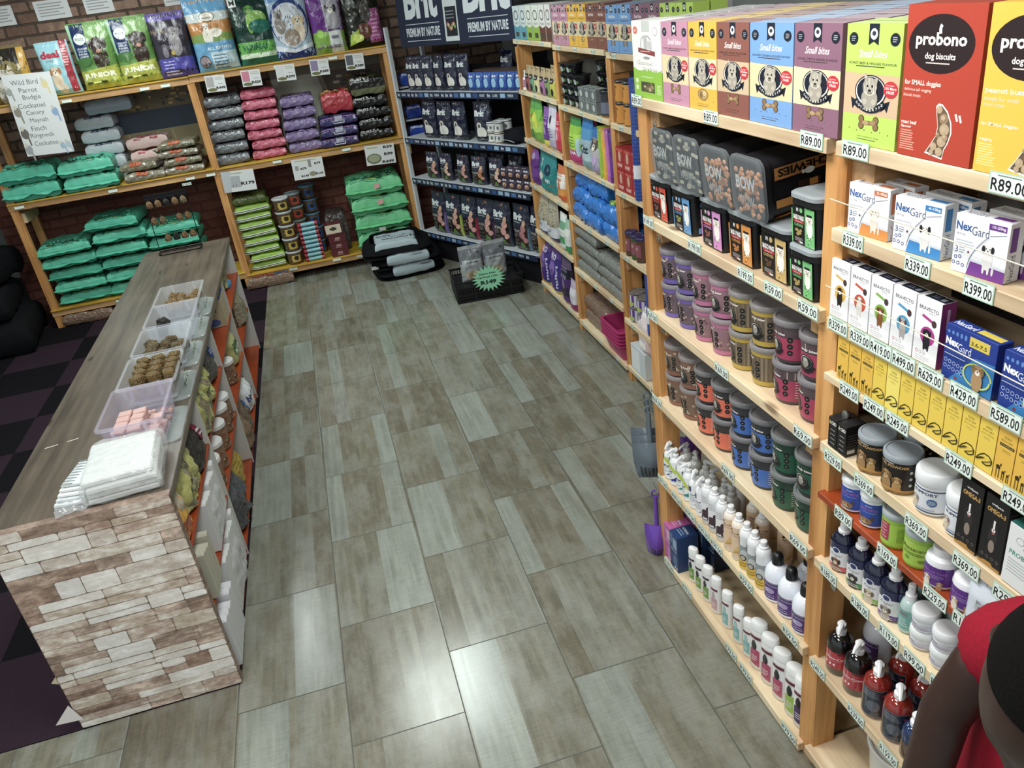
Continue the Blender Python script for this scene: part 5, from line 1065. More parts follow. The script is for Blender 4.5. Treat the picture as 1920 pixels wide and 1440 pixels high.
# ---- standing bags on the top back shelf
def bag(label, w, h, d, x, draw, col, mat=None, seal=.05, z=1.8375, lean=6, y=None, rot=0, grp='standing pet food bags on the top back shelf', seed=1, amp=.003):
    pr = pouch(w, h, d, draw, col, mat or FILMS, name='pet_food_bag', seal=seal, seed=seed, amp=amp)
    return place(pr, label, 'bag', grp, (x, (y if y is not None else YB + .05 + d / 2), z), R(rot), tilt=(-R(lean), 0, 0) and None)
def d_gold(p): p.rect(0, .55, 1, .95, '2a2620'); p.poly([(0, 0), (1, 0), (1, .6), (.6, .75), (0, .55)], '8a7a48'); p.rect(.85, .3, 1, .95, 'c8982c'); p.text('TOP', .35, .78, .4, .10, 'c8b890', bold=.03); dog(p, .45, .42, .2, 'd8d2c4', 'c8c0b0', muzzle='e8e4dc')
def d_deal(p): p.rect(0, 0, 1, 1, '8fc4cf'); p.rect(.74, .03, .95, 1, 'a82838'); p.text('deal', .38, .76, .58, .14, 'b02840', bold=.05); p.text('puppy', .38, .64, .3, .05, '6a5a68'); p.rows(.76, .9, .92, 8, .05, .02, 'd8a8a8'); p.disc(.84, .34, .12, '9a2838'); dog(p, .40, .44, .14, 'e0c8a8', 'b07848'); p.ell(.5, .12, .14, .10, 'd8c8b0')
def d_jun(p):
    p.rect(0, 0, 1, 1, '5d8a3e'); p.ell(.65, .85, .4, .15, '7aa35a'); p.ell(.2, .45, .25, .12, '3f6e30'); p.rect(.08, .48, .42, .98, '1a2c58'); p.rect(0, .46, .08, .98, '9cc8a0'); p.ell(.27, .76, .15, .085, 'd0d4d0', 18); p.text('POLICE', .27, .76, .2, .04, '48506a')
    for k, t in enumerate(('UNLEASH', 'YOUR', 'INNER', 'LEGEND')): p.text(t, .26, .62 - k * .04, .24, .03, 'c8d0dc', bold=.02)
    dog(p, .66, .66, .17, '3a2a24', '2c201c', muzzle='4a3830'); p.ell(.66, .56, .06, .03, 'c88a78', 10); p.rect(0, 0, 1, .29, 'a9ae34'); p.poly([(0, .29), (1, .29), (1, .33), (.5, .31), (0, .27)], 'a9ae34'); p.text('JUNIOR', .5, .20, .84, .10, 'f0f0d8', bold=.05)
    for x in (.12, .5): p.rect(x, .09, x + .14, .12, '3a4018')
    p.rect(.28, .095, .48, .115, 'e0e070')
def d_purp(p): p.rect(0, 0, 1, 1, '332d3a'); p.rect(0, .88, 1, 1, '5a4a9a'); p.text('LIFE', .3, .94, .3, .05, 'b8b0d8'); p.text('Vet Choice', .3, .72, .5, .06, 'a08850', shear=.3); dog(p, .62, .68, .15, '8a8488', '6a646a', muzzle='a09a9c'); dog(p, .3, .48, .07, '77717a', '5a545c', muzzle='989298'); p.rect(0, 0, 1, .30, '4a44a0'); p.rows(.15, .26, .5, 3, .05, .02, 'a8a4d8'); p.rows(.15, .10, .6, 2, .04, .02, 'c8c4e8'); p.disc(.5, .38, .06, 'b89a3a', 10); p.text('ALL BREEDS', .35, .04, .4, .03, 'd0ccec')
def d_mont(p): p.rect(0, .42, 1, 1, 'b87a30'); p.rect(0, .78, 1, 1, '5a9ac4'); p.rect(0, .68, 1, .80, 'c8d0cc'); p.ell(.5, .74, .18, .07, '2a2420', 20); p.ell(.5, .74, .165, .06, 'e0d8c8', 20); p.text('MONTEGO', .5, .725, .24, .025, '3a2c24', bold=.03); p.rect(0, .40, 1, .52, '7a9a4a'); dog(p, .42, .60, .10, 'e8e0d0', 'a0643a', 'a0643a'); p.ell(.62, .52, .16, .06, 'e8e0d0'); p.rect(0, 0, 1, .40, '5f9cc4'); p.text('ALL BREEDS', .62, .31, .6, .045, 'dfe8ee', bold=.02); p.rect(.38, .02, .98, .26, 'b8ccd4'); p.rows(.42, .22, .8, 5, .045, .016, '4a6a80'); p.ell(.2, .14, .14, .09, '4a3a30', 18); p.ell(.2, .14, .12, .075, '8a7a80', 16)
def d_wuma(p): p.rect(0, 0, 1, 1, '0f3a30'); p.ell(.5, .85, .4, .12, '0a2a26'); dog(p, .5, .80, .10, '5a9a3a', '2c6a30', lay='x', muzzle='8ab84a'); p.ell(.65, .66, .25, .12, '7aa83a'); p.ell(.45, .6, .08, .14, '8ab84a'); p.ell(.7, .55, .3, .1, '1a6a5a'); p.rect(.02, .86, .22, .98, 'dfe3df'); p.text('M', .12, .92, .13, .07, '2a2c2a', bold=.03); p.rect(0, .08, 1, .34, '5aa83c'); p.rect(0, .10, 1, .17, 'c8d8b8'); p.text('WUMA!', .45, .255, .66, .09, '1f6a40', shear=.2, bold=.04); p.text('adult', .12, .70, .05, .16, 'c8dcd0', vert=True); p.rect(0, 0, 1, .10, '1a6a58')
def d_prot(p): p.rect(0, 0, 1, 1, 'a8bcd0'); p.rect(0, .80, 1, 1, '5f90c0'); p.text('PROTEIN', .38, .88, .6, .06, '20304a', bold=.02); p.text('Tech', .82, .88, .22, .06, '20304a', shear=.4); p.ell(.5, .50, .48, .34, '1f3a78', 28); p.ell(.5, .47, .44, .31, 'c8ccd4', 28); cat(p, .26, .62, .11, '8a8078', '5a5048'); dog(p, .72, .52, .12, 'e0ccac', 'c8b08c'); p.ell(.5, .3, .2, .12, '9a8a7a'); p.rect(0, 0, 1, .14, '1f3a8a'); p.poly([(0, .14), (.5, .08), (1, .14), (1, .20), (.5, .13), (0, .22)], 'dce2ec')
def d_java(p): p.rect(0, 0, 1, 1, '6a2a88'); p.rect(.45, .34, 1, .94, 'a8a4b0'); p.text('JUAVA', .45, .93, .66, .08, 'dcd4e4', bold=.05); p.text('ADVANCED', .34, .85, .4, .035, 'c8c0d0'); dog(p, .68, .66, .14, 'b8b4b8', '2c2a30', '2c2a30'); p.rect(0, 0, 1, .33, '7cac30'); p.rect(.5, .0, .88, .36, 'd8dadc'); p.rect(.5, .33, .88, .36, '4a2a68'); p.disc(.24, .30, .13, '7ab020', 18); p.disc(.24, .30, .10, '98d038', 18); p.rows(.56, .26, .82, 2, .14, .05, '7a7c84')
def d_opti(p): p.rect(0, 0, 1, 1, '1c2014'); p.poly([(.1, .98), (.75, .99), (.68, .9), (.3, .88)], 'd8dcd8'); p.text('OPTIMIZOR', .42, .94, .5, .04, '1c2014', bold=.03); p.rect(.62, .06, .98, .58, 'c060a0'); p.text('2-1', .8, .5, .24, .07, 'e8c8dc', bold=.03); p.rows(.68, .42, .92, 5, .06, .02, 'e0b8d0'); dog(p, .6, .70, .13, '4a4440', '38322c', muzzle='6a625a'); p.ell(.5, .26, .2, .12, '6a3a28', 18); p.poly([(.05, .05), (.3, .1), (.36, .3), (.1, .22)], 'a8c828'); p.ell(.3, .16, .15, .06, 'd0e050'); [p.disc(.18, .62 - k * .09, .035, 'a8a898', 10) for k in range(5)]
bag('gold and black dog food bag half behind the bird price sign, far left', .34, .40, .12, -2.12, d_gold, '7a6a40', seed=3)
bag('light blue puppy food bag with red stripe on the top back shelf', .24, .385, .10, -1.745, d_deal, '8fc4cf', seed=4)
bag('lime green junior dog food bag with brown dog, left of the identical pair', .30, .485, .12, -1.455, d_jun, '65903e', seed=5, rot=-3)
bag('lime green junior dog food bag with brown dog, right of the identical pair', .30, .485, .12, -1.16, d_jun, '65903e', seed=6, rot=3)
bag('dark grey and violet dog food bag between the green and light blue ones', .285, .475, .12, -.872, d_purp, '3c3650', seed=7)
bag('light blue and tan dog food bag with terrier puppy picture', .33, .54, .13, -.555, d_mont, '6a9cc0', seed=8)
bag('dark green adult dog food bag with lime band', .31, .51, .13, -.225, d_wuma, '12443a', seed=9)
bag('pale blue protein pet food bag with kittens and puppy', .32, .54, .13, .068, d_prot, 'a0b4cc', seed=10)
bag('purple and lime pet food bag near the right end of the top shelf', .27, .50, .12, .365, d_java, '6a2a88', seed=11)
bag('black and lime puppy food bag at the right end of the top back shelf', .31, .50, .13, .66, d_opti, '1c2014', seed=12)
bag('blue bag standing behind the violet and light blue bags', .26, .40, .10, -.72, None, '2458a8', seed=13, y=YB + .26)
# ---- middle back bay
def tx(t, c, x=.5, y=.13, w=.5, h=.13, **k): return lambda p: p.text(t, x, y, w, h, c, bold=.04, **k)
gr = [sack(.295, .34, .115, '6c6f74', lambda p: (p.text('JUAVA', .55, .10, .36, .09, '20242c', bold=.04, flip=True), p.ell(.22, .075, .04, .035, '2a3048', 9)), seed=k, amp=.007) for k in (1, 2)]
stack(gr, 6, -.655, YB + .245, 1.09, .094, 'dark grey shrink wrapped pet food sack in the left stack', 'sack', 'dark grey sacks', rot=3, dx=.008, seed=3)
pk = [sack(.285, .34, .105, 'c8607a', lambda p: (p.rect(.1, .03, .26, .30, 'a02840'), p.text('ideal', .62, .10, .42, .11, 'a8284a', bold=.05, flip=True)), seed=k, amp=.008) for k in (5, 6)]
stack(pk, 7, -.355, YB + .24, 1.09, .081, 'pink shrink wrapped pet food sack in the second stack', 'sack', 'pink sacks', rot=4, dx=.006, seed=5)
pu = [sack(.28, .34, .11, '7d6a98', lambda p: (p.rect(.1, .12, .9, .20, '8f7cab'), [p.ell(.4 + j * .1, .10, .018, .014, '3a3050', 8) for j in range(3)], p.rows(.6, .36, .9, 1, .05, .03, '3a2f54')), seed=k, amp=.006) for k in (8, 9)]
stack(pu, 5, -.04, YB + .24, 1.09, .094, 'mauve shrink wrapped pet food sack in the third stack', 'sack', 'mauve sacks', rot=3, dx=.004, seed=6)
nv = sack(.32, .34, .10, '40386e', lambda p: (p.rect(.04, .06, .96, .085, 'c088c0'), p.rect(.44, .0, .56, .4, 'a8a8c0'), p.rect(.02, .22, .98, .5, '4c4a88')), seed=12, amp=.004)
hb = MB(); hb.tube([(-.045, -.17, .05), (-.045, -.19, .03), (.045, -.19, .03), (.045, -.17, .05)], .005, 6, 'd0d0d8')
nvp = ('zipped_bag', [('bag_body', nv[1][0][1], []), ('handle', hb.mesh('handle', SATIN), [])])
stack(nvp, 3, .275, YB + .185, 1.09, .088, 'violet zipped carry bag with pink piping and white handle', 'bag', 'violet zipped bags', rot=2, seed=8)
st(sack(.26, .30, .17, 'b02c38', lambda p: (p.rect(0, .3, 1, .5, 'c8a060'), p.rect(0, .02, 1, .14, 'c03440')), seed=14, amp=.012), 'red and tan plastic bag lying on top of the violet zipped bags', 'bag', None, .31, YB + .22, 1.36)
st(sack(.14, .12, .2, 'c8a02c', seed=16), 'yellow bag wedged behind the violet zipped bags', 'bag', None, .19, YB + .42, 1.09)
blk = [sack(.30, .34, .115, '17171a', lambda p: (p.rect(.10, .03, .54, .17, 'c8c8c8'), p.rect(.115, .04, .525, .16, '17171a'), p.text('TRUSTY', .32, .10, .37, .09, 'd8d8d8', bold=.06), p.ell(.78, .10, .12, .045, '5a5a58', 10)), seed=k, amp=.007) for k in (17, 18)]
stack(blk, 4, .60, YB + .245, 1.09, .092, 'black dog food sack with white framed lettering', 'sack', 'black sacks', rot=3, seed=9, dx=-.004)
olv = [sack(.30, .34, h_, '6a6e4c', lambda p: (p.rect(.02, 0, .98, .2, '1c1c1c'), p.rect(.10, .03, .54, .17, 'c8c8c8'), p.rect(.115, .04, .525, .16, '17171a'), p.text('TRUSTY', .32, .10, .37, .09, 'd8d8d8', bold=.06), p.ell(.6, .6, .3, .1, '4a4e34')), seed=k, amp=.008) for k, h_ in ((20, .10), (21, .15))]
st(olv[1], 'olive and black dog food sack on top of the black stack', 'sack', 'olive and black sacks', .595, YB + .245, 1.459)
# ---- left middle shelf: green, white and clear sacks
TEAL = '43b394'
def d_green(p):
    for k in range(4): x = .26 + k * .15; p.disc(x, .40, .055, '174f40', 14); p.disc(x, .40, .042, '58c8a8', 14); p.ell(x, .40, .022, .014, '174f40', 7)
    p.rect(.12, .325, .88, .335, '174f40'); p.text('SEAFCO', .5, .25, .42, .07, '1a4a2c', bold=.06); p.rect(.3, .16, .72, .205, '174f40'); p.rect(.35, .17, .66, .195, 'a8c060'); p.line([(.78, .16), (.78, .29), (.93, .29), (.93, .16), (.78, .16)], .005, '174f40'); p.line([(.81, .24), (.85, .19), (.90, .27)], .005, '174f40'); p.rect(.12, .14, .15, .27, '174f40'), p.rows(.2, .10, .7, 1, .05, .02, '2c8c6c')
gs = [sack(w_, d_, h_, c_, d_green, WOVEN, seed=s_, amp=.010, flap=.030) for w_, d_, h_, c_, s_ in ((.43, .42, .13, TEAL, 31), (.415, .42, .12, '4ab898', 32), (.425, .42, .14, '3dab8d', 33), (.50, .44, .158, '62c486', 34))]
st(gs[0], 'teal woven feed sack on the left middle shelf, lower at the far left', 'sack', 'teal sacks on the middle shelf', -2.25, YB + .16, 1.095, 0)
st(gs[2], 'teal woven feed sack on the left middle shelf, upper at the far left', 'sack', 'teal sacks on the middle shelf', -2.24, YB + .16, 1.226, 0)
st(gs[1], 'teal woven feed sack on the left middle shelf, lower in the centre', 'sack', 'teal sacks on the middle shelf', -1.79, YB + .16, 1.095, 0)
st(gs[1], 'teal woven feed sack on the left middle shelf, upper in the centre', 'sack', 'teal sacks on the middle shelf', -1.80, YB + .16, 1.218, R(2))
wh = sack(.30, .20, .125, 'b4bcc4', lambda p: (p.text('PETZ', .5, .13, .3, .1, '2a3450', bold=.04, flip=True), p.rect(.46, .1, .5, .42, '3a4668')), FILMS, seed=36, amp=.006)
stack(wh, 5, -1.665, YB + .382, 1.095, .108, 'silvery white pet food sack behind the teal sacks', 'sack', 'silvery white sacks', rot=4, seed=12)
st(sack(.36, .22, .12, '9aa8b8', lambda p: p.ell(.5, .5, .3, .2, '2a3a60'), FILMS, seed=37), 'blue grey sack with navy print on top at the back, under the top shelf', 'sack', None, -1.52, YB + .36, 1.64)
pw = sack(.34, .19, .12, 'd4b4ae', lambda p: (p.rect(0, .22, 1, .34, 'b05a5c'), p.text('RED', .3, .28, .1, .05, 'e8d8d0'), p.rect(.55, .04, .68, .10, 'b03040'), p.rect(.3, .04, .42, .10, 'b03040'), p.rows(.3, .45, .7, 2, .06, .03, 'a04848')), FILMS, seed=38, amp=.006)
stack(pw, 3, -1.325, YB + .385, 1.095, .108, 'cream and red pet food sack behind the clear seed bags', 'sack', 'cream and red sacks', rot=4, seed=14)
ob = MB(); ob.box(-.03, .03, -.002, 0, -.02, .02, 'd8642c')
def seedbag(w, d, h, c, s_, sticker=True):
    def cf(u, v): return c
    return sack(w, d, h, c, (lambda p: (p.rect(.38, .01, .56, .24, 'd8622a'), p.text('R29', .47, .10, .10, .06, '5a2410'))) if sticker else None, GRAIN if not sticker else inkmat_clear, seed=s_, amp=.007)
inkmat_clear = inkmat('clear_bag_of_seed', .24, .6, crinkle=.6, cs=30, mottle=.45, ms=90)
sb = [seedbag(.32, .28, .085, '98907a', 41), seedbag(.30, .28, .08, '8a8468', 42)]
stack(sb, 2, -1.39, YB + .16, 1.095, .078, 'clear bag of seed with orange sticker, middle of the shelf', 'bag', 'clear seed bags with orange stickers', rot=5, seed=15)
stack(sb, 4, -1.05, YB + .17, 1.095, .068, 'clear bag of seed with orange sticker beside the centre post', 'bag', 'clear seed bags with orange stickers', rot=5, seed=16)
gl = MB(); q = random.Random(2)
for k in range(16): a = q.uniform(0, 6.28); l = q.uniform(.03, .06); gl.add([(0, 0, 0), (l * math.cos(a) * .5 - .006, l * math.sin(a) * .5, l * .6), (l * math.cos(a), l * math.sin(a), l), (l * math.cos(a) * .5 + .006, l * math.sin(a) * .5, l * .6)], [(0, 1, 2, 3)], q.choice(['2a5a2c', '3c7a3c', '1f4424']))
st(proto('plastic_plant', [('plastic_plant', gl, SATIN)]), 'small tuft of dark green plastic leaves between the sacks', 'plant', None, -1.22, YB + .10, 1.262)
# ---- left bottom shelf: piles of teal sacks
stack(gs[:3], 5, -2.185, YB + .28, .17, .108, 'teal woven feed sack in the left pile on the bottom shelf', 'sack', 'teal sacks in the left pile', rot=5, seed=20, dx=-.006)
stack([gs[1], gs[0], gs[2]], 6, -1.75, YB + .28, .17, .114, 'teal woven feed sack in the middle pile on the bottom shelf', 'sack', 'teal sacks in the middle pile', rot=5, seed=21)
stack(gs[:2], 5, -1.315, YB + .28, .17, .108, 'teal woven feed sack in the right pile behind the counter', 'sack', 'teal sacks in the right pile', rot=5, seed=22)
ss = sack(.42, .28, .10, '9c7c64', lambda p: (p.rect(.25, .2, .55, .45, 'b83a48'), p.rect(.55, .22, .8, .42, '3f78b8')), inkmat('clear_bag_of_mixed_seed', .3, .5, crinkle=.5, cs=40, mottle=.7, ms=130), seed=44, amp=.006)
st(ss, 'clear bag of mixed seed on the floor under the left end of the shelving', 'bag', 'seed bags on the floor', -2.20, YB + .14, .002); st(ss, 'clear bag of mixed seed on the floor under the shelving, right of the first', 'bag', 'seed bags on the floor', -1.74, YB + .15, .002)
st(ss, 'clear bag of mixed seed on the floor under the lime green packs', 'bag', 'seed bags on the floor', -.62, YB + .10, .002)
# ---- middle bottom bay
lm = MB(); base = sack(.30, .34, .078, '8ab420', None, WOVEN, seed=50, amp=.003)
for z_, c_ in ((.030, 'd8dcd4'), (.038, '22261c'), (.046, 'd8dcd4')): lm.tube([(-.165, -.165, z_ - .008), (-.1, -.178, z_ - .010), (.06, -.178, z_ - .002), (.145, -.168, z_ + .002)], .0045, 5, c_)
lmp = ('zipped_pack', [('pack_body', base[1][0][1], []), ('zip', lm.mesh('zip', SATIN), [])])
stack(lmp, 8, -.60, YB + .245, .136, .0745, 'lime green mat pack with black and white zip', 'pack', 'lime green zipped packs', rot=2, seed=24, dx=-.004)
st(sack(.29, .34, .07, '5a6a2a', seed=51), 'dull green pack on top of the lime green zipped packs', 'pack', None, -.62, YB + .245, .735)
def drum(lidc, c1, lab):
    b = MB(); b.lathe([(.062, 0), (.066, .005), (.070, .108)], 28, '5c4a34'); p = cylpad(b, .067, .10, .005, rf=lambda z: .0665 + .004 * z / .108, step=.0005, base=.0012); q = random.Random(c1)
    for k in range(150): p.ell(q.random(), q.uniform(.05, .95), .010, .035, q.choice(['a8844c', '7a5c34', 'c4a468', '4a3a28', '8a3a2c']), 6)
    if lab: p.rect(.44, .2, .62, .8, lab); p.disc(.53, .55, .05, '2a2418', 12)
    t = MB(); t.lathe([(.073, .106), (.074, .108), (.074, .118), (.071, .121), (.068, .121), (.066, .117), (0, .117)], 28, lidc)
    return proto('nut_tub', [('tub_body', b, SATIN), ('lid', t, SATIN)])
D1 = drum('c8ccd0', 3, 'c8a83a'); D2 = drum('8fa0a8', 7, 'c03a28'); D3 = drum('5a86a8', 9, '2a5aa0'); D3 = ('nut_tub', D3[1])
stack(D1, 5, -.362, YB + .10, .136, .1215, 'clear tub of mixed nuts with white lid in the front stack', 'tub', 'tubs of nuts in the front stack', jit=.004, seed=30)
stack(D2, 5, -.255, YB + .235, .136, .1215, 'clear tub of nuts with grey lid in the second stack', 'tub', 'tubs of nuts in the second stack', jit=.004, seed=31)
stack(D3, 5, -.12, YB + .33, .136, .129, 'clear tub with blue rim and blue label at the back', 'tub', 'blue rimmed tubs', jit=.004, seed=32)
rl = MB(); rl.tube([(-.085, 0, .022), (-.06, 0, .022), (.06, 0, .022), (.085, 0, .022)], [.026, .021, .021, .026], 12, ['a02838'] * 12 + ['7ab8c4'] * 12 + ['a02838'] * 12 + ['a02838'] * 2)
stack(proto('sachet_roll', [('sachet_roll', rl, FILM)]), 9, -.185, YB + .06, .136, .040, 'small red and pale blue rolled sachet', 'sachet', 'rolled sachets', rot=4, jit=.004, seed=33)
mb = carton('treat_carton', .155, .16, .065, '5c1f26', lambda p: (p.text('AERO', .5, .55, .3, .3, 'c8a8a0', bold=.03), p.rows(.3, .3, .7, 1, .1, .06, 'c09890')), top=lambda p: p.ell(.5, .5, .1, .08, 'c8a080'))
stack(mb, 3, .045, YB + .10, .136, .0655, 'maroon treat carton with pale lettering', 'box', 'maroon cartons', jit=.004, rot=2, seed=34)
st(carton('treat_carton', .15, .15, .10, '5c1f26', lambda p: (p.rect(.04, .2, .96, 1, 'd4c6ac'), p.ell(.5, .62, .22, .14, '3a3028'), p.ell(.5, .62, .1, .2, '4a4038'))), 'cream fronted display carton on top of the maroon cartons', 'box', None, .03, YB + .09, .334)
st(sack(.2, .24, .36, '4c4440', None, inkmat_clear, seed=55, amp=.012), 'bulging clear bag of dark treats behind the maroon cartons', 'bag', None, .07, YB + .31, .136)
gb = gs[3]; q = random.Random(7)
for k, (nm, x, z) in enumerate((('lowest', .485, .136), ('second', .495, .296), ('third', .485, .456), ('top', .475, .616))):
    st(gb, f'big light green woven feed sack beside the corner rack, {nm} of the pile of four', 'sack', 'light green sacks in the pile', x, YB + .235, z, R(q.uniform(-2, 2)))
o = MB(); o.add([(0, 0, 0), (.05, -.006, .01), (.05, -.02, -.03), (0, -.016, -.04)], [(0, 1, 2, 3)], 'b8847c'); pt = proto('paper_label', [('paper_label', o, CARD, None, 0)])
st(pt, 'small pink paper label on the upper light green sack', 'label', 'pink paper labels', .47, YB + .008, .72); st(pt, 'small pink paper label on the third light green sack', 'label', 'pink paper labels', .475, YB + .008, .575)
# ---- price notices hanging from the back shelves
def note(w, h, draw, label, x, z, y=None, rot=0, name='price_notice', grp='price notices on the back shelves'):
    b = MB(); b.box(-w / 2, w / 2, 0, .001, 0, h, 'd6d8d8'); draw(Pad(b, lambda u, v, o: (u - w / 2, -o, v), w, h, step=.0003))
    o = b.build(name, CARD, None, (x, y or YB - .012, z)); o.rotation_euler = (0, R(rot), 0); return tagp(o, label, 'notice', grp)
def d_note(price, c='b0a0b0', oval_='6a6a3a'): return lambda p: (p.rect(.05, .3, .42, .92, c), p.ell(.28, .14, .24, .11, oval_, 14), p.rows(.5, .88, .95, 2, .1, .05, 'b0b4a0'), p.rows(.6, .5, .9, 1, .08, .05, '9aa0a4'), p.text(price, .72, .24, .46, .17, '1c1e22', bold=.05))
for k, (pr_, x, c) in enumerate((('R449', -.62, 'a8a4a4'), ('R429', -.335, 'c8788c'), ('R399', -.055, 'd0d0d0'), ('R389', .225, '8a7aa0'), ('R389', .52, '5a5c68'))):
    note(.155, .125, d_note(pr_, c), f'white price notice {pr_} under the top shelf, {ORD[k]} from the centre post', x, 1.685, rot=3)
note(.27, .175, lambda p: (p.rows(.1, .9, .7, 1, .1, .06, 'a8ac90'), p.rect(.2, .2, .55, .75, 'a8acb0'), p.text('R179', .76, .36, .42, .16, '1c1e22', bold=.05), p.poly([(0, 0), (.22, .0), (.3, 1), (0, 1)], 'b8bcc0'), p.text('11', .35, .3, .12, .1, '55585c')), 'white price notice R179 hanging over the lime green packs', -.655, .875, rot=3)
note(.265, .175, lambda p: (p.rows(.1, .93, .9, 1, .1, .06, 'b8b890'), p.rect(.52, .55, .62, .92, '8a8c88'), p.rect(.08, .45, .2, .68, '9a9c94'), p.ell(.62, .22, .12, .12, '8a8a70', 12), p.text('R79', .35, .52, .2, .11, '1c1e22', bold=.05), p.text('R79', .82, .7, .2, .11, '1c1e22', bold=.05), p.text('R149', .36, .16, .24, .11, '1c1e22', bold=.05), p.text('R139', .84, .2, .24, .11, '1c1e22', bold=.05)), 'white price notice with four small prices in the centre of the back bay', -.06, .875, rot=2)
note(.26, .17, lambda p: (p.rows(.08, .9, .5, 1, .1, .06, 'a8b070'), p.ell(.28, .32, .25, .26, '6a7058', 18), p.ell(.28, .34, .2, .2, '9aa080', 14), p.text('R59', .78, .85, .3, .15, '1c1e22', bold=.05), p.text('R99', .78, .5, .3, .15, '1c1e22', bold=.05), p.text('R449', .74, .12, .4, .15, '1c1e22', bold=.05)), 'white price notice R59 R99 R449 over the light green sacks', .575, .885, rot=3)
bd = ['Wild Bird', 'Parrot', 'Budgie', 'Cockatiel', 'Canary', 'Maynah', 'Finch', 'Ringneck', 'Cockatoo']
def d_bird(p):
    for k, t in enumerate(bd): p.text(t, .42 + .03 * (k % 3), .90 - k * .094, .062 * len(t), .058 if 'y' not in t and 'g' not in t.lower() else .07, '5c6064')
    for x, y, c, s_ in ((.82, .86, 'd8c890', 1), (.86, .52, '8aa4c8', 1), (.1, .55, '8a8478', 1.1), (.10, .28, '6a645c', 1.2), (.08, .08, '9a9ca0', 1.1), (.80, .09, '9ab4c8', .8), (.92, .10, 'a8bcc8', .8), (.06, .8, '9a9c98', .9)):
        p.ell(x, y, .07 * s_, .055 * s_, c, 14); p.ell(x - .03, y + .055 * s_, .035 * s_, .026 * s_, 'c8c4b4', 10); p.poly([(x + .02, y), (x + .05, y - .13 * s_), (x + .08, y - .12 * s_), (x + .06, y)], c)
note(.345, .60, d_bird, 'white sign listing nine bird kinds, hanging at the left of the back shelves', -1.985, 1.43, y=7.215, rot=3, name='bird_sign', grp=None)
for x, w_ in ((-2.10, .16), (-1.73, .26), (-1.38, .22), (-.80, .16)):
    note(w_, .14, lambda p: (p.rows(.1, .85, .9, 5, .15, .06, '9a9ca0')), f'white paper notice on the brick wall above the back shelves, {["far left", "second", "third", "right"][[-2.10, -1.73, -1.38, -.80].index(x)]}', x, 2.38 if x != -.80 else 2.36, y=7.755, grp='paper notices on the wall')
# ---- corner rack goods; rotation of the rack
RR = -n_r
def rk(pr, label, cat, grp, t, z, d, dep=.0, rot=0): X_, Y_ = CR(t, .03 + d / 2 + dep); return place(pr, label, cat, grp, (X_, Y_, z), RR + rot)
def d_brit(edge, food, sub):
    def f(p):
        p.rect(0, 0, 1, 1, '23263c'); p.poly([(0, 0), (1, 0), (1, .55), (0, .42)], '2c211f'); p.text('Brit', .42, .74, .56, .15, 'd4d8dc', bold=.05); p.rows(.16, .64, .7, 1, .04, .018, '9aa0ac'); p.text(sub, .34, .44, .5, .06, 'c0bcb8', bold=.02); p.rows(.14, .38, .5, 3, .03, .01, '8a8480')
        p.ell(.76, .50, .13, .08, food, 12); p.ell(.70, .36, .13, .09, food, 12); p.ell(.80, .62, .08, .07, 'c89a78', 10); p.ell(.84, .25, .10, .06, food, 12); p.poly([(.5, .05), (.62, .22), (.78, .16), (.9, .05)], '5a7a3a'); p.poly([(.93, .0), (1, 0), (1, .55), (.95, .5)], edge); p.ell(.55, .93, .07, .03, 'b86a3a', 8)
        for k in range(8): p.disc(.15 + (k % 4) * .1, .24 - (k // 4) * .09, .025, '7a746c', 8)
    return f
q = random.Random(3)
for k, (t, ec, fc) in enumerate(((1.33, '6a5a98', 'c89088'), (1.11, 'a8b83a', 'd0988c'), (.885, 'a02848', 'd4988e'), (.66, '5a3a5a', 'd09a90'), (.45, '303848', 'd49c90'), (.205, '5a7488', 'b87a7c'), (-.0, '8a3a68', 'c89088'))):
    pr = pouch(.215, .365, .10, d_brit(ec, fc, ['CHICKEN', 'CHICKEN', 'S - L', 'CHICKEN', 'CHICKEN', 'CARROT & OAT', 'TURKEY'][k]), '1e2136', FOIL, name='pet_food_bag', seal=.06, seed=60 + k, amp=.003)
    rk(pr, f'navy dog food bag with meat picture on the lowest rack shelf, {ORD[k]} from left', 'bag', 'navy bags on the lowest rack shelf', t, .246, .10, rot=R(q.uniform(-6, 6)))
for k, (t, fc) in enumerate(((1.30, 'c89088'), (1.10, 'd8b09a'), (.86, 'c89088'), (.65, 'b8805a'), (.43, 'd8b0a0'))):
    pr = pouch(.165, .225, .08, d_brit('2a2e44', fc, 'DOG'), '1e2136', FOIL, name='pet_food_bag', seal=.06, seed=70 + k, amp=.002, nu=12, nv=14)
    rk(pr, f'small navy dog food bag on the third rack shelf, {ORD[k]} from left', 'bag', 'navy bags on the third rack shelf', t, .736, .08, rot=R(q.uniform(-6, 6)))
    if k > 1: rk(pr, f'small navy dog food bag behind on the third rack shelf, {ORD[k - 2]} from left', 'bag', 'navy bags behind on the third rack shelf', t - .1, .736, .08, dep=.12)
pkp = pouch(.085, .082, .05, lambda p: (p.text('Brit', .4, .8, .6, .16, 'd0ccd8', bold=.05), p.ell(.5, .4, .3, .2, 'c8a08c', 12), p.ell(.6, .32, .2, .14, '9a6a4a', 10), p.rect(0, 0, 1, .1, '5a3a4a')), '33263c', FOIL, name='treat_sachet', seed=80, amp=.001, nu=8, nv=8)
n_ = 0
for lev in range(2):
    for row in range(2 if lev else 1):
        for c in range(4):
            n_ += 1; rk(pkp, f'small meat treat sachet, third rack shelf, {ORD[c]} from left, {"upper" if lev else "lower"} {"back" if row else "front"}', 'sachet', 'meat treat sachets', .31 - c * .088, .737 + lev * .083, .05, dep=row * .06)
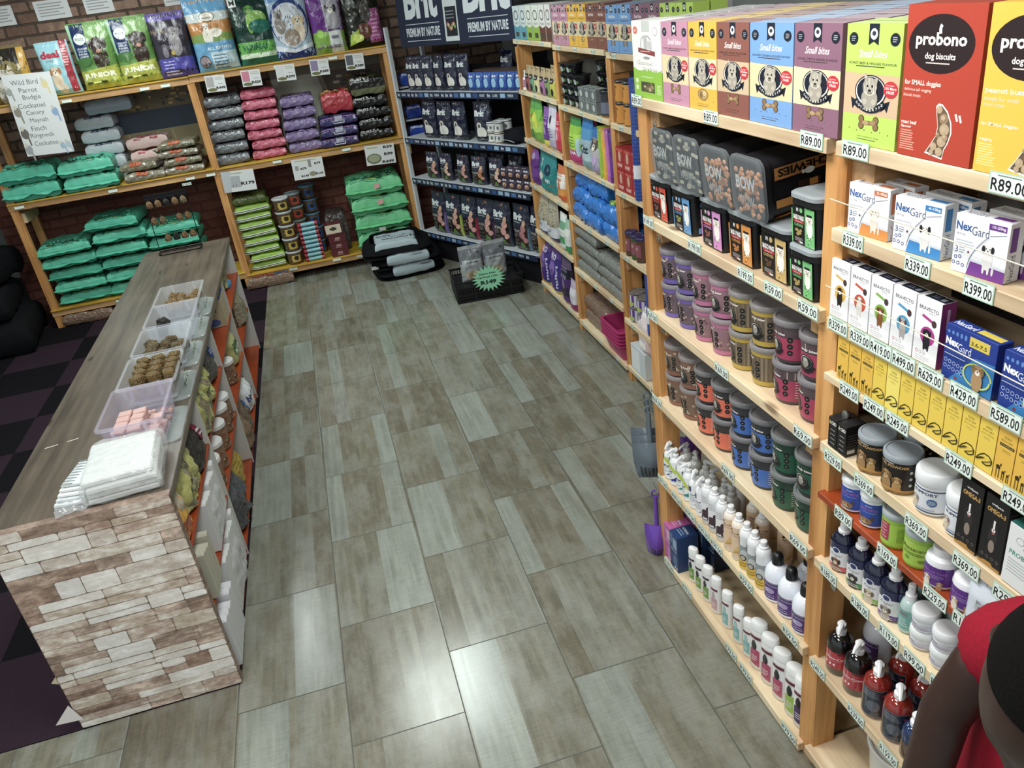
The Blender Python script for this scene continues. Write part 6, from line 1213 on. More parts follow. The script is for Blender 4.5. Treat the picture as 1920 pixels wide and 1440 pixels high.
def d_bcat(p): p.rect(0, 0, 1, 1, '1b2038'); p.text('Brit', .46, .72, .6, .15, 'd8dcdc', bold=.05); cat(p, .48, .42, .14, 'd8d4cc', '5a5048'); p.ell(.62, .24, .24, .15, 'd4d0c8', 14); p.rect(0, 0, 1, .14, '14172a'); p.rows(.3, .08, .7, 1, .03, .02, '8a90a8'); p.rows(.56, .84, .8, 3, .04, .012, '8088a4')
for k, t in enumerate((1.345, 1.235, 1.02, .82, .60, .52)):
    pr = pouch(.19, .295, .09, d_bcat, '1b2038', FOIL, name='pet_food_bag', seal=.06, seed=90 + k, amp=.003, nu=14, nv=16)
    rk(pr, f'navy cat food bag with white cat on the second rack shelf, {ORD[k]} from left', 'bag', 'navy cat bags on the second rack shelf', t, 1.086, .09, dep=.085 if k in (0, 4) else 0, rot=R(q.uniform(-6, 6)))
for k, t in enumerate((1.37, 1.27, 1.13, .98, .82, .665)):
    pr = pouch(.145, .265, .07, d_bcat, '1b2038', FOIL, name='pet_food_bag', seal=.06, seed=100 + k, amp=.002, nu=12, nv=14)
    rk(pr, f'navy cat food bag with white cat on the top rack shelf, {ORD[k]} from left', 'bag', 'navy cat bags on the top rack shelf', t, 1.469, .07, rot=R(q.uniform(-8, 8)))
rk(pr, 'navy cat food bag standing alone behind the blue sachets', 'bag', None, .36, 1.469, .07, dep=.19)
rk(('pet_food_bag', pr[1]), 'navy bag standing in the back row behind the cat bags', 'bag', None, 1.05, 1.469, .07, dep=.17)
bs = pouch(.088, .13, .045, lambda p: (p.rect(0, 0, 1, 1, '2450a0'), p.text('Brit', .5, .78, .5, .13, 'd8e0ee', bold=.05), p.ell(.5, .42, .3, .26, '8ab8d8', 14), p.rect(0, 0, 1, .18, '1a3a80'), p.text('Brit', .3, .08, .2, .06, 'd8e0ee')), '2450a0', FILMS, name='treat_sachet', seed=110, amp=.001, nu=8, nv=10)
for k in range(7): rk(bs, f'bright blue treat sachet on the top rack shelf, {ORD[k]} from left', 'sachet', 'blue treat sachets', .555 - k * .092, 1.469, .045)
b = MB(); b.box(-.29, .29, -.02, .10, 0, .14, '4a3a34', bev=.002); rk(proto('display_carton', [('display_carton', b, CARD)]), 'brown display carton behind the blue treat sachets', 'box', None, .32, 1.469, .05, dep=.07)
cn = can(.040, .075, 'd0d4d4', lambda p: (p.rect(.2, 0, .8, 1, 'd4d6d4'), p.ell(.45, .5, .05, .3, '4a4a4e', 12), p.ell(.6, .5, .04, .25, '6a6a6c', 12), p.text('Brit', .52, .8, .08, .2, '3a4460')), lidc='c4c8ca', name='food_can', rim=.004, lidr=1.0)
for lev in range(2):
    for c in range(2):
        for row in range(2 if lev else 1): rk(cn, f'white pet food can on the second rack shelf, {"upper" if lev else "lower"} {["left", "right"][c]}, {"back" if row else "front"} row', 'can', 'white pet food cans', .42 - c * .085, 1.086 + lev * .0765, .08, dep=row * .085)
hat = MB()
for k, (x, y, r_) in enumerate(((0, 0, .10), (-.13, .02, .08), (.08, .04, .09))): hat.lathe([(.001, .11 - k * .02), (r_ * .6, .10 - k * .02), (r_ * .95, .05), (r_, .0)][::-1], 18, '15171e', cx=x, cy=y)
hat.grid(lambda u, v: (-.12 + u * .2, -.06 - v * .07, .02 + .015 * math.sin(PI * u)), 8, 4, '15171e'); hat.tube([(-.12 + .2 * k / 10, -.13, .021 + .015 * math.sin(PI * k / 10)) for k in range(11)], .003, 5, 'b0b4b8')
rk(proto('cap', [('cap', hat, CLOTH)]), 'pile of black caps with white edging at the right of the second rack shelf', 'cap', None, .17, 1.086, .2)
for z in (1.48, 1.20, 1.03):
    st(sack(.14, .18, .10, '2448b8', lambda p: (p.rect(.2, .05, .8, .2, 'b8c8e8'), p.rows(.3, .16, .7, 1, .04, .03, '2448b8')), FILMS, seed=int(z * 10), amp=.004), 'blue bag in the gap between back shelves and rack, ' + {1.48: 'upper', 1.20: 'middle', 1.03: 'lower'}[z], 'bag', 'blue bags in the gap', .965, 7.52, z)
b = MB()
for z in (1.477, 1.197, 1.027): b.box(-.09, .09, -.12, .12, z - .012, z, 'b8bcc0')
b.box(-.09, -.08, .10, .12, 0, 1.7, 'b8bcc0'); o = b.build('wire_shelf', WHM, None, (.965, 7.52, 0)); tagp(o, 'narrow white shelf stand in the gap behind the corner rack', 'shelf')
# ================================================================== goods on the far right unit (x = 1.484)
def fr(pr, label, cat, grp, y, z, d, dep=0, rot=0, scale=None): return place(pr, label, cat, grp, (1.49 + dep + d / 2, y, z), NR + rot, None, scale)
q = random.Random(21)
def narrow(c1, c2): return lambda p: (p.rect(0, 0, 1, .34, c2), p.poly([(0, .34), (1, .34), (1, .42), (.5, .36), (0, .44)], c2), p.ell(.5, .72, .34, .15, '55585c', 16), p.ell(.5, .72, .26, .11, c1, 14), p.text('TREATS', .5, .48, .7, .06, '8a8a84', bold=.03), p.rect(.25, .08, .75, .22, '4a4436'))
for k, (y, w, c1, c2, t) in enumerate(((5.53, .155, 'c8d4d6', '4f9cb0', 'teal'), (5.375, .145, 'c8d4d6', '4f9cb0', 'teal'), (5.235, .135, 'd8dcd0', '8ab030', 'lime'), (5.09, .145, 'd8dcd0', '8ab030', 'lime'), (4.955, .125, 'dcd8d4', '6a3c30', 'brown'), (4.83, .11, 'dcd8d4', '6a3c30', 'brown'))):
    pr = carton('treat_carton', w - .006, .07, .20, c1, narrow(c1, c2)); fr(pr, f'white and {t} treat carton on the far top shelf, {ORD[k]} from the corner', 'box', 'treat cartons on the far top shelf', y, 1.823 if y > 4.79 else 1.812, .07)
    fr(('treat_carton', pr[1]), f'white and {t} carton in the second far top row, {ORD[k]} from corner', 'box', 'cartons in the second row of the far top shelf', y, 1.823 if y > 4.79 else 1.812, .07, dep=.075)
yy = 4.755; k = 0
for nm, w in (('pink', .14), ('pink', .14), ('golden yellow', .155), ('golden yellow', .14), ('reddish brown', .145), ('reddish brown', .13), ('light blue', .155), ('light blue', .155), ('mauve', .155), ('mauve', .15), ('lime green', .15), ('lime green', .15)):
    pr, pw = BP[nm]; z = 1.811 if yy > 3.95 else 1.801
    for dep, t in ((0, 'front row'), (.075, 'second row')): fr(pr, f'{nm} biscuit carton on the far top shelf, {t}, {ORD[k]} after the white ones', 'box', f'{nm} cartons on the far top shelf', yy - w / 2, z, .068, dep=dep, scale=((w - .004) / pw, 1, .98))
    yy -= w; k += 1
for k in range(5):
    fr(carton('treat_carton', .13, .07, .20, 'b8b8b8', narrow('b8b8b8', '8a8c90')), f'grey and white treat carton at the near end of the far top shelf, {ORD[k]}', 'box', 'grey cartons on the far top shelf', 3.86 - k * .17, 1.801, .07, dep=.16)
# row 1: hanging-card pouches, black bowls
def d_kraft(c): return lambda p: (p.rect(0, 0, 1, .62, c), p.rect(.42, .9, .58, .93, '2a2620'), p.poly([(.1, .60), (.2, .70), (.8, .70), (.9, .60), (.8, .52), (.2, .52)], '22201e'), p.text('woof', .5, .61, .5, .08, 'c8c4bc', bold=.03), p.ell(.6, .22, .22, .14, '2e2a26', 10))
for k, (y, c) in enumerate(((5.45, '9a4a48'), (5.35, '6a9a78'), (5.24, 'd4c88a'), (5.12, 'a86aa0'), (5.01, '7a9a58'), (4.90, 'c8c040'))):
    fr(pouch(.098, .165, .05, d_kraft(c), 'b09a72', SATIN, name='treat_pouch', seed=120 + k, amp=.0015, nu=8, nv=10), 'kraft topped treat pouch with ' + ['dull red', 'green', 'cream', 'mauve', 'olive', 'yellow'][k] + ' lower half', 'pouch', 'kraft topped pouches', y, 1.498, .05)
    if k > 2: fr(pouch(.09, .17, .04, d_kraft('b0a070'), 'b09a72', SATIN, name='treat_pouch', seed=130 + k, amp=.0015, nu=6, nv=8), f'kraft pouch in the second row, behind the {["mauve", "olive", "yellow"][k - 3]} one', 'pouch', 'kraft pouches in the second row', y, 1.498, .04, dep=.07)
fr(bottle(pr_round(.024, .085), 'e4e6e8', lambda p: (p.rect(.2, .0, .8, .6, 'b07a90'), p.rect(.4, .6, .55, .8, '8a3a68')), 'spray', r=.024), 'small white and pink bottle at the corner end of the far second shelf', 'bottle', None, 5.555, 1.498, .05)
bw = MB(); bw.lathe([(.038, 0), (.040, .003), (.050, .05), (.056, .052), (.056, .056), (.053, .058), (0, .056)], 18, '1f2024', sx=1.1, sy=1.0); p = cylpad(bw, .047, .04, .006, sx=1.1, rf=lambda z: .0405 + .2 * z, step=.0006, base=.0014); p.rect(.40, .1, .56, .75, 'b8bcc0'); p.rect(.42, .4, .50, .7, '6a78a0'); p.rect(.56, .2, .62, .6, '5a7a4a')
BW = proto('food_tub', [('food_tub', bw, GLOSS)])
for c, y in enumerate((4.70, 4.59, 4.48)):
    for lv in range(4 if c < 2 else 3): fr(BW, f'small black food tub, {ORD[c]} stack from left, {["lowest", "second", "third", "top"][lv]} in the stack', 'tub', 'small black food tubs', y, 1.479 + lv * .059, .11)
for c, y in enumerate((4.44, 4.31)):
    for lv in range(4): fr(BW, f'small black food tub in the rear {["left", "right"][c]} stack, {["lowest", "second", "third", "top"][lv]}', 'tub', 'small black food tubs at the back', y, 1.479 + lv * .059, .11, dep=.13)
cb = carton('can_carton', .085, .07, .062, '7c8484', lambda p: (p.rect(.1, .15, .9, .85, '5a6464'), p.ell(.5, .5, .25, .3, 'b0b4b0', 10)), top=lambda p: p.ell(.5, .5, .4, .4, '9aa0a0', 14))
for c, y in enumerate((4.36, 4.265, 4.17)):
    for lv in range(2): fr(cb, f'small grey printed carton, {["left", "middle", "right"][c]} column, {["lower", "upper"][lv]}', 'box', 'small grey cartons', y, 1.479 + lv * .064, .07)
fr(can(.045, .13, '3a3c44', lambda p: p.rect(.2, .1, .8, .6, '6a7088'), lidc='141418', name='canister'), 'dark canister with black lid at the right of the second shelf', 'canister', None, 4.05, 1.479, .09)
# row 2: bright pouches
def stripes(cs): return lambda p: [p.rect(0, i / len(cs), 1, (i + 1) / len(cs), c) for i, c in enumerate(cs)]
def fp(label, y, z, w, h, d, cs, extra=None, dep=0, rot=0, sd=1, mat=None, grp='bright pouches on the far unit'):
    def f(p):
        stripes(cs)(p)
        if extra: extra(p)
    return fr(pouch(w, h, d, f, cs[-1], mat or FILMS, name='pet_food_pouch', seal=.06, seed=140 + sd, amp=.003, nu=12, nv=14), label, 'pouch', grp, y, z, d, dep=dep, rot=rot)
paw = lambda c: lambda p: (p.ell(.5, .45, .18, .12, c, 12), [p.ell(.3 + k * .13, .62, .05, .05, c, 8) for k in range(4)], p.rows(.2, .8, .8, 2, .05, .02, c))
fp('lime and green cat pouch at the left of the far third shelf', 5.40, 1.171, .25, .29, .08, ['6a9a30', 'a8c84a', '7ab838', '58a048'], lambda p: (p.text('CAT', .3, .6, .3, .1, 'b83a28', bold=.05), p.ell(.65, .5, .2, .2, 'd0d830'), p.ell(.4, .2, .2, .1, '4a7a28')), sd=1)
fp('lime pouch standing behind the lime and green cat pouch', 5.30, 1.171, .2, .27, .05, ['8ab838', 'c8d860'], dep=.09, sd=2)
fp('purple and yellow pouch on the far third shelf', 5.14, 1.171, .15, .25, .07, ['d8c830', '6a3a90', '5a2a80', '6a3a90', '8a5aa8'], paw('b090c8'), sd=3)
fp('pale lilac pouch with black paw on the far third shelf', 5.02, 1.171, .16, .27, .07, ['a8a0b8', 'c0bccc', 'd4d0dc', 'c8c4d4'], lambda p: (p.ell(.5, .7, .14, .1, '2a2830', 10), p.rows(.2, .5, .8, 4, .06, .02, '6a4a88')), sd=4)
fp('bright red pouch beside the second post of the far unit', 4.885, 1.171, .11, .24, .06, ['c02840', 'd03858', 'b82038'], paw('e8c0c4'), sd=5)
fp('lime pouch with magenta foot hanging on the third shelf', 4.60, 1.146, .19, .27, .08, ['b02a68', 'c03878', '9ac828', 'a8d030', '90c020', '3a8a48'], lambda p: (p.text('LENA', .5, .27, .6, .07, 'e8e0e8', bold=.04), p.rows(.25, .6, .75, 4, .06, .02, '4a7a20'), p.ell(.1, .45, .1, .2, 'a8c8d0'), p.ell(.9, .4, .1, .2, 'a8c8d0')), sd=6)
fp('dark red printed pouch behind the lime and magenta one', 4.52, 1.146, .2, .30, .05, ['8a2038', 'a03050'], dep=.09, sd=7)
fp('green pouch behind the lime and magenta one', 4.66, 1.146, .15, .30, .05, ['2f7a3c', '48a050', '8a2a48'], dep=.10, sd=8)
fp('pale grey blue kitten litter pouch with blue top', 4.39, 1.146, .17, .29, .08, ['7a98a0', 'a8bcc4', '98b0bc', '4a90c0', '2a78b8'], lambda p: (p.text('Kitt', .5, .42, .7, .16, '20303c', bold=.03, shear=.2),), sd=9)
fp('lilac grey pouch with puppy face and purple heart', 4.235, 1.146, .15, .25, .08, ['9a8cb0', 'a8a0b4', 'b4b0b8', '8a8488', '2a68b0'], lambda p: (dog(p, .5, .66, .24, '8a8078', '4a4440', lay='x'), p.ell(.4, .34, .16, .09, 'c8a8d8'), p.ell(.6, .34, .16, .09, 'c8a8d8'), p.poly([(.25, .33), (.75, .33), (.5, .16)], 'c8a8d8')), sd=10)
for k, (y, c, t) in enumerate(((4.13, '98c020', 'lime'), (4.075, 'e8b020', 'yellow'), (4.025, 'c870b8', 'pink'), (3.975, '6a3098', 'purple'))):
    fp(f'{t} pouch turned edge on at the right of the third shelf', y, 1.146, .13, .275, .045, [c], paw('e8e0c8'), rot=R(70), sd=12 + k, dep=.04, grp='edge on pouches')
# row 3: purple, teal, orange pouches / blue bags
fp('purple pouch at the left end of the fourth far shelf', 5.56, .849, .17, .25, .08, ['5a2878', '6a3888', '5a2878', '7a4a98'], lambda p: (p.ell(.5, .8, .2, .09, 'a890c0', 12), p.rows(.2, .3, .6, 4, .05, .02, 'b8a0d0')), sd=20)
def d_teal(p): p.rect(0, 0, 1, 1, '1f7f82'); p.text('X', .3, .72, .16, .2, 'd0e0e0', bold=.1, shear=.4); p.ell(.68, .60, .15, .14, '1a2a48', 14); p.ell(.28, .42, .12, .1, 'd0ccc0'); p.text('SNAP', .25, .33, .22, .08, 'e0e8e8', bold=.03); p.text('EAST', .68, .33, .24, .08, 'e0e8e8', bold=.03); p.ell(.42, .24, .1, .05, '8a5a38'); p.ell(.84, .24, .1, .04, '8a5a38')
fr(pouch(.36, .27, .09, d_teal, '1f7f82', FILMS, name='pet_food_pouch', seed=161, amp=.003), 'wide teal twin pouch in the fourth row of the far unit', 'pouch', 'bright pouches on the far unit', 5.26, .849, .09)
fp('orange and white pouch beside the second post, fourth row', 4.95, .849, .16, .23, .07, ['c85a20', 'e09030', 'e8e0d8', 'e0d8d0', 'c86a38'], paw('c86a38'), sd=22)
bl = [sack(.262, .32, .13, '2478d0', (lambda p: (p.ell(.4, .3, .16, .1, '6aa030'), p.ell(.4, .3, .1, .06, 'a8c030'))) if k else None, inkmat_blue if False else FILM, seed=60 + k, amp=.022) for k in (0, 1, 2)]
for k, (y, z, dx) in enumerate(((4.61, .801, .0), (4.345, .801, -.01), (4.085, .801, .0), (4.61, .896, .01), (4.345, .896, .0), (4.085, .896, .0), (4.58, .991, .03), (4.31, .991, .02))):
    place(bl[k % 3], f'crinkled bright blue bag in the heap on the fourth far shelf, {["bottom left", "bottom middle", "bottom right", "middle left", "middle centre", "middle right", "top left", "top right"][k]}', 'bag', 'crinkled blue bags', (1.66 + dx, y, z), NR + R((k * 37) % 9 - 4), None, (1, 1, .70))
# row 4: clear pasta bags, grey litter bags
def d_clear(p):
    p.rect(0, 0, 1, .12, '2a2c68'); p.rect(0, .12, 1, .40, 'c4c6ce'); p.text('5kg', .5, .26, .2, .07, '4a4c60', bold=.03); qq = random.Random(3)
    for k in range(90): x, y = qq.uniform(.08, .92), qq.uniform(.42, .86); p.poly([(x, y), (x + .07, y + .02), (x + .065, y + .035), (x - .005, y + .015)], qq.choice(['c8b888', 'a89868', 'd8cca4', '8a7a50']))
for y, t in ((5.50, 'left'), (5.28, 'right')): fr(pouch(.21, .27, .09, d_clear, 'a8a090', FILMS, name='pet_food_pouch', seed=int(y * 100), amp=.004), f'clear pouch of pale chews with white and navy foot, {t}', 'pouch', 'clear pouches of chews', y, .501, .09)
fp('white and green stick pouch beside the second post, fifth row', 5.02, .501, .14, .25, .07, ['c8ccc8', '3f9a58', 'd0d4d0', '6aa080', 'd8dcd8'], sd=24)
fp('white and green stick pouch tight against the second post', 4.92, .501, .10, .23, .06, ['2f8a50', 'd0d4d0', 'd8dcd8', '9ab8a4'], sd=25)
GL = inkmat('clear_bag_of_grey_litter', .3, .5, crinkle=.5, cs=34, mottle=.45, ms=260)
lt = [sack(.385, .36, .088, '8a8c88', None, GL, seed=k, amp=.005) for k in (70, 71)]
for c, y, n in ((0, 4.56, 4), (1, 4.16, 3)):
    for k in range(n): place(lt[k % 2], f'clear bag of grey litter, {["left", "right"][c]} pile, {["lowest", "second", "third", "topmost"][k]}', 'bag', 'bags of grey litter', (1.68, y - .01, .451 + k * .074), NR + R(random.Random(k + c * 7).uniform(-1, 1)), None, (1, 1, .80))
# row 5
def d_pro(p): p.rect(0, 0, 1, 1, '5a3a88'); p.rect(.55, 0, 1, .8, '3a2a78'); p.text('PRO', .4, .80, .6, .14, 'd0c4e0', bold=.05, shear=.3); p.rect(0, 0, 1, .09, 'c8cc48'); p.ell(.4, .55, .3, .16, '7a5aa8'); p.text('nutri', .8, .4, .12, .5, 'c8c0e0', vert=True, bold=.03)
for y, t in ((5.57, 'left'), (5.34, 'right')): fr(pouch(.22, .34, .11, d_pro, '4a3078', FILMS, name='pet_food_bag', seed=int(y * 77), amp=.004), f'purple dog food bag with yellow foot on the lowest far shelf, {t}', 'bag', 'purple dog food bags', y, .086, .11)
fp('black and purple slim bag on the lowest far shelf', 5.09, .086, .20, .33, .09, ['5a2878', '2a1c38', '4a2868', '1c1828', '5a4868'], paw('8a78a0'), sd=30)
fp('white and purple pouch tight against the second post, lowest shelf', 4.93, .086, .11, .22, .06, ['8a2868', 'd0ccd8', 'd8d4dc', 'b8a8c0'], sd=31)
BL = inkmat('clear_bag_of_brown_litter', .3, .5, crinkle=.5, cs=34, mottle=.5, ms=240)
br = sack(.42, .36, .10, '8f7464', None, BL, seed=73, amp=.006)
for k in range(2): place(br, f'clear bag of brown pellets on the lowest far shelf, {["lower", "upper"][k]}', 'bag', 'bags of brown pellets', (1.70, 4.525 + k * .01, .083 + k * .094), NR + R(1 - k * 2), None, (1, 1, .9))
tr = MB(); hw, hd = .15, .19
for a, b2 in ((1.0, 0),):
    loft(tr, [(rrect(hw * .86, hd * .86, .03), 0), (rrect(hw, hd, .03), .10), (rrect(hw + .012, hd + .012, .034), .10), (rrect(hw + .012, hd + .012, .034), .105), (rrect(hw - .005, hd - .005, .03), .105), (rrect(hw * .84, hd * .84, .03), .006)], 'b02868')
tp = proto('litter_tray', [('litter_tray', tr, SATIN)])
for k in range(5): place(tp, f'bright pink litter tray, {["lowest", "second", "third", "fourth", "top"][k]} of the nested stack', 'tray', 'pink litter trays', (1.66, 4.135, .083 + k * .022), NR)
# third bay, mostly hidden by the near unit
oc = can(.045, .10, 'c8861c', lambda p: (p.rect(.2, 0, .8, 1, 'd08a1c'), p.rect(.3, .3, .5, .7, '8a5414'), p.text('UPS', .45, .8, .2, .14, '5a3810', bold=.03)), lidc='3a3c40', name='canister', rim=.006, lidr=1.0)
for c, y in enumerate((3.84, 3.74, 3.64)):
    for lv in range(2): fr(oc, f'amber canister beside the third post, {["left", "middle", "right"][c]} {["lower", "upper"][lv]}', 'canister', 'amber canisters', y, 1.469 + lv * .102, .09)
rc = carton('food_carton', .095, .08, .11, 'a82428', lambda p: (p.ell(.5, .6, .18, .25, 'c8a088', 12), p.text('cesar', .5, .2, .7, .16, 'e0b0a8', bold=.03), p.rect(.1, .85, .9, .93, 'c85a50')), top=lambda p: p.rect(0, 0, 1, 1, '9c1c24'))
for c, y in enumerate((3.845, 3.745, 3.645)):
    for lv in range(2): fr(rc, f'red food carton beside the third post, {["left", "middle", "right"][c]} {["lower", "upper"][lv]}', 'box', 'red food cartons', y, 1.131 + lv * .112, .08)
    for lv in range(2): fr(rc, f'red food carton one shelf lower, {["left", "middle", "right"][c]} {["lower", "upper"][lv]}', 'box', 'red food cartons one shelf lower', y, .786 + lv * .112, .08, dep=.15)
rb = MB(); rb.lathe([(.026, 0), (.027, .005), (.027, .56), (.024, .57)], 16, '24459a'); p = cylpad(rb, .027, .54, .01, step=.0008, base=.0012)
for i in range(14):
    for j in range(30): p.rect(i / 14, j / 30, i / 14 + .025, j / 30 + .012, '5a78c0')
p.rect(.2, .18, .8, .30, 'd8dce4')
RB = proto('wrapped_roll', [('wrapped_roll', rb, FILMS)])
place(RB, 'tall blue wrapped roll standing upright by the near unit end', 'roll', 'blue wrapped rolls', (1.50, 3.62, 1.131), 0)
place(RB, 'tall blue wrapped roll on the lower shelf by the near unit end', 'roll', 'blue wrapped rolls', (1.52, 3.61, .402), 0, scale=(1, 1, .66))
for k, (y, c) in enumerate(((3.84, '5a3a2a'), (3.76, '3a5a28'), (3.70, '5a3a2a'))):
    fr(can(.034, .13, c, lambda p: (p.rect(.3, .2, .65, .8, '8a4a58' if True else ''), p.text('RICE', .47, .6, .2, .12, 'd8c8b8')), lidc='2c2a5c', name='jar', base='3a2a20'), f'dark food jar with purple lid, {["left", "middle", "right"][k]}', 'jar', 'jars with purple lids', y, .786, .07)
pc = can(.048, .085, 'c8c8d0', lambda p: [p.rect(k / 9, 0, k / 9 + .055, 1, '5a3090') for k in range(9)] + [p.rect(.3, .1, .6, .4, 'a8b838')], lidc='6a6460', name='food_can', base='8a8a8c', rim=.004, lidr=1.0)
for c, y in enumerate((3.84, 3.735)):
    for lv in range(2): fr(pc, f'purple striped food can on the low shelf by the third post, {["left", "right"][c]} {["lower", "upper"][lv]}', 'can', 'purple striped food cans', y, .401 + lv * .087, .1)
fr(carton('carton', .2, .2, .16, 'c4ccd0', lambda p: p.rect(.05, .1, .6, .9, 'dfe3e4')), 'white carton on the lowest shelf next to the third post', 'box', None, 3.77, .101, .2)
fp('pale pink bag standing by the near unit end', 3.70, .263, .16, .30, .08, ['d8b8b4', 'e0c8c8', 'e4d4d4', 'e8e4e4'], lambda p: (p.text('Pets', .5, .85, .5, .07, '6a5060'), p.rect(.3, .08, .8, .25, 'e8e4e0')), sd=40)
# ================================================================== things on and in the counter
def cont(w, d, h, fillf, seed, tint='dfe4f0'):
    """clear storage box: thin walls with a rim, plus what lies in it is separate"""
    b = MB(); P = lambda s_, r_=.02: rrect(w / 2 * s_, d / 2 * s_, r_)
    n = len(P(1)); secs = [(P(.86), .003), (P(.97), h - .008), (P(1.04), h - .008), (P(1.04), h), (P(.95), h), (P(.84), .006)]
    loft(b, secs, tint)
    for sx in (-.25, .25): b.box(sx * w - .006, sx * w + .006, -d / 2 - .012, -d / 2 - .002, h * .45, h, tint); b.box(sx * w - .006, sx * w + .006, d / 2 + .002, d / 2 + .012, h * .45, h, tint)
    return proto('storage_box', [('storage_box', b, BOXC, None, 30)])
BOXC = inkmat('clear_storage_box', .18, .6, alpha=.22)
LIDC = inkmat('clear_storage_lid', .15, .6, alpha=.24)
bx = cont(.235, .30, .10, None, 1); lidm = MB(); loft(lidm, [(rrect(.100, .145, .03), 0), (rrect(.103, .148, .03), .006), (rrect(.098, .143, .03), .010), (rrect(.095, .14, .03), .009)], 'c4d4d4')
ld = proto('flat_cover', [('flat_cover', lidm, LIDC)])
def bell(c, s_, seed, cube=False):
    b = MB(); b.blob((0, 0, .026 * s_), (.026 * s_, .026 * s_, .026 * s_), c, n=10, seed=seed, rough=.5) if not cube else b.box(-.024, .024, -.022, .022, 0, .046, c, bev=.006)
    return proto('seed_treat', [('seed_treat', b, GRAIN, None, 60)])
q = random.Random(40)
WHERE = ['farthest box', 'second farthest box', 'middle box', 'second nearest box', 'nearest box']
for k, (y, nm, c, n, tint) in enumerate(((4.275, 'golden seed bell', 'b08a4c', 12, 'e0e4e8'), (3.955, 'dark seed bell', '3c342c', 3, 'd8dce8'), (3.605, 'speckled seed bell', '8c764c', 11, 'd8e0e8'), (3.25, 'golden seed cube', 'a08040', 24, 'e0e4e8'), (2.89, 'pink treat block', 'c49a92', 10, 'd0c8e0'))):
    bx = cont(.222, .325 if k < 4 else .345, .092 if k < 4 else .105, None, k, tint)
    place(ld, f'clear flat lid under the {WHERE[k]} on the counter', 'cover', 'clear lids under the boxes', (-.793, y, .8425), 0)
    place(bx, f'clear storage box of {nm}s, {WHERE[k]} on the counter', 'box', 'clear storage boxes on the counter', (-.833, y, .856), 0)
    pos = []
    for j in range(n):
        if k == 4:
            x0, y0, z0 = (-.89 + (j % 2) * .052, y - .11 + (j // 2) * .048, .864) if j < 8 else (-.79, y - .06 + (j - 8) * .1, .862)
            b = MB(); b.box(-.024, .024, -.021, .021, 0, .055 if j < 8 else .02, c, bev=.003)
            place(proto('treat_block', [('treat_block', b, CARD)]), f'pink treat block in the {WHERE[k]}, ' + f'{ORD[j]} from the near left corner', 'pet treat', 'pink treat blocks', (x0, y0, z0), R(q.uniform(-12, 12)))
        else:
            col, lay = j % 4, j // 12; row = (j // 4) % 3
            x0 = -.892 + row * .060 + q.uniform(-.001, .001) + (.02 if lay else 0); y0 = y - .085 + col * .062 + q.uniform(-.001, .001) + (.06 if k in (0, 2) and False else 0); z0 = .866 + lay * .05
            place(bell(c, q.uniform(1.05, 1.15), j + k * 10, cube=(k == 3)), f'{nm} in the {WHERE[k]}, {ORD[j % 12]} from near left, {["lower", "upper"][j // 12]} layer', 'pet treat', f'{nm}s in a box', (x0, y0, z0), R(q.uniform(0, 180)), tilt=(R(q.uniform(-35, 35)) if k < 3 else 0, R(q.uniform(-30, 30)) if k < 3 else 0, 0) if k < 3 else None)
    if k == 4:
        g = MB(); 
        for j in range(46): g.blob((q.uniform(-.04, .045), q.uniform(-.12, .12), .012), (.012, .014, .010), q.choice(['b88c88', 'c8a09a', 'a87c78']), n=6, seed=j)
        o = g.build('treat_crumbs', SATIN, None, (-.785, y, .856)); tagp(o, 'loose pink treat pieces filling the right half of the nearest box', 'pet treat'); o['kind'] = 'stuff'
    else: pricetag(ctr, 'R5', -.716, y + .02, .87).rotation_euler = (0, 0, R(90))
# packs of white foam trays in clear wrap at the near end of the counter
def wrap_pack(w, d, h, seed, n=4):
    b = MB(); q = random.Random(seed)
    for k in range(n):
        dx, dy = q.uniform(-.008, .008), q.uniform(-.008, .008); b.box(-w / 2 + dx, w / 2 + dx, -d / 2 + dy, d / 2 + dy, k * h / n + .002, (k + 1) * h / n, 'cdd2d0', bev=.004)
    f_ = sack(w + .03, d + .03, h + .014, 'eef2f2', None, WRAP, seed=seed, amp=.003, nu=16, nv=16)
    return proto('tray_pack', [('foam_trays', b, SATIN), ('wrap', MB(), WRAP)]) if False else ('tray_pack', [('foam_trays', b.mesh('foam_trays', SATIN), []), ('wrap', f_[1][0][1], [])])
WRAP = inkmat('clear_wrap', .12, .8, crinkle=.7, cs=24, alpha=.30)
place(wrap_pack(.215, .27, .085, 3), 'stack of white foam trays in clear wrap on the near end of the counter', 'pack', None, (-.835, 2.555, .8425), R(4))
lb = MB(); q = random.Random(9)
for k in range(5): lb.box(-.05 + .006 * k, .05, -.13 + .01 * k, .10 - .01 * k, .012 * k, .012 * k + .010, ['dfe4e4', 'd0d8d8', 'e8ecec'][k % 3], bev=.002)
p = Pad(lb, lambda u, v, o: (u - .03, v - .1, .0585 + o), .06, .18, step=.0003)
for k in range(9): p.rect(.05, .06 + k * .1, .7, .08 + k * .1, '5a6468'); p.rect(.1, .10 + k * .1, .5, .115 + k * .1, '9aa4a8')
o = lb.build('label_pad', FILMS, None, (-.985, 2.58, .8425), R(-10)); tagp(o, 'ragged pile of printed wrappers beside the foam trays', 'paper')
cw = MB(); cw.grid(lambda u, v: (-.09 + u * .16, -.05 + v * .1, .012 + .016 * noise.noise(Vector((u * 5, v * 5, 2)))), 16, 10, 'd8e0e4'); o = cw.build('clear_wrapper', WRAP, None, (-.955, 2.44, .845), R(14)); tagp(o, 'crumpled clear wrapper hanging at the near left corner of the tray pack', 'wrapper')
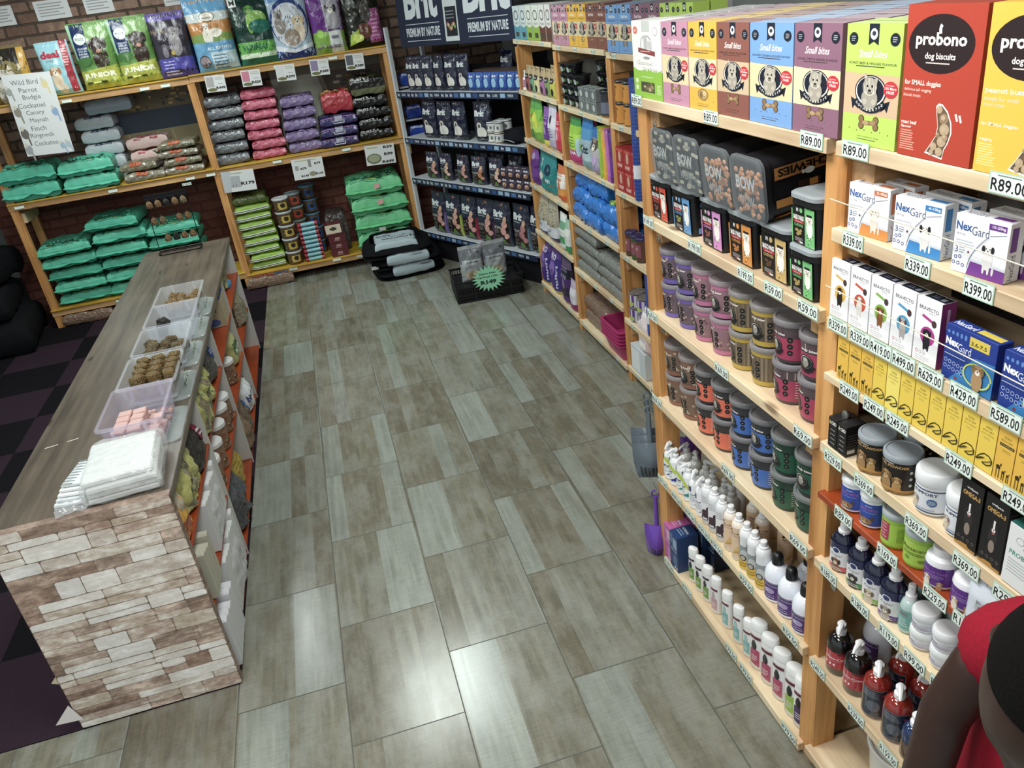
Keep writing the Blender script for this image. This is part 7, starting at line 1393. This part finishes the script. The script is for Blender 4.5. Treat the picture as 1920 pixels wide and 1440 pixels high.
# black wire stand with hanging seed bells at the far end
ws = MB(); Wx, zt = .135, .385
for s_ in (-1, 1):
    ws.tube([(s_ * Wx, .0, .005), (s_ * Wx, .05, zt)], .003, 6, '141414'); ws.tube([(s_ * Wx, -.05, .003), (s_ * Wx, .06, .003)], .003, 6, '141414'); ws.tube([(s_ * Wx, -.05, .003), (s_ * Wx, -.05, .02)], .003, 6, '141414')
for y_, z_ in ((-.05, .003), (-.05, .02), (.0, .02), (.06, .003)): ws.tube([(-Wx, y_, z_), (Wx, y_, z_)], .003, 6, '141414')
ws.box(-Wx, Wx, .045, .052, .30, zt, '16161a')
hooks = []
for z_ in (.33, .225, .105):
    yb = .05 * z_ / zt; ws.tube([(-Wx, yb, z_ + .03), (Wx, yb, z_ + .03)], .0025, 6, '141414')
    for j in range(5): ws.tube([(-.108 + j * .054, yb, z_ + .03), (-.108 + j * .054, yb - .03, z_ + .034)], .0015, 5, '141414')
o = ws.build('wire_stand', METALI, None, (-.995, 5.66, .8425)); tagp(o, 'black wire stand holding seed bells at the far end of the counter', 'stand')
bz = {}
def hbell(c):
    b = MB(); b.lathe([(.021, 0), (.0235, .004), (.021, .026), (.012, .040), (.004, .044)], 12, c); b.tube([(0, 0, .043), (0, 0, .054)], .0015, 5, 'a89060'); return proto('hanging_bell', [('hanging_bell', b, GRAIN)])
q = random.Random(6)
for r_, (z_, row) in enumerate(((.33, 'ggdgs'), (.225, 'gs.gg'), (.105, '.gdgg'))):
    for j, ch in enumerate(row):
        if ch == '.': continue
        if ch not in bz: bz[ch] = hbell({'g': 'a87c4c', 'd': '2f2620', 's': '9c8460'}[ch])
        place(bz[ch], f'{ {"g": "golden", "d": "dark", "s": "speckled"}[ch]} seed bell hanging on the wire stand, {["top", "middle", "bottom"][r_]} row, place {["one", "two", "three", "four", "five"][j]}', 'seed bell', 'seed bells on the wire stand', (-.995 - .108 + j * .054, 5.66 + .05 * z_ / zt - .026, .8425 + z_ - .022))
# bins: bags standing at a slant, faces to the aisle (+x)
CP = PI / 2
def ci(pr, label, cat, grp, y, z, x=-.76, rot=0, scale=None):
    hm = max(v.co.z for _, me_, _c in pr[1] for v in me_.vertices); lim = .806 if z > .5 else .578 if z > .2 else .314
    if z + hm > lim: scale = (1, 1, (lim - z) / hm)
    return place(pr, label, cat, grp, (x, y, z), CP + rot, None, scale)
def lime_bag(seed, w=.30, h=.24, d=.12):
    def f(p):
        p.rect(0, 0, 1, 1, 'a4a65e'); qq = random.Random(seed); p.poly([(.1, .2), (.5, .9), (.65, .85), (.25, .1)], '6a6450'); p.ell(.38, .5, .1, .22, '8a8468')
        for k in range(9): x, y = qq.uniform(.5, .95), qq.uniform(.1, .9); p.poly([(x, y), (x + .04, y + .03), (x + .02, y + .07)], '3a3c20')
    return pouch(w, h, d, f, 'aaac66', FILM, name='seed_bag', seed=seed, amp=.006, seal=.03)
SEEDD = inkmat('clear_bag_of_dark_seed', .22, .6, crinkle=.6, cs=30, mottle=.75, ms=150)
def clearseed(seed, c, logo, w=.26, h=.23, d=.13, tint='8a8474'):
    return pouch(w, h, d, (lambda p: (p.ell(.7, .62, .14, .2, logo, 14), p.rows(.62, .66, .8, 2, .06, .03, 'd0d0d4'), p.rect(0, .85, 1, .93, tint))) if logo else None, c, SEEDD, name='seed_bag', seed=seed, amp=.006, seal=.05)
ci(lime_bag(201, .34, .24), 'lime printed seed bag in the top bin nearest the far end of the counter', 'bag', 'lime seed bags in the bins', 5.40, .601, -.80)
ci(lime_bag(202, .30, .22), 'lime seed bag behind the first one in the far top bin', 'bag', 'lime seed bags in the bins', 5.15, .601, -.88)
ci(clearseed(203, 'a89c80', None, .20, .26), 'clear seed bag with blue tie in the far middle bin', 'bag', 'clear seed bags in the bins', 5.42, .336, -.74)
tie = MB(); tie.box(-.05, .05, -.02, .02, 0, .035, '2f86c0', bev=.006); place(proto('bag_tie', [('bag_tie', tie, SATIN)]), 'blue tie on top of the clear seed bag in the far middle bin', 'bag tie', 'blue ties', (-.74, 5.42, .598 - .03 + .03), CP)
for k in range(4):
    pr = carton('bird_cake_box', .15, .05, .20, 'b8ac8c', lambda p: (p.rect(0, .82, 1, 1, '2a4a98'), p.text('Bird', .5, .9, .5, .09, 'd8dce8', bold=.03), p.poly([(.1, .3), (.3, .5), (.4, .3), (.25, .2)], '5a5240'), p.poly([(.5, .5), (.7, .7), (.75, .45)], '6a6048'), p.ell(.5, .15, .3, .12, '4a68a8')), right=lambda p: (p.rect(0, .82, 1, 1, '1f3a80'), p.rows(.2, .7, .8, 6, .1, .03, '6a6248')))
    ci(pr, f'cream and blue seed cake carton in the top bin, {ORD[k]} of the row of four', 'box', 'cream and blue cartons', 4.80 - k * .052, .601, -.775, rot=-R(86))
ci(lime_bag(205, .22, .2), 'lime seed bag beside the cream and blue cartons', 'bag', 'lime seed bags in the bins', 4.42, .601, -.85)
def d_bud(p): p.rect(.0, 0, 1, 1, 'a8a468'); p.rect(.15, .3, .85, .6, '3f6a40'); p.text('BUDGIE', .5, .38, .6, .12, 'd0d8c8', bold=.04); p.text('SUPER', .5, .53, .5, .08, '2a3a28', bold=.03); p.rect(.3, .86, .7, 1, '2f86b0')
ci(pouch(.24, .23, .12, d_bud, 'a8a468', FILMS, name='seed_bag', seed=206, amp=.004), 'greenish yellow budgie seed bag in the middle bin', 'bag', None, 4.72, .336)
def d_tiger(p):
    p.rect(0, 0, 1, 1, 'b86a18'); qq = random.Random(5)
    for k in range(26): x, y = qq.uniform(0, .9), qq.uniform(0, .9); p.poly([(x, y), (x + .12, y + .03), (x + .08, y + .09), (x - .01, y + .05)], qq.choice(['2a1a10', 'd0a030', '8a2a18', '4a2414']))
TG_ = pouch(.18, .17, .06, d_tiger, 'a85a18', FILM, name='treat_bag', seed=207, amp=.004)
for k, (y, z) in enumerate(((4.50, .336), (4.30, .336), (3.92, .336), (3.72, .336), (3.52, .336), (3.34, .336))): ci(TG_, f'orange and black striped treat bag in the middle bins, {ORD[k]} from the far end', 'bag', 'orange and black treat bags', y, z, -.86)
jm = MB(); jm.lathe([(.05, 0), (.056, .005), (.058, .11), (.052, .12)], 26, '7a5c44'); p = cylpad(jm, .058, .10, .008, step=.0006, base=.0012); q = random.Random(4)
for k in range(120): p.ell(q.random(), q.uniform(.1, .95), .014, .05, q.choice(['c8b090', '9a7c58', '5a4030', '8a3a28']), 6)
jl = MB(); jl.lathe([(.057, .118), (.060, .120), (.060, .138), (.056, .142), (0, .142)], 26, 'd8dad8')
JR = proto('treat_jar', [('jar_body', jm, SATIN), ('lid', jl, SATIN)])
for k, (y, z) in enumerate(((4.41, .336), (3.93, .336), (3.80, .336), (3.62, .336), (3.43, .336), (3.27, .336))): ci(JR, f'jar of mixed treats with white lid in the middle bins, {ORD[k]} from the far end', 'jar', 'white lidded treat jars', y, z, -.755)
def d_bird(p): p.rect(0, 0, 1, 1, 'd4d8dc'); p.text('bird seed', .5, .45, .8, .2, '2f3a78', bold=.04); p.poly([(.7, .8), (.85, .9), (.95, .7)], '3a3c48')
ci(pouch(.30, .22, .13, d_bird, 'd0d4d8', FILMS, name='seed_bag', seed=210, amp=.004), 'white bird seed bag with blue lettering in the lowest bin', 'bag', None, 4.68, .036, -.76)
ci(clearseed(211, '8c7860', '2f68b0', .20, .20), 'brown seed bag with blue mark in the lowest bin beside the white one', 'bag', 'seed bags in the lowest bin', 4.40, .036)
ci(clearseed(212, '9c7c5c', None, .22, .19), 'brown seed bag in the lowest bin next to the partition', 'bag', 'seed bags in the lowest bin', 4.18, .036, -.75)
ci(clearseed(213, '5c5a58', '2f4aa0', .27, .25, .13, '9a9c98'), 'clear bag of grey seed with blue oval in the top bin', 'bag', 'clear seed bags in the bins', 3.86, .601, -.765)
ci(lime_bag(214, .36, .25, .13), 'large lime seed bag in the top bin, right of the grey seed', 'bag', 'lime seed bags in the bins', 3.55, .601, -.765)
ci(lime_bag(215, .28, .20, .11), 'lime seed bag drooping over the edge of the top bin', 'bag', 'lime seed bags in the bins', 3.32, .601, -.745)
ci(pouch(.26, .20, .1, lambda p: (p.rect(0, 0, 1, 1, 'b89a1c'), p.rows(.2, .7, .8, 3, .1, .04, '8a7418')), 'b89a1c', FILMS, name='seed_bag', seed=216, amp=.004), 'mustard yellow bag in the lowest bin', 'bag', None, 3.78, .036, -.77)
PB = inkmat('clear_bag_of_grey_stones', .25, .6, crinkle=.7, cs=24, mottle=.6, ms=60)
ci(pouch(.36, .24, .16, None, '5a5e62', PB, name='gravel_bag', seed=217, amp=.008, seal=.02), 'clear bag of dark grey gravel in the lowest bin', 'bag', None, 3.44, .036, -.765)
ci(clearseed(218, '3c3834', '8a2438', .30, .24, .14, '6a6860'), 'clear bag of black seed with dark red oval in the nearest top bin', 'bag', 'clear seed bags in the bins', 2.98, .601, -.76)
ci(lime_bag(219, .34, .24, .13), 'lime seed bag with black birds in the nearest top bin', 'bag', 'lime seed bags in the bins', 2.74, .601, -.76)
def d_org(p): p.rect(0, 0, 1, 1, 'c8941c'); p.poly([(0, 0), (1, 0), (.9, .3), (.2, .4)], '8a3c14'); p.rect(0, .8, 1, 1, '2a3c6a'); p.text('Noem', .3, .9, .4, .1, 'd0d4e0', bold=.03); p.ell(.6, .6, .2, .15, 'a8a088'); p.ell(.45, .2, .25, .12, 'b85a18')
ci(pouch(.22, .21, .10, d_org, 'c08a20', FILM, name='seed_bag', seed=220, amp=.006), 'orange and yellow seed bag with navy top at the near corner of the counter', 'bag', None, 2.50, .601, -.75)
ci(clearseed(221, '6a5c64', None, .16, .2, .08), 'dull purple bag tucked behind the stone end panel', 'bag', None, 2.52, .601, -.86)
# foam tray packs and white sheets in the nearest bins
def trays(n, w, h, c, wrap=True):
    b = MB()
    for k in range(n): b.box(-w / 2 + k * w / n, -w / 2 + (k + .86) * w / n, -.11, .10 + .01 * math.sin(k * 2), 0, h - .012 * (k % 3), c, bev=.006)
    ps = [('foam_trays', b.mesh('foam_trays', SATIN), [])]
    if wrap: ps.append(('wrap', pouch(w + .02, h + .02, .25, None, 'e4e8ea', WRAP, seed=n, amp=.004, seal=.02)[1][0][1], []))
    return ('tray_pack', ps)
ci(trays(7, .36, .24, 'd4d8d8'), 'clear wrapped pack of pale foam trays on edge in the middle bin', 'pack', 'tray packs in the bins', 2.92, .336, -.80)
ci(trays(7, .40, .26, 'd8dcdc'), 'clear wrapped pack of pale foam trays on edge in the lowest bin', 'pack', 'tray packs in the bins', 2.93, .036, -.80)
ci(trays(4, .16, .20, 'b8b8a4', False), 'cream sheets on edge in the middle bin beside the stone end', 'pack', 'loose sheets in the bins', 2.53, .336, -.79)
ci(trays(5, .26, .22, 'd8dce0', False), 'white sheets on edge in the lowest bin beside the stone end', 'pack', 'loose sheets in the bins', 2.55, .036, -.79)
# ================================================================== floor: pet beds, crate with pouches, black beds at the left
def bed(w, d, h, pillow, seed, text=False):
    b = MB(); n = 40
    def S(u, v):
        a = 2 * PI * u; e = 5; cx = math.copysign(abs(math.cos(a)) ** (2 / e), math.cos(a)); sy = math.copysign(abs(math.sin(a)) ** (2 / e), math.sin(a)); t = v * 2 * PI
        r = .5 - .085 * (1 - math.cos(t)) / 2 * 1.6; wob = 1 + .03 * noise.noise(Vector((cx * 3 + seed, sy * 3, v)))
        return (cx * w * r * wob, sy * d * r * wob, h * (.5 - .5 * math.cos(t * .5 + 0)) if v < .5 else h * (1 - (v - .5) * 1.4))
    b.grid(S, n, 10, '0e1013'); b.box(-w * .38, w * .38, -d * .36, d * .36, .0, h * .35, '0e1013', bev=.02)
    pl = sack(w * .60, d * .66, h * .8, pillow, (lambda p: (p.ell(.35, .80, .2, .05, '2c3038'), p.text('Beware', .3, .62, .3, .06, '3a4048', bold=.03), p.text('the dog is', .5, .52, .6, .05, '6a7278'), p.text('watching you!', .62, .40, .66, .07, '2a2e34', bold=.03))) if text else None, CLOTH, seed=seed, amp=.004)
    return ('pet_bed', [('rim', b.mesh('rim', CLOTH), []), ('cushion', pl[1][0][1], [])])
for k, (z, dx, rot) in enumerate(((.002, .03, 5), (.105, .02, 0), (.21, -.04, -4))):
    o = place(bed(.61, .54, .12, 'a4b4bc', 300 + k, k == 2), f'black pet bed with grey cushion, {["lowest", "middle", "top"][k]} of the stack by the corner rack', 'pet bed', 'stacked pet beds', (.57 + dx, 6.95 - .02 * k, z), R(rot))
    for c in o.children:
        if c.name.startswith('cushion'): c.location = (.0, -.12 if k < 2 else -.06, .03)
bt = MB(); bt.box(-.03, .03, -.001, 0, -.015, .015, 'c8ccc8')
place(proto('price_label', [('price_label', bt, CARD)]), 'white price label hanging from the top pet bed rim', 'label', 'bed labels', (.30, 6.72, .13), 0)
place(('price_label', [(bt and 'price_label', bt.mesh('price_label', CARD), [])]), 'white price label on the back rim of the top pet bed', 'label', 'bed labels', (.46, 7.17, .34), R(5))
def crate(w, d, h):
    b = MB(); t = .006; C_ = '0f1012'
    for z0, z1 in ((.0, .014), (.058, .070), (.112, .124), (h - .014, h)):
        b.box(-w / 2, w / 2, -d / 2, -d / 2 + t, z0, z1, C_); b.box(-w / 2, w / 2, d / 2 - t, d / 2, z0, z1, C_); b.box(-w / 2, -w / 2 + t, -d / 2, d / 2, z0, z1, C_); b.box(w / 2 - t, w / 2, -d / 2, d / 2, z0, z1, C_)
    n = 26
    for k in range(n + 1):
        x = -w / 2 + k * (w - .006) / n
        for y in (-d / 2 + .001, d / 2 - .005): b.box(x, x + (.006 if k % 7 else .016), y, y + .004, 0, h, C_)
    for k in range(17):
        y = -d / 2 + k * (d - .006) / 16
        for x in (-w / 2 + .001, w / 2 - .005): b.box(x, x + .004, y, y + .006, 0, h, C_)
    b.box(-w / 2, w / 2, -d / 2, d / 2, 0, .004, C_); b.box(-w / 2 - .006, w / 2 + .006, -d / 2 - .006, -d / 2, h - .01, h + .002, C_); b.box(-w / 2 - .006, w / 2 + .006, d / 2, d / 2 + .006, h - .01, h + .002, C_)
    b.box(-.06, .06, -d / 2 - .004, -d / 2 - .001, .075, .108, C_)
    return b
CRX, CRY, CRR = 1.10, 5.92, R(-4)
o = crate(.53, .37, .17).build('plastic_crate', SATIN, None, (CRX, CRY, .001), CRR); tagp(o, 'black slotted plastic crate on the floor in front of the corner rack', 'crate')
bx_ = MB(); bx_.box(-.245, .245, -.165, .165, 0, .11, '17181a'); o = bx_.build('carton', CARD, None, (CRX, CRY, .006), CRR); tagp(o, 'dark carton filling the crate under the silver pouches', 'box')
def d_jv(s_): return lambda p: (p.rect(0, .52, 1, .9, '6c7278'), p.rect(0, 0, 1, .52, '9aa0a2'), p.rect(.08, .08, .92, .62, 'a4acb0'), p.text('JUAVA', .5, .55, .55, .07, '2a2e34', bold=.04), [p.ell(.76 + .04 * (k % 3), .78 + .03 * (k // 3), .02, .014, '20242a', 6) for k in range(6)], p.ell(.5, .22, .34, .12, 'b8a88c', 14), p.ell(.38, .2, .12, .07, '8c7c60', 9), p.ell(.62, .25, .12, .06, 'ccbc9c', 9), p.ell(.5, .15, .2, .05, '988868', 9))
for k, (dx, dz) in enumerate(((-.10, 0), (.09, .02))):
    place(pouch(.185, .29, .07, d_jv(k), 'a8aeb2', FOIL, name='cat_food_pouch', seed=320 + k, amp=.004, seal=.12), f'silver cat food pouch standing in the crate, {["left", "right"][k]}', 'pouch', 'silver pouches in the crate', (CRX + dx, CRY - .03 + dz, .118), R(-2 + k * 6))
sb_ = MB(); n = 22; V = [(0, 0)]
for k in range(n * 2): a = PI * k / n; r_ = (.125 if k % 2 == 0 else .085); V.append((r_ * math.cos(a) * 1.08, r_ * math.sin(a) * .82))
sb_.add([(x, -.001, z) for x, z in V] + [(x, .001, z) for x, z in V], [(0, 1 + k, 1 + (k + 1) % (2 * n)) for k in range(2 * n)] + [(2 * n + 1, 2 * n + 2 + (k + 1) % (2 * n), 2 * n + 2 + k) for k in range(2 * n)], '7cc49a')
p = Pad(sb_, lambda u, v, o: (u - .1, -.0012 - o, v - .06), .2, .12, step=.0003); p.text('2xJuava Adult', .47, .80, .66, .14, '1a3a30', bold=.04); p.text('Cat Food 1.5kg', .47, .58, .8, .15, '1a3a30', bold=.04); p.text('R149', .47, .26, .62, .27, '14302a', bold=.06)
o = sb_.build('price_star', CARD, None, (CRX - .015, CRY - .205, .175), CRR); o.rotation_euler = (R(-14), 0, CRR); tagp(o, 'mint green starburst price sign hooked on the front of the crate', 'sign')
# black cushions piled at the far left
q = random.Random(2)
cb_ = sack(.95, .80, .26, '0f1014', None, CLOTH, seed=330, amp=.02); cb2 = sack(.8, .7, .24, '101116', lambda p: (p.ell(.60, .20, .09, .035, 'a8acac', 10), p.rect(.64, .11, .72, .135, 'c8ccc8')), CLOTH, seed=331, amp=.02)
for k, (x, y, z) in enumerate(((-3.02, 7.08, .002), (-3.05, 7.12, .25), (-3.12, 7.20, .50), (-3.2, 7.30, .75))): place([cb_, cb2][k % 2], f'big black cushion bed in the pile at the far left, {["lowest", "second", "third", "top"][k]}', 'pet bed', 'black cushion beds at the far left', (x, y, z), R(q.uniform(-8, 8)))
place(sack(.4, .3, .2, '8a8e92', None, FILM, seed=333, amp=.02), 'crumpled silver wrapped bag on top of the black beds', 'bag', None, (-2.98, 7.2, 1.0), R(20))
# ================================================================== person at the bottom right
def person():
    SK = '4a2e22'
    root = empty('person', (.815, .50, 0)); tagp(root, 'person with cropped black hair in a sleeveless red top, head bent down', 'person')
    m = MB()
    def limb(pts, rs, n=22): m.tube(pts, rs, n, SK)
    hx, hy, hz = -.222, -.085, 1.47      # head centre (root-relative x, y)
    f = Vector((-.75, -.26, -.54)).normalized()       # face direction: down and to the left
    up = Vector((-.07, -.23, .94)); up = (up - f * up.dot(f)).normalized(); rt = f.cross(up).normalized()
    def H(a, b2, c): return Vector((hx, hy, hz)) + rt * a + f * b2 + up * c
    V = []; F = []; nu, nv = 40, 30
    for j in range(nv + 1):
        t = PI * j / nv
        for k in range(nu):
            a = 2 * PI * k / nu; d = Vector((math.sin(t) * math.cos(a), math.sin(t) * math.sin(a), math.cos(t)))
            x, y, z = d.x * .076, d.y * .098, d.z * .112
            fr_ = max(0, d.y)
            if d.z < -.1: k2 = (-d.z - .1); x *= 1 - .28 * k2; y *= 1 - .12 * k2 if d.y > 0 else 1 - .45 * k2
            g = lambda cx, cz, s_, h_: h_ * math.exp(-((d.x - cx) ** 2 + (d.z - cz) ** 2) / s_) * (1 if d.y > 0 else 0)
            y += g(0, -.22, .018, .030) + g(0, -.08, .010, .014) - g(.33, .0, .02, .012) - g(-.33, .0, .02, .012) + g(.3, .17, .03, .006) + g(-.3, .17, .03, .006) + g(0, -.52, .02, .010) + g(0, -.62, .02, .008) - g(0, -.57, .002, .004) + g(0, -.86, .05, .012) + g(.16, -.27, .006, .008) + g(-.16, -.27, .006, .008) + g(.5, -.25, .05, .006) + g(-.5, -.25, .05, .006)
            V.append(H(x, y, z))
    for j in range(nv):
        for k in range(nu): a = j * nu + k; b2 = j * nu + (k + 1) % nu; F.append((a, a + nu, b2 + nu, b2))
    m.add(V, F, SK)
    for s_ in (-1, 1): m.blob(tuple(H(s_ * .074, -.008, -.015)), (.008, .015, .024), SK, n=10, rough=.1)
    C7 = H(0, -.07, -.10); nb_ = (-.05, .03, 1.33)
    limb([H(0, -.02, -.05), C7 * .5 + Vector(nb_) * .5, nb_], [.058, .056, .066])
    limb([(.01, .03, 1.33), (.018, .04, 1.20), (.018, .055, 1.05), (.02, .07, .93), (.03, .08, .84)], [.065, .10, .11, .12, .14], 18)
    for s_, el, wr in ((-1, (-.19, .11, 1.02), (-.20, -.11, .90)), (1, (.10, -.10, 1.04), (.0, -.24, .98))):
        limb([(-.03, .06, 1.29), (-.07, .09, 1.285), (-.112, .12, 1.25), (-.144, .13, 1.17), el] if s_ < 0 else [(.04, .06, 1.29), (.08, .05, 1.28), (.105, .03, 1.24), (.115, -.02, 1.17), el], [.056, .046, .038, .034, .031], 24); limb([el, ((el[0] + wr[0]) / 2, (el[1] + wr[1]) / 2, (el[2] + wr[2]) / 2), wr], [.044, .041, .028])
        w = Vector(wr); dr = (w - Vector(el)).normalized(); sd = dr.cross(Vector((0, 0, 1))).normalized() * s_; dn = sd.cross(dr).normalized()
        pc_ = w + dr * .05; m.tube([w, w + dr * .04, w + dr * .085], [.026, .034, .032], 12, SK)
        for k, (o_, l_) in enumerate(((-.028, .075), (-.010, .085), (.010, .08), (.027, .062))):
            b0 = w + dr * .08 + sd * o_; m.tube([b0, b0 + dr * l_ * .45, b0 + dr * l_ * .8 - Vector((0, 0, .014)), b0 + dr * l_ * .9 - Vector((0, 0, .032))], [.0095, .009, .008, .007], 8, SK)
        t0 = w + dr * .03 - sd * .028; m.tube([t0, t0 + dr * .03 - sd * .022, t0 + dr * .058 - sd * .030], [.011, .010, .008], 8, SK)
    for s_ in (-1, 1): limb([(.03 + s_ * .085, .09, .84), (.03 + s_ * .10, .06, .48), (.03 + s_ * .10, .09, .09)], [.095, .06, .04]); limb([(.03 + s_ * .10, .11, .04), (.03 + s_ * .105, 0, .035), (.03 + s_ * .11, -.10, .03)], [.04, .038, .03])
    skin = inkmat('dark_skin', .42, .4, mottle=.12, ms=60)
    o = m.build('body', skin, root); rm = o.modifiers.new('remesh', 'REMESH'); rm.mode = 'VOXEL'; rm.voxel_size = .0055; rm.use_smooth_shade = True
    sm = o.modifiers.new('smooth', 'SMOOTH'); sm.factor = .6; sm.iterations = 14
    o.data.materials.clear(); o.data.materials.append(plain('dark_brown_skin', '33201a', .42, .4, nz=.12, ns=40))
    # hair: close-cropped cap over the skull, leaving the forehead free
    h = MB(); V = []; F = []; n2 = 44; rings = 16
    for j in range(rings + 1):
        for k in range(n2):
            a = 2 * PI * k / n2; dy = math.sin(a)
            lim = R(50) + R(56) * (1 - dy) / 2 if dy > -.2 else R(92) + R(20) * (-dy)
            t = lim * j / rings; d = Vector((math.sin(t) * math.cos(a), math.sin(t) * math.sin(a), math.cos(t))); e_ = .0050 if j < rings else -.001
            V.append(H(d.x * (.076 + e_), d.y * (.098 + e_), d.z * (.112 + e_)))
    for j in range(rings):
        for k in range(n2): a = j * n2 + k; b2 = j * n2 + (k + 1) % n2; F.append((a, a + n2, b2 + n2, b2))
    h.add(V, F, '141210'); hm, nt, bs = newmat('cropped_hair'); nn = noise_t(nt, mapped(nt, (1, 1, 1)), 420, 3, .8)
    L(nt, ramp(nt, nn, [(.35, '040303'), (.7, '0f0d0c')]), bs.inputs['Base Color']); bs.inputs['Roughness'].default_value = .9; bs.inputs['Specular IOR Level'].default_value = .12; bump(nt, bs, nn, .6, .002); h.build('hair', hm, root)
    # red sleeveless top, trousers, shoes
    t_ = MB(); sec = [(.84, .165, .155), (.95, .15, .14), (1.06, .14, .145), (1.18, .142, .155), (1.26, .135, .145), (1.315, .108, .11), (1.35, .085, .09), (1.38, .07, .08)]
    ycc = [.085, .07, .055, .03, .02, .025, .025, .02]; V = []; n3 = 36
    for (z, rx, ry), yc in zip(sec, ycc):
        for k in range(n3): a = 2 * PI * k / n3; V.append((.018 + rx * math.cos(a), yc + ry * math.sin(a), z + (.012 * abs(math.cos(a)) if z > 1.2 else 0)))
    F = [(j * n3 + k, j * n3 + (k + 1) % n3, (j + 1) * n3 + (k + 1) % n3, (j + 1) * n3 + k) for j in range(len(sec) - 1) for k in range(n3)]
    t_.add(V, F, 'a01a30'); t_.tube([(-.01, .02, 1.335), (-.05, .065, 1.325), (-.088, .105, 1.292), (-.10, .125, 1.25)], [.058, .066, .066, .058], 18, 'a01a30'); o = t_.build('sleeveless_top', plain('red_knit', '8c1428', .85, .2, nz=.2, ns=200), root); so = o.modifiers.new('solid', 'SOLIDIFY'); so.thickness = .004; su = o.modifiers.new('sub', 'SUBSURF'); su.levels = su.render_levels = 1
    tr_ = MB(); tr_.tube([(.03, .085, .80), (.03, .085, .90)], .17, 20, '1c2230')
    for s_ in (-1, 1): tr_.tube([(.03 + s_ * .085, .09, .86), (.03 + s_ * .10, .06, .48), (.03 + s_ * .10, .09, .07)], [.11, .085, .075], 18, '1c2230')
    tr_.build('trousers', CLOTH, root)
    for s_ in (-1, 1): sh = MB(); sh.tube([(.03 + s_ * .10, .15, .04), (.03 + s_ * .105, .05, .045), (.03 + s_ * .11, -.09, .035), (.03 + s_ * .11, -.14, .028)], [.04, .05, .045, .026], 14, '202024'); sh.build('shoe', SATIN, root)
person()
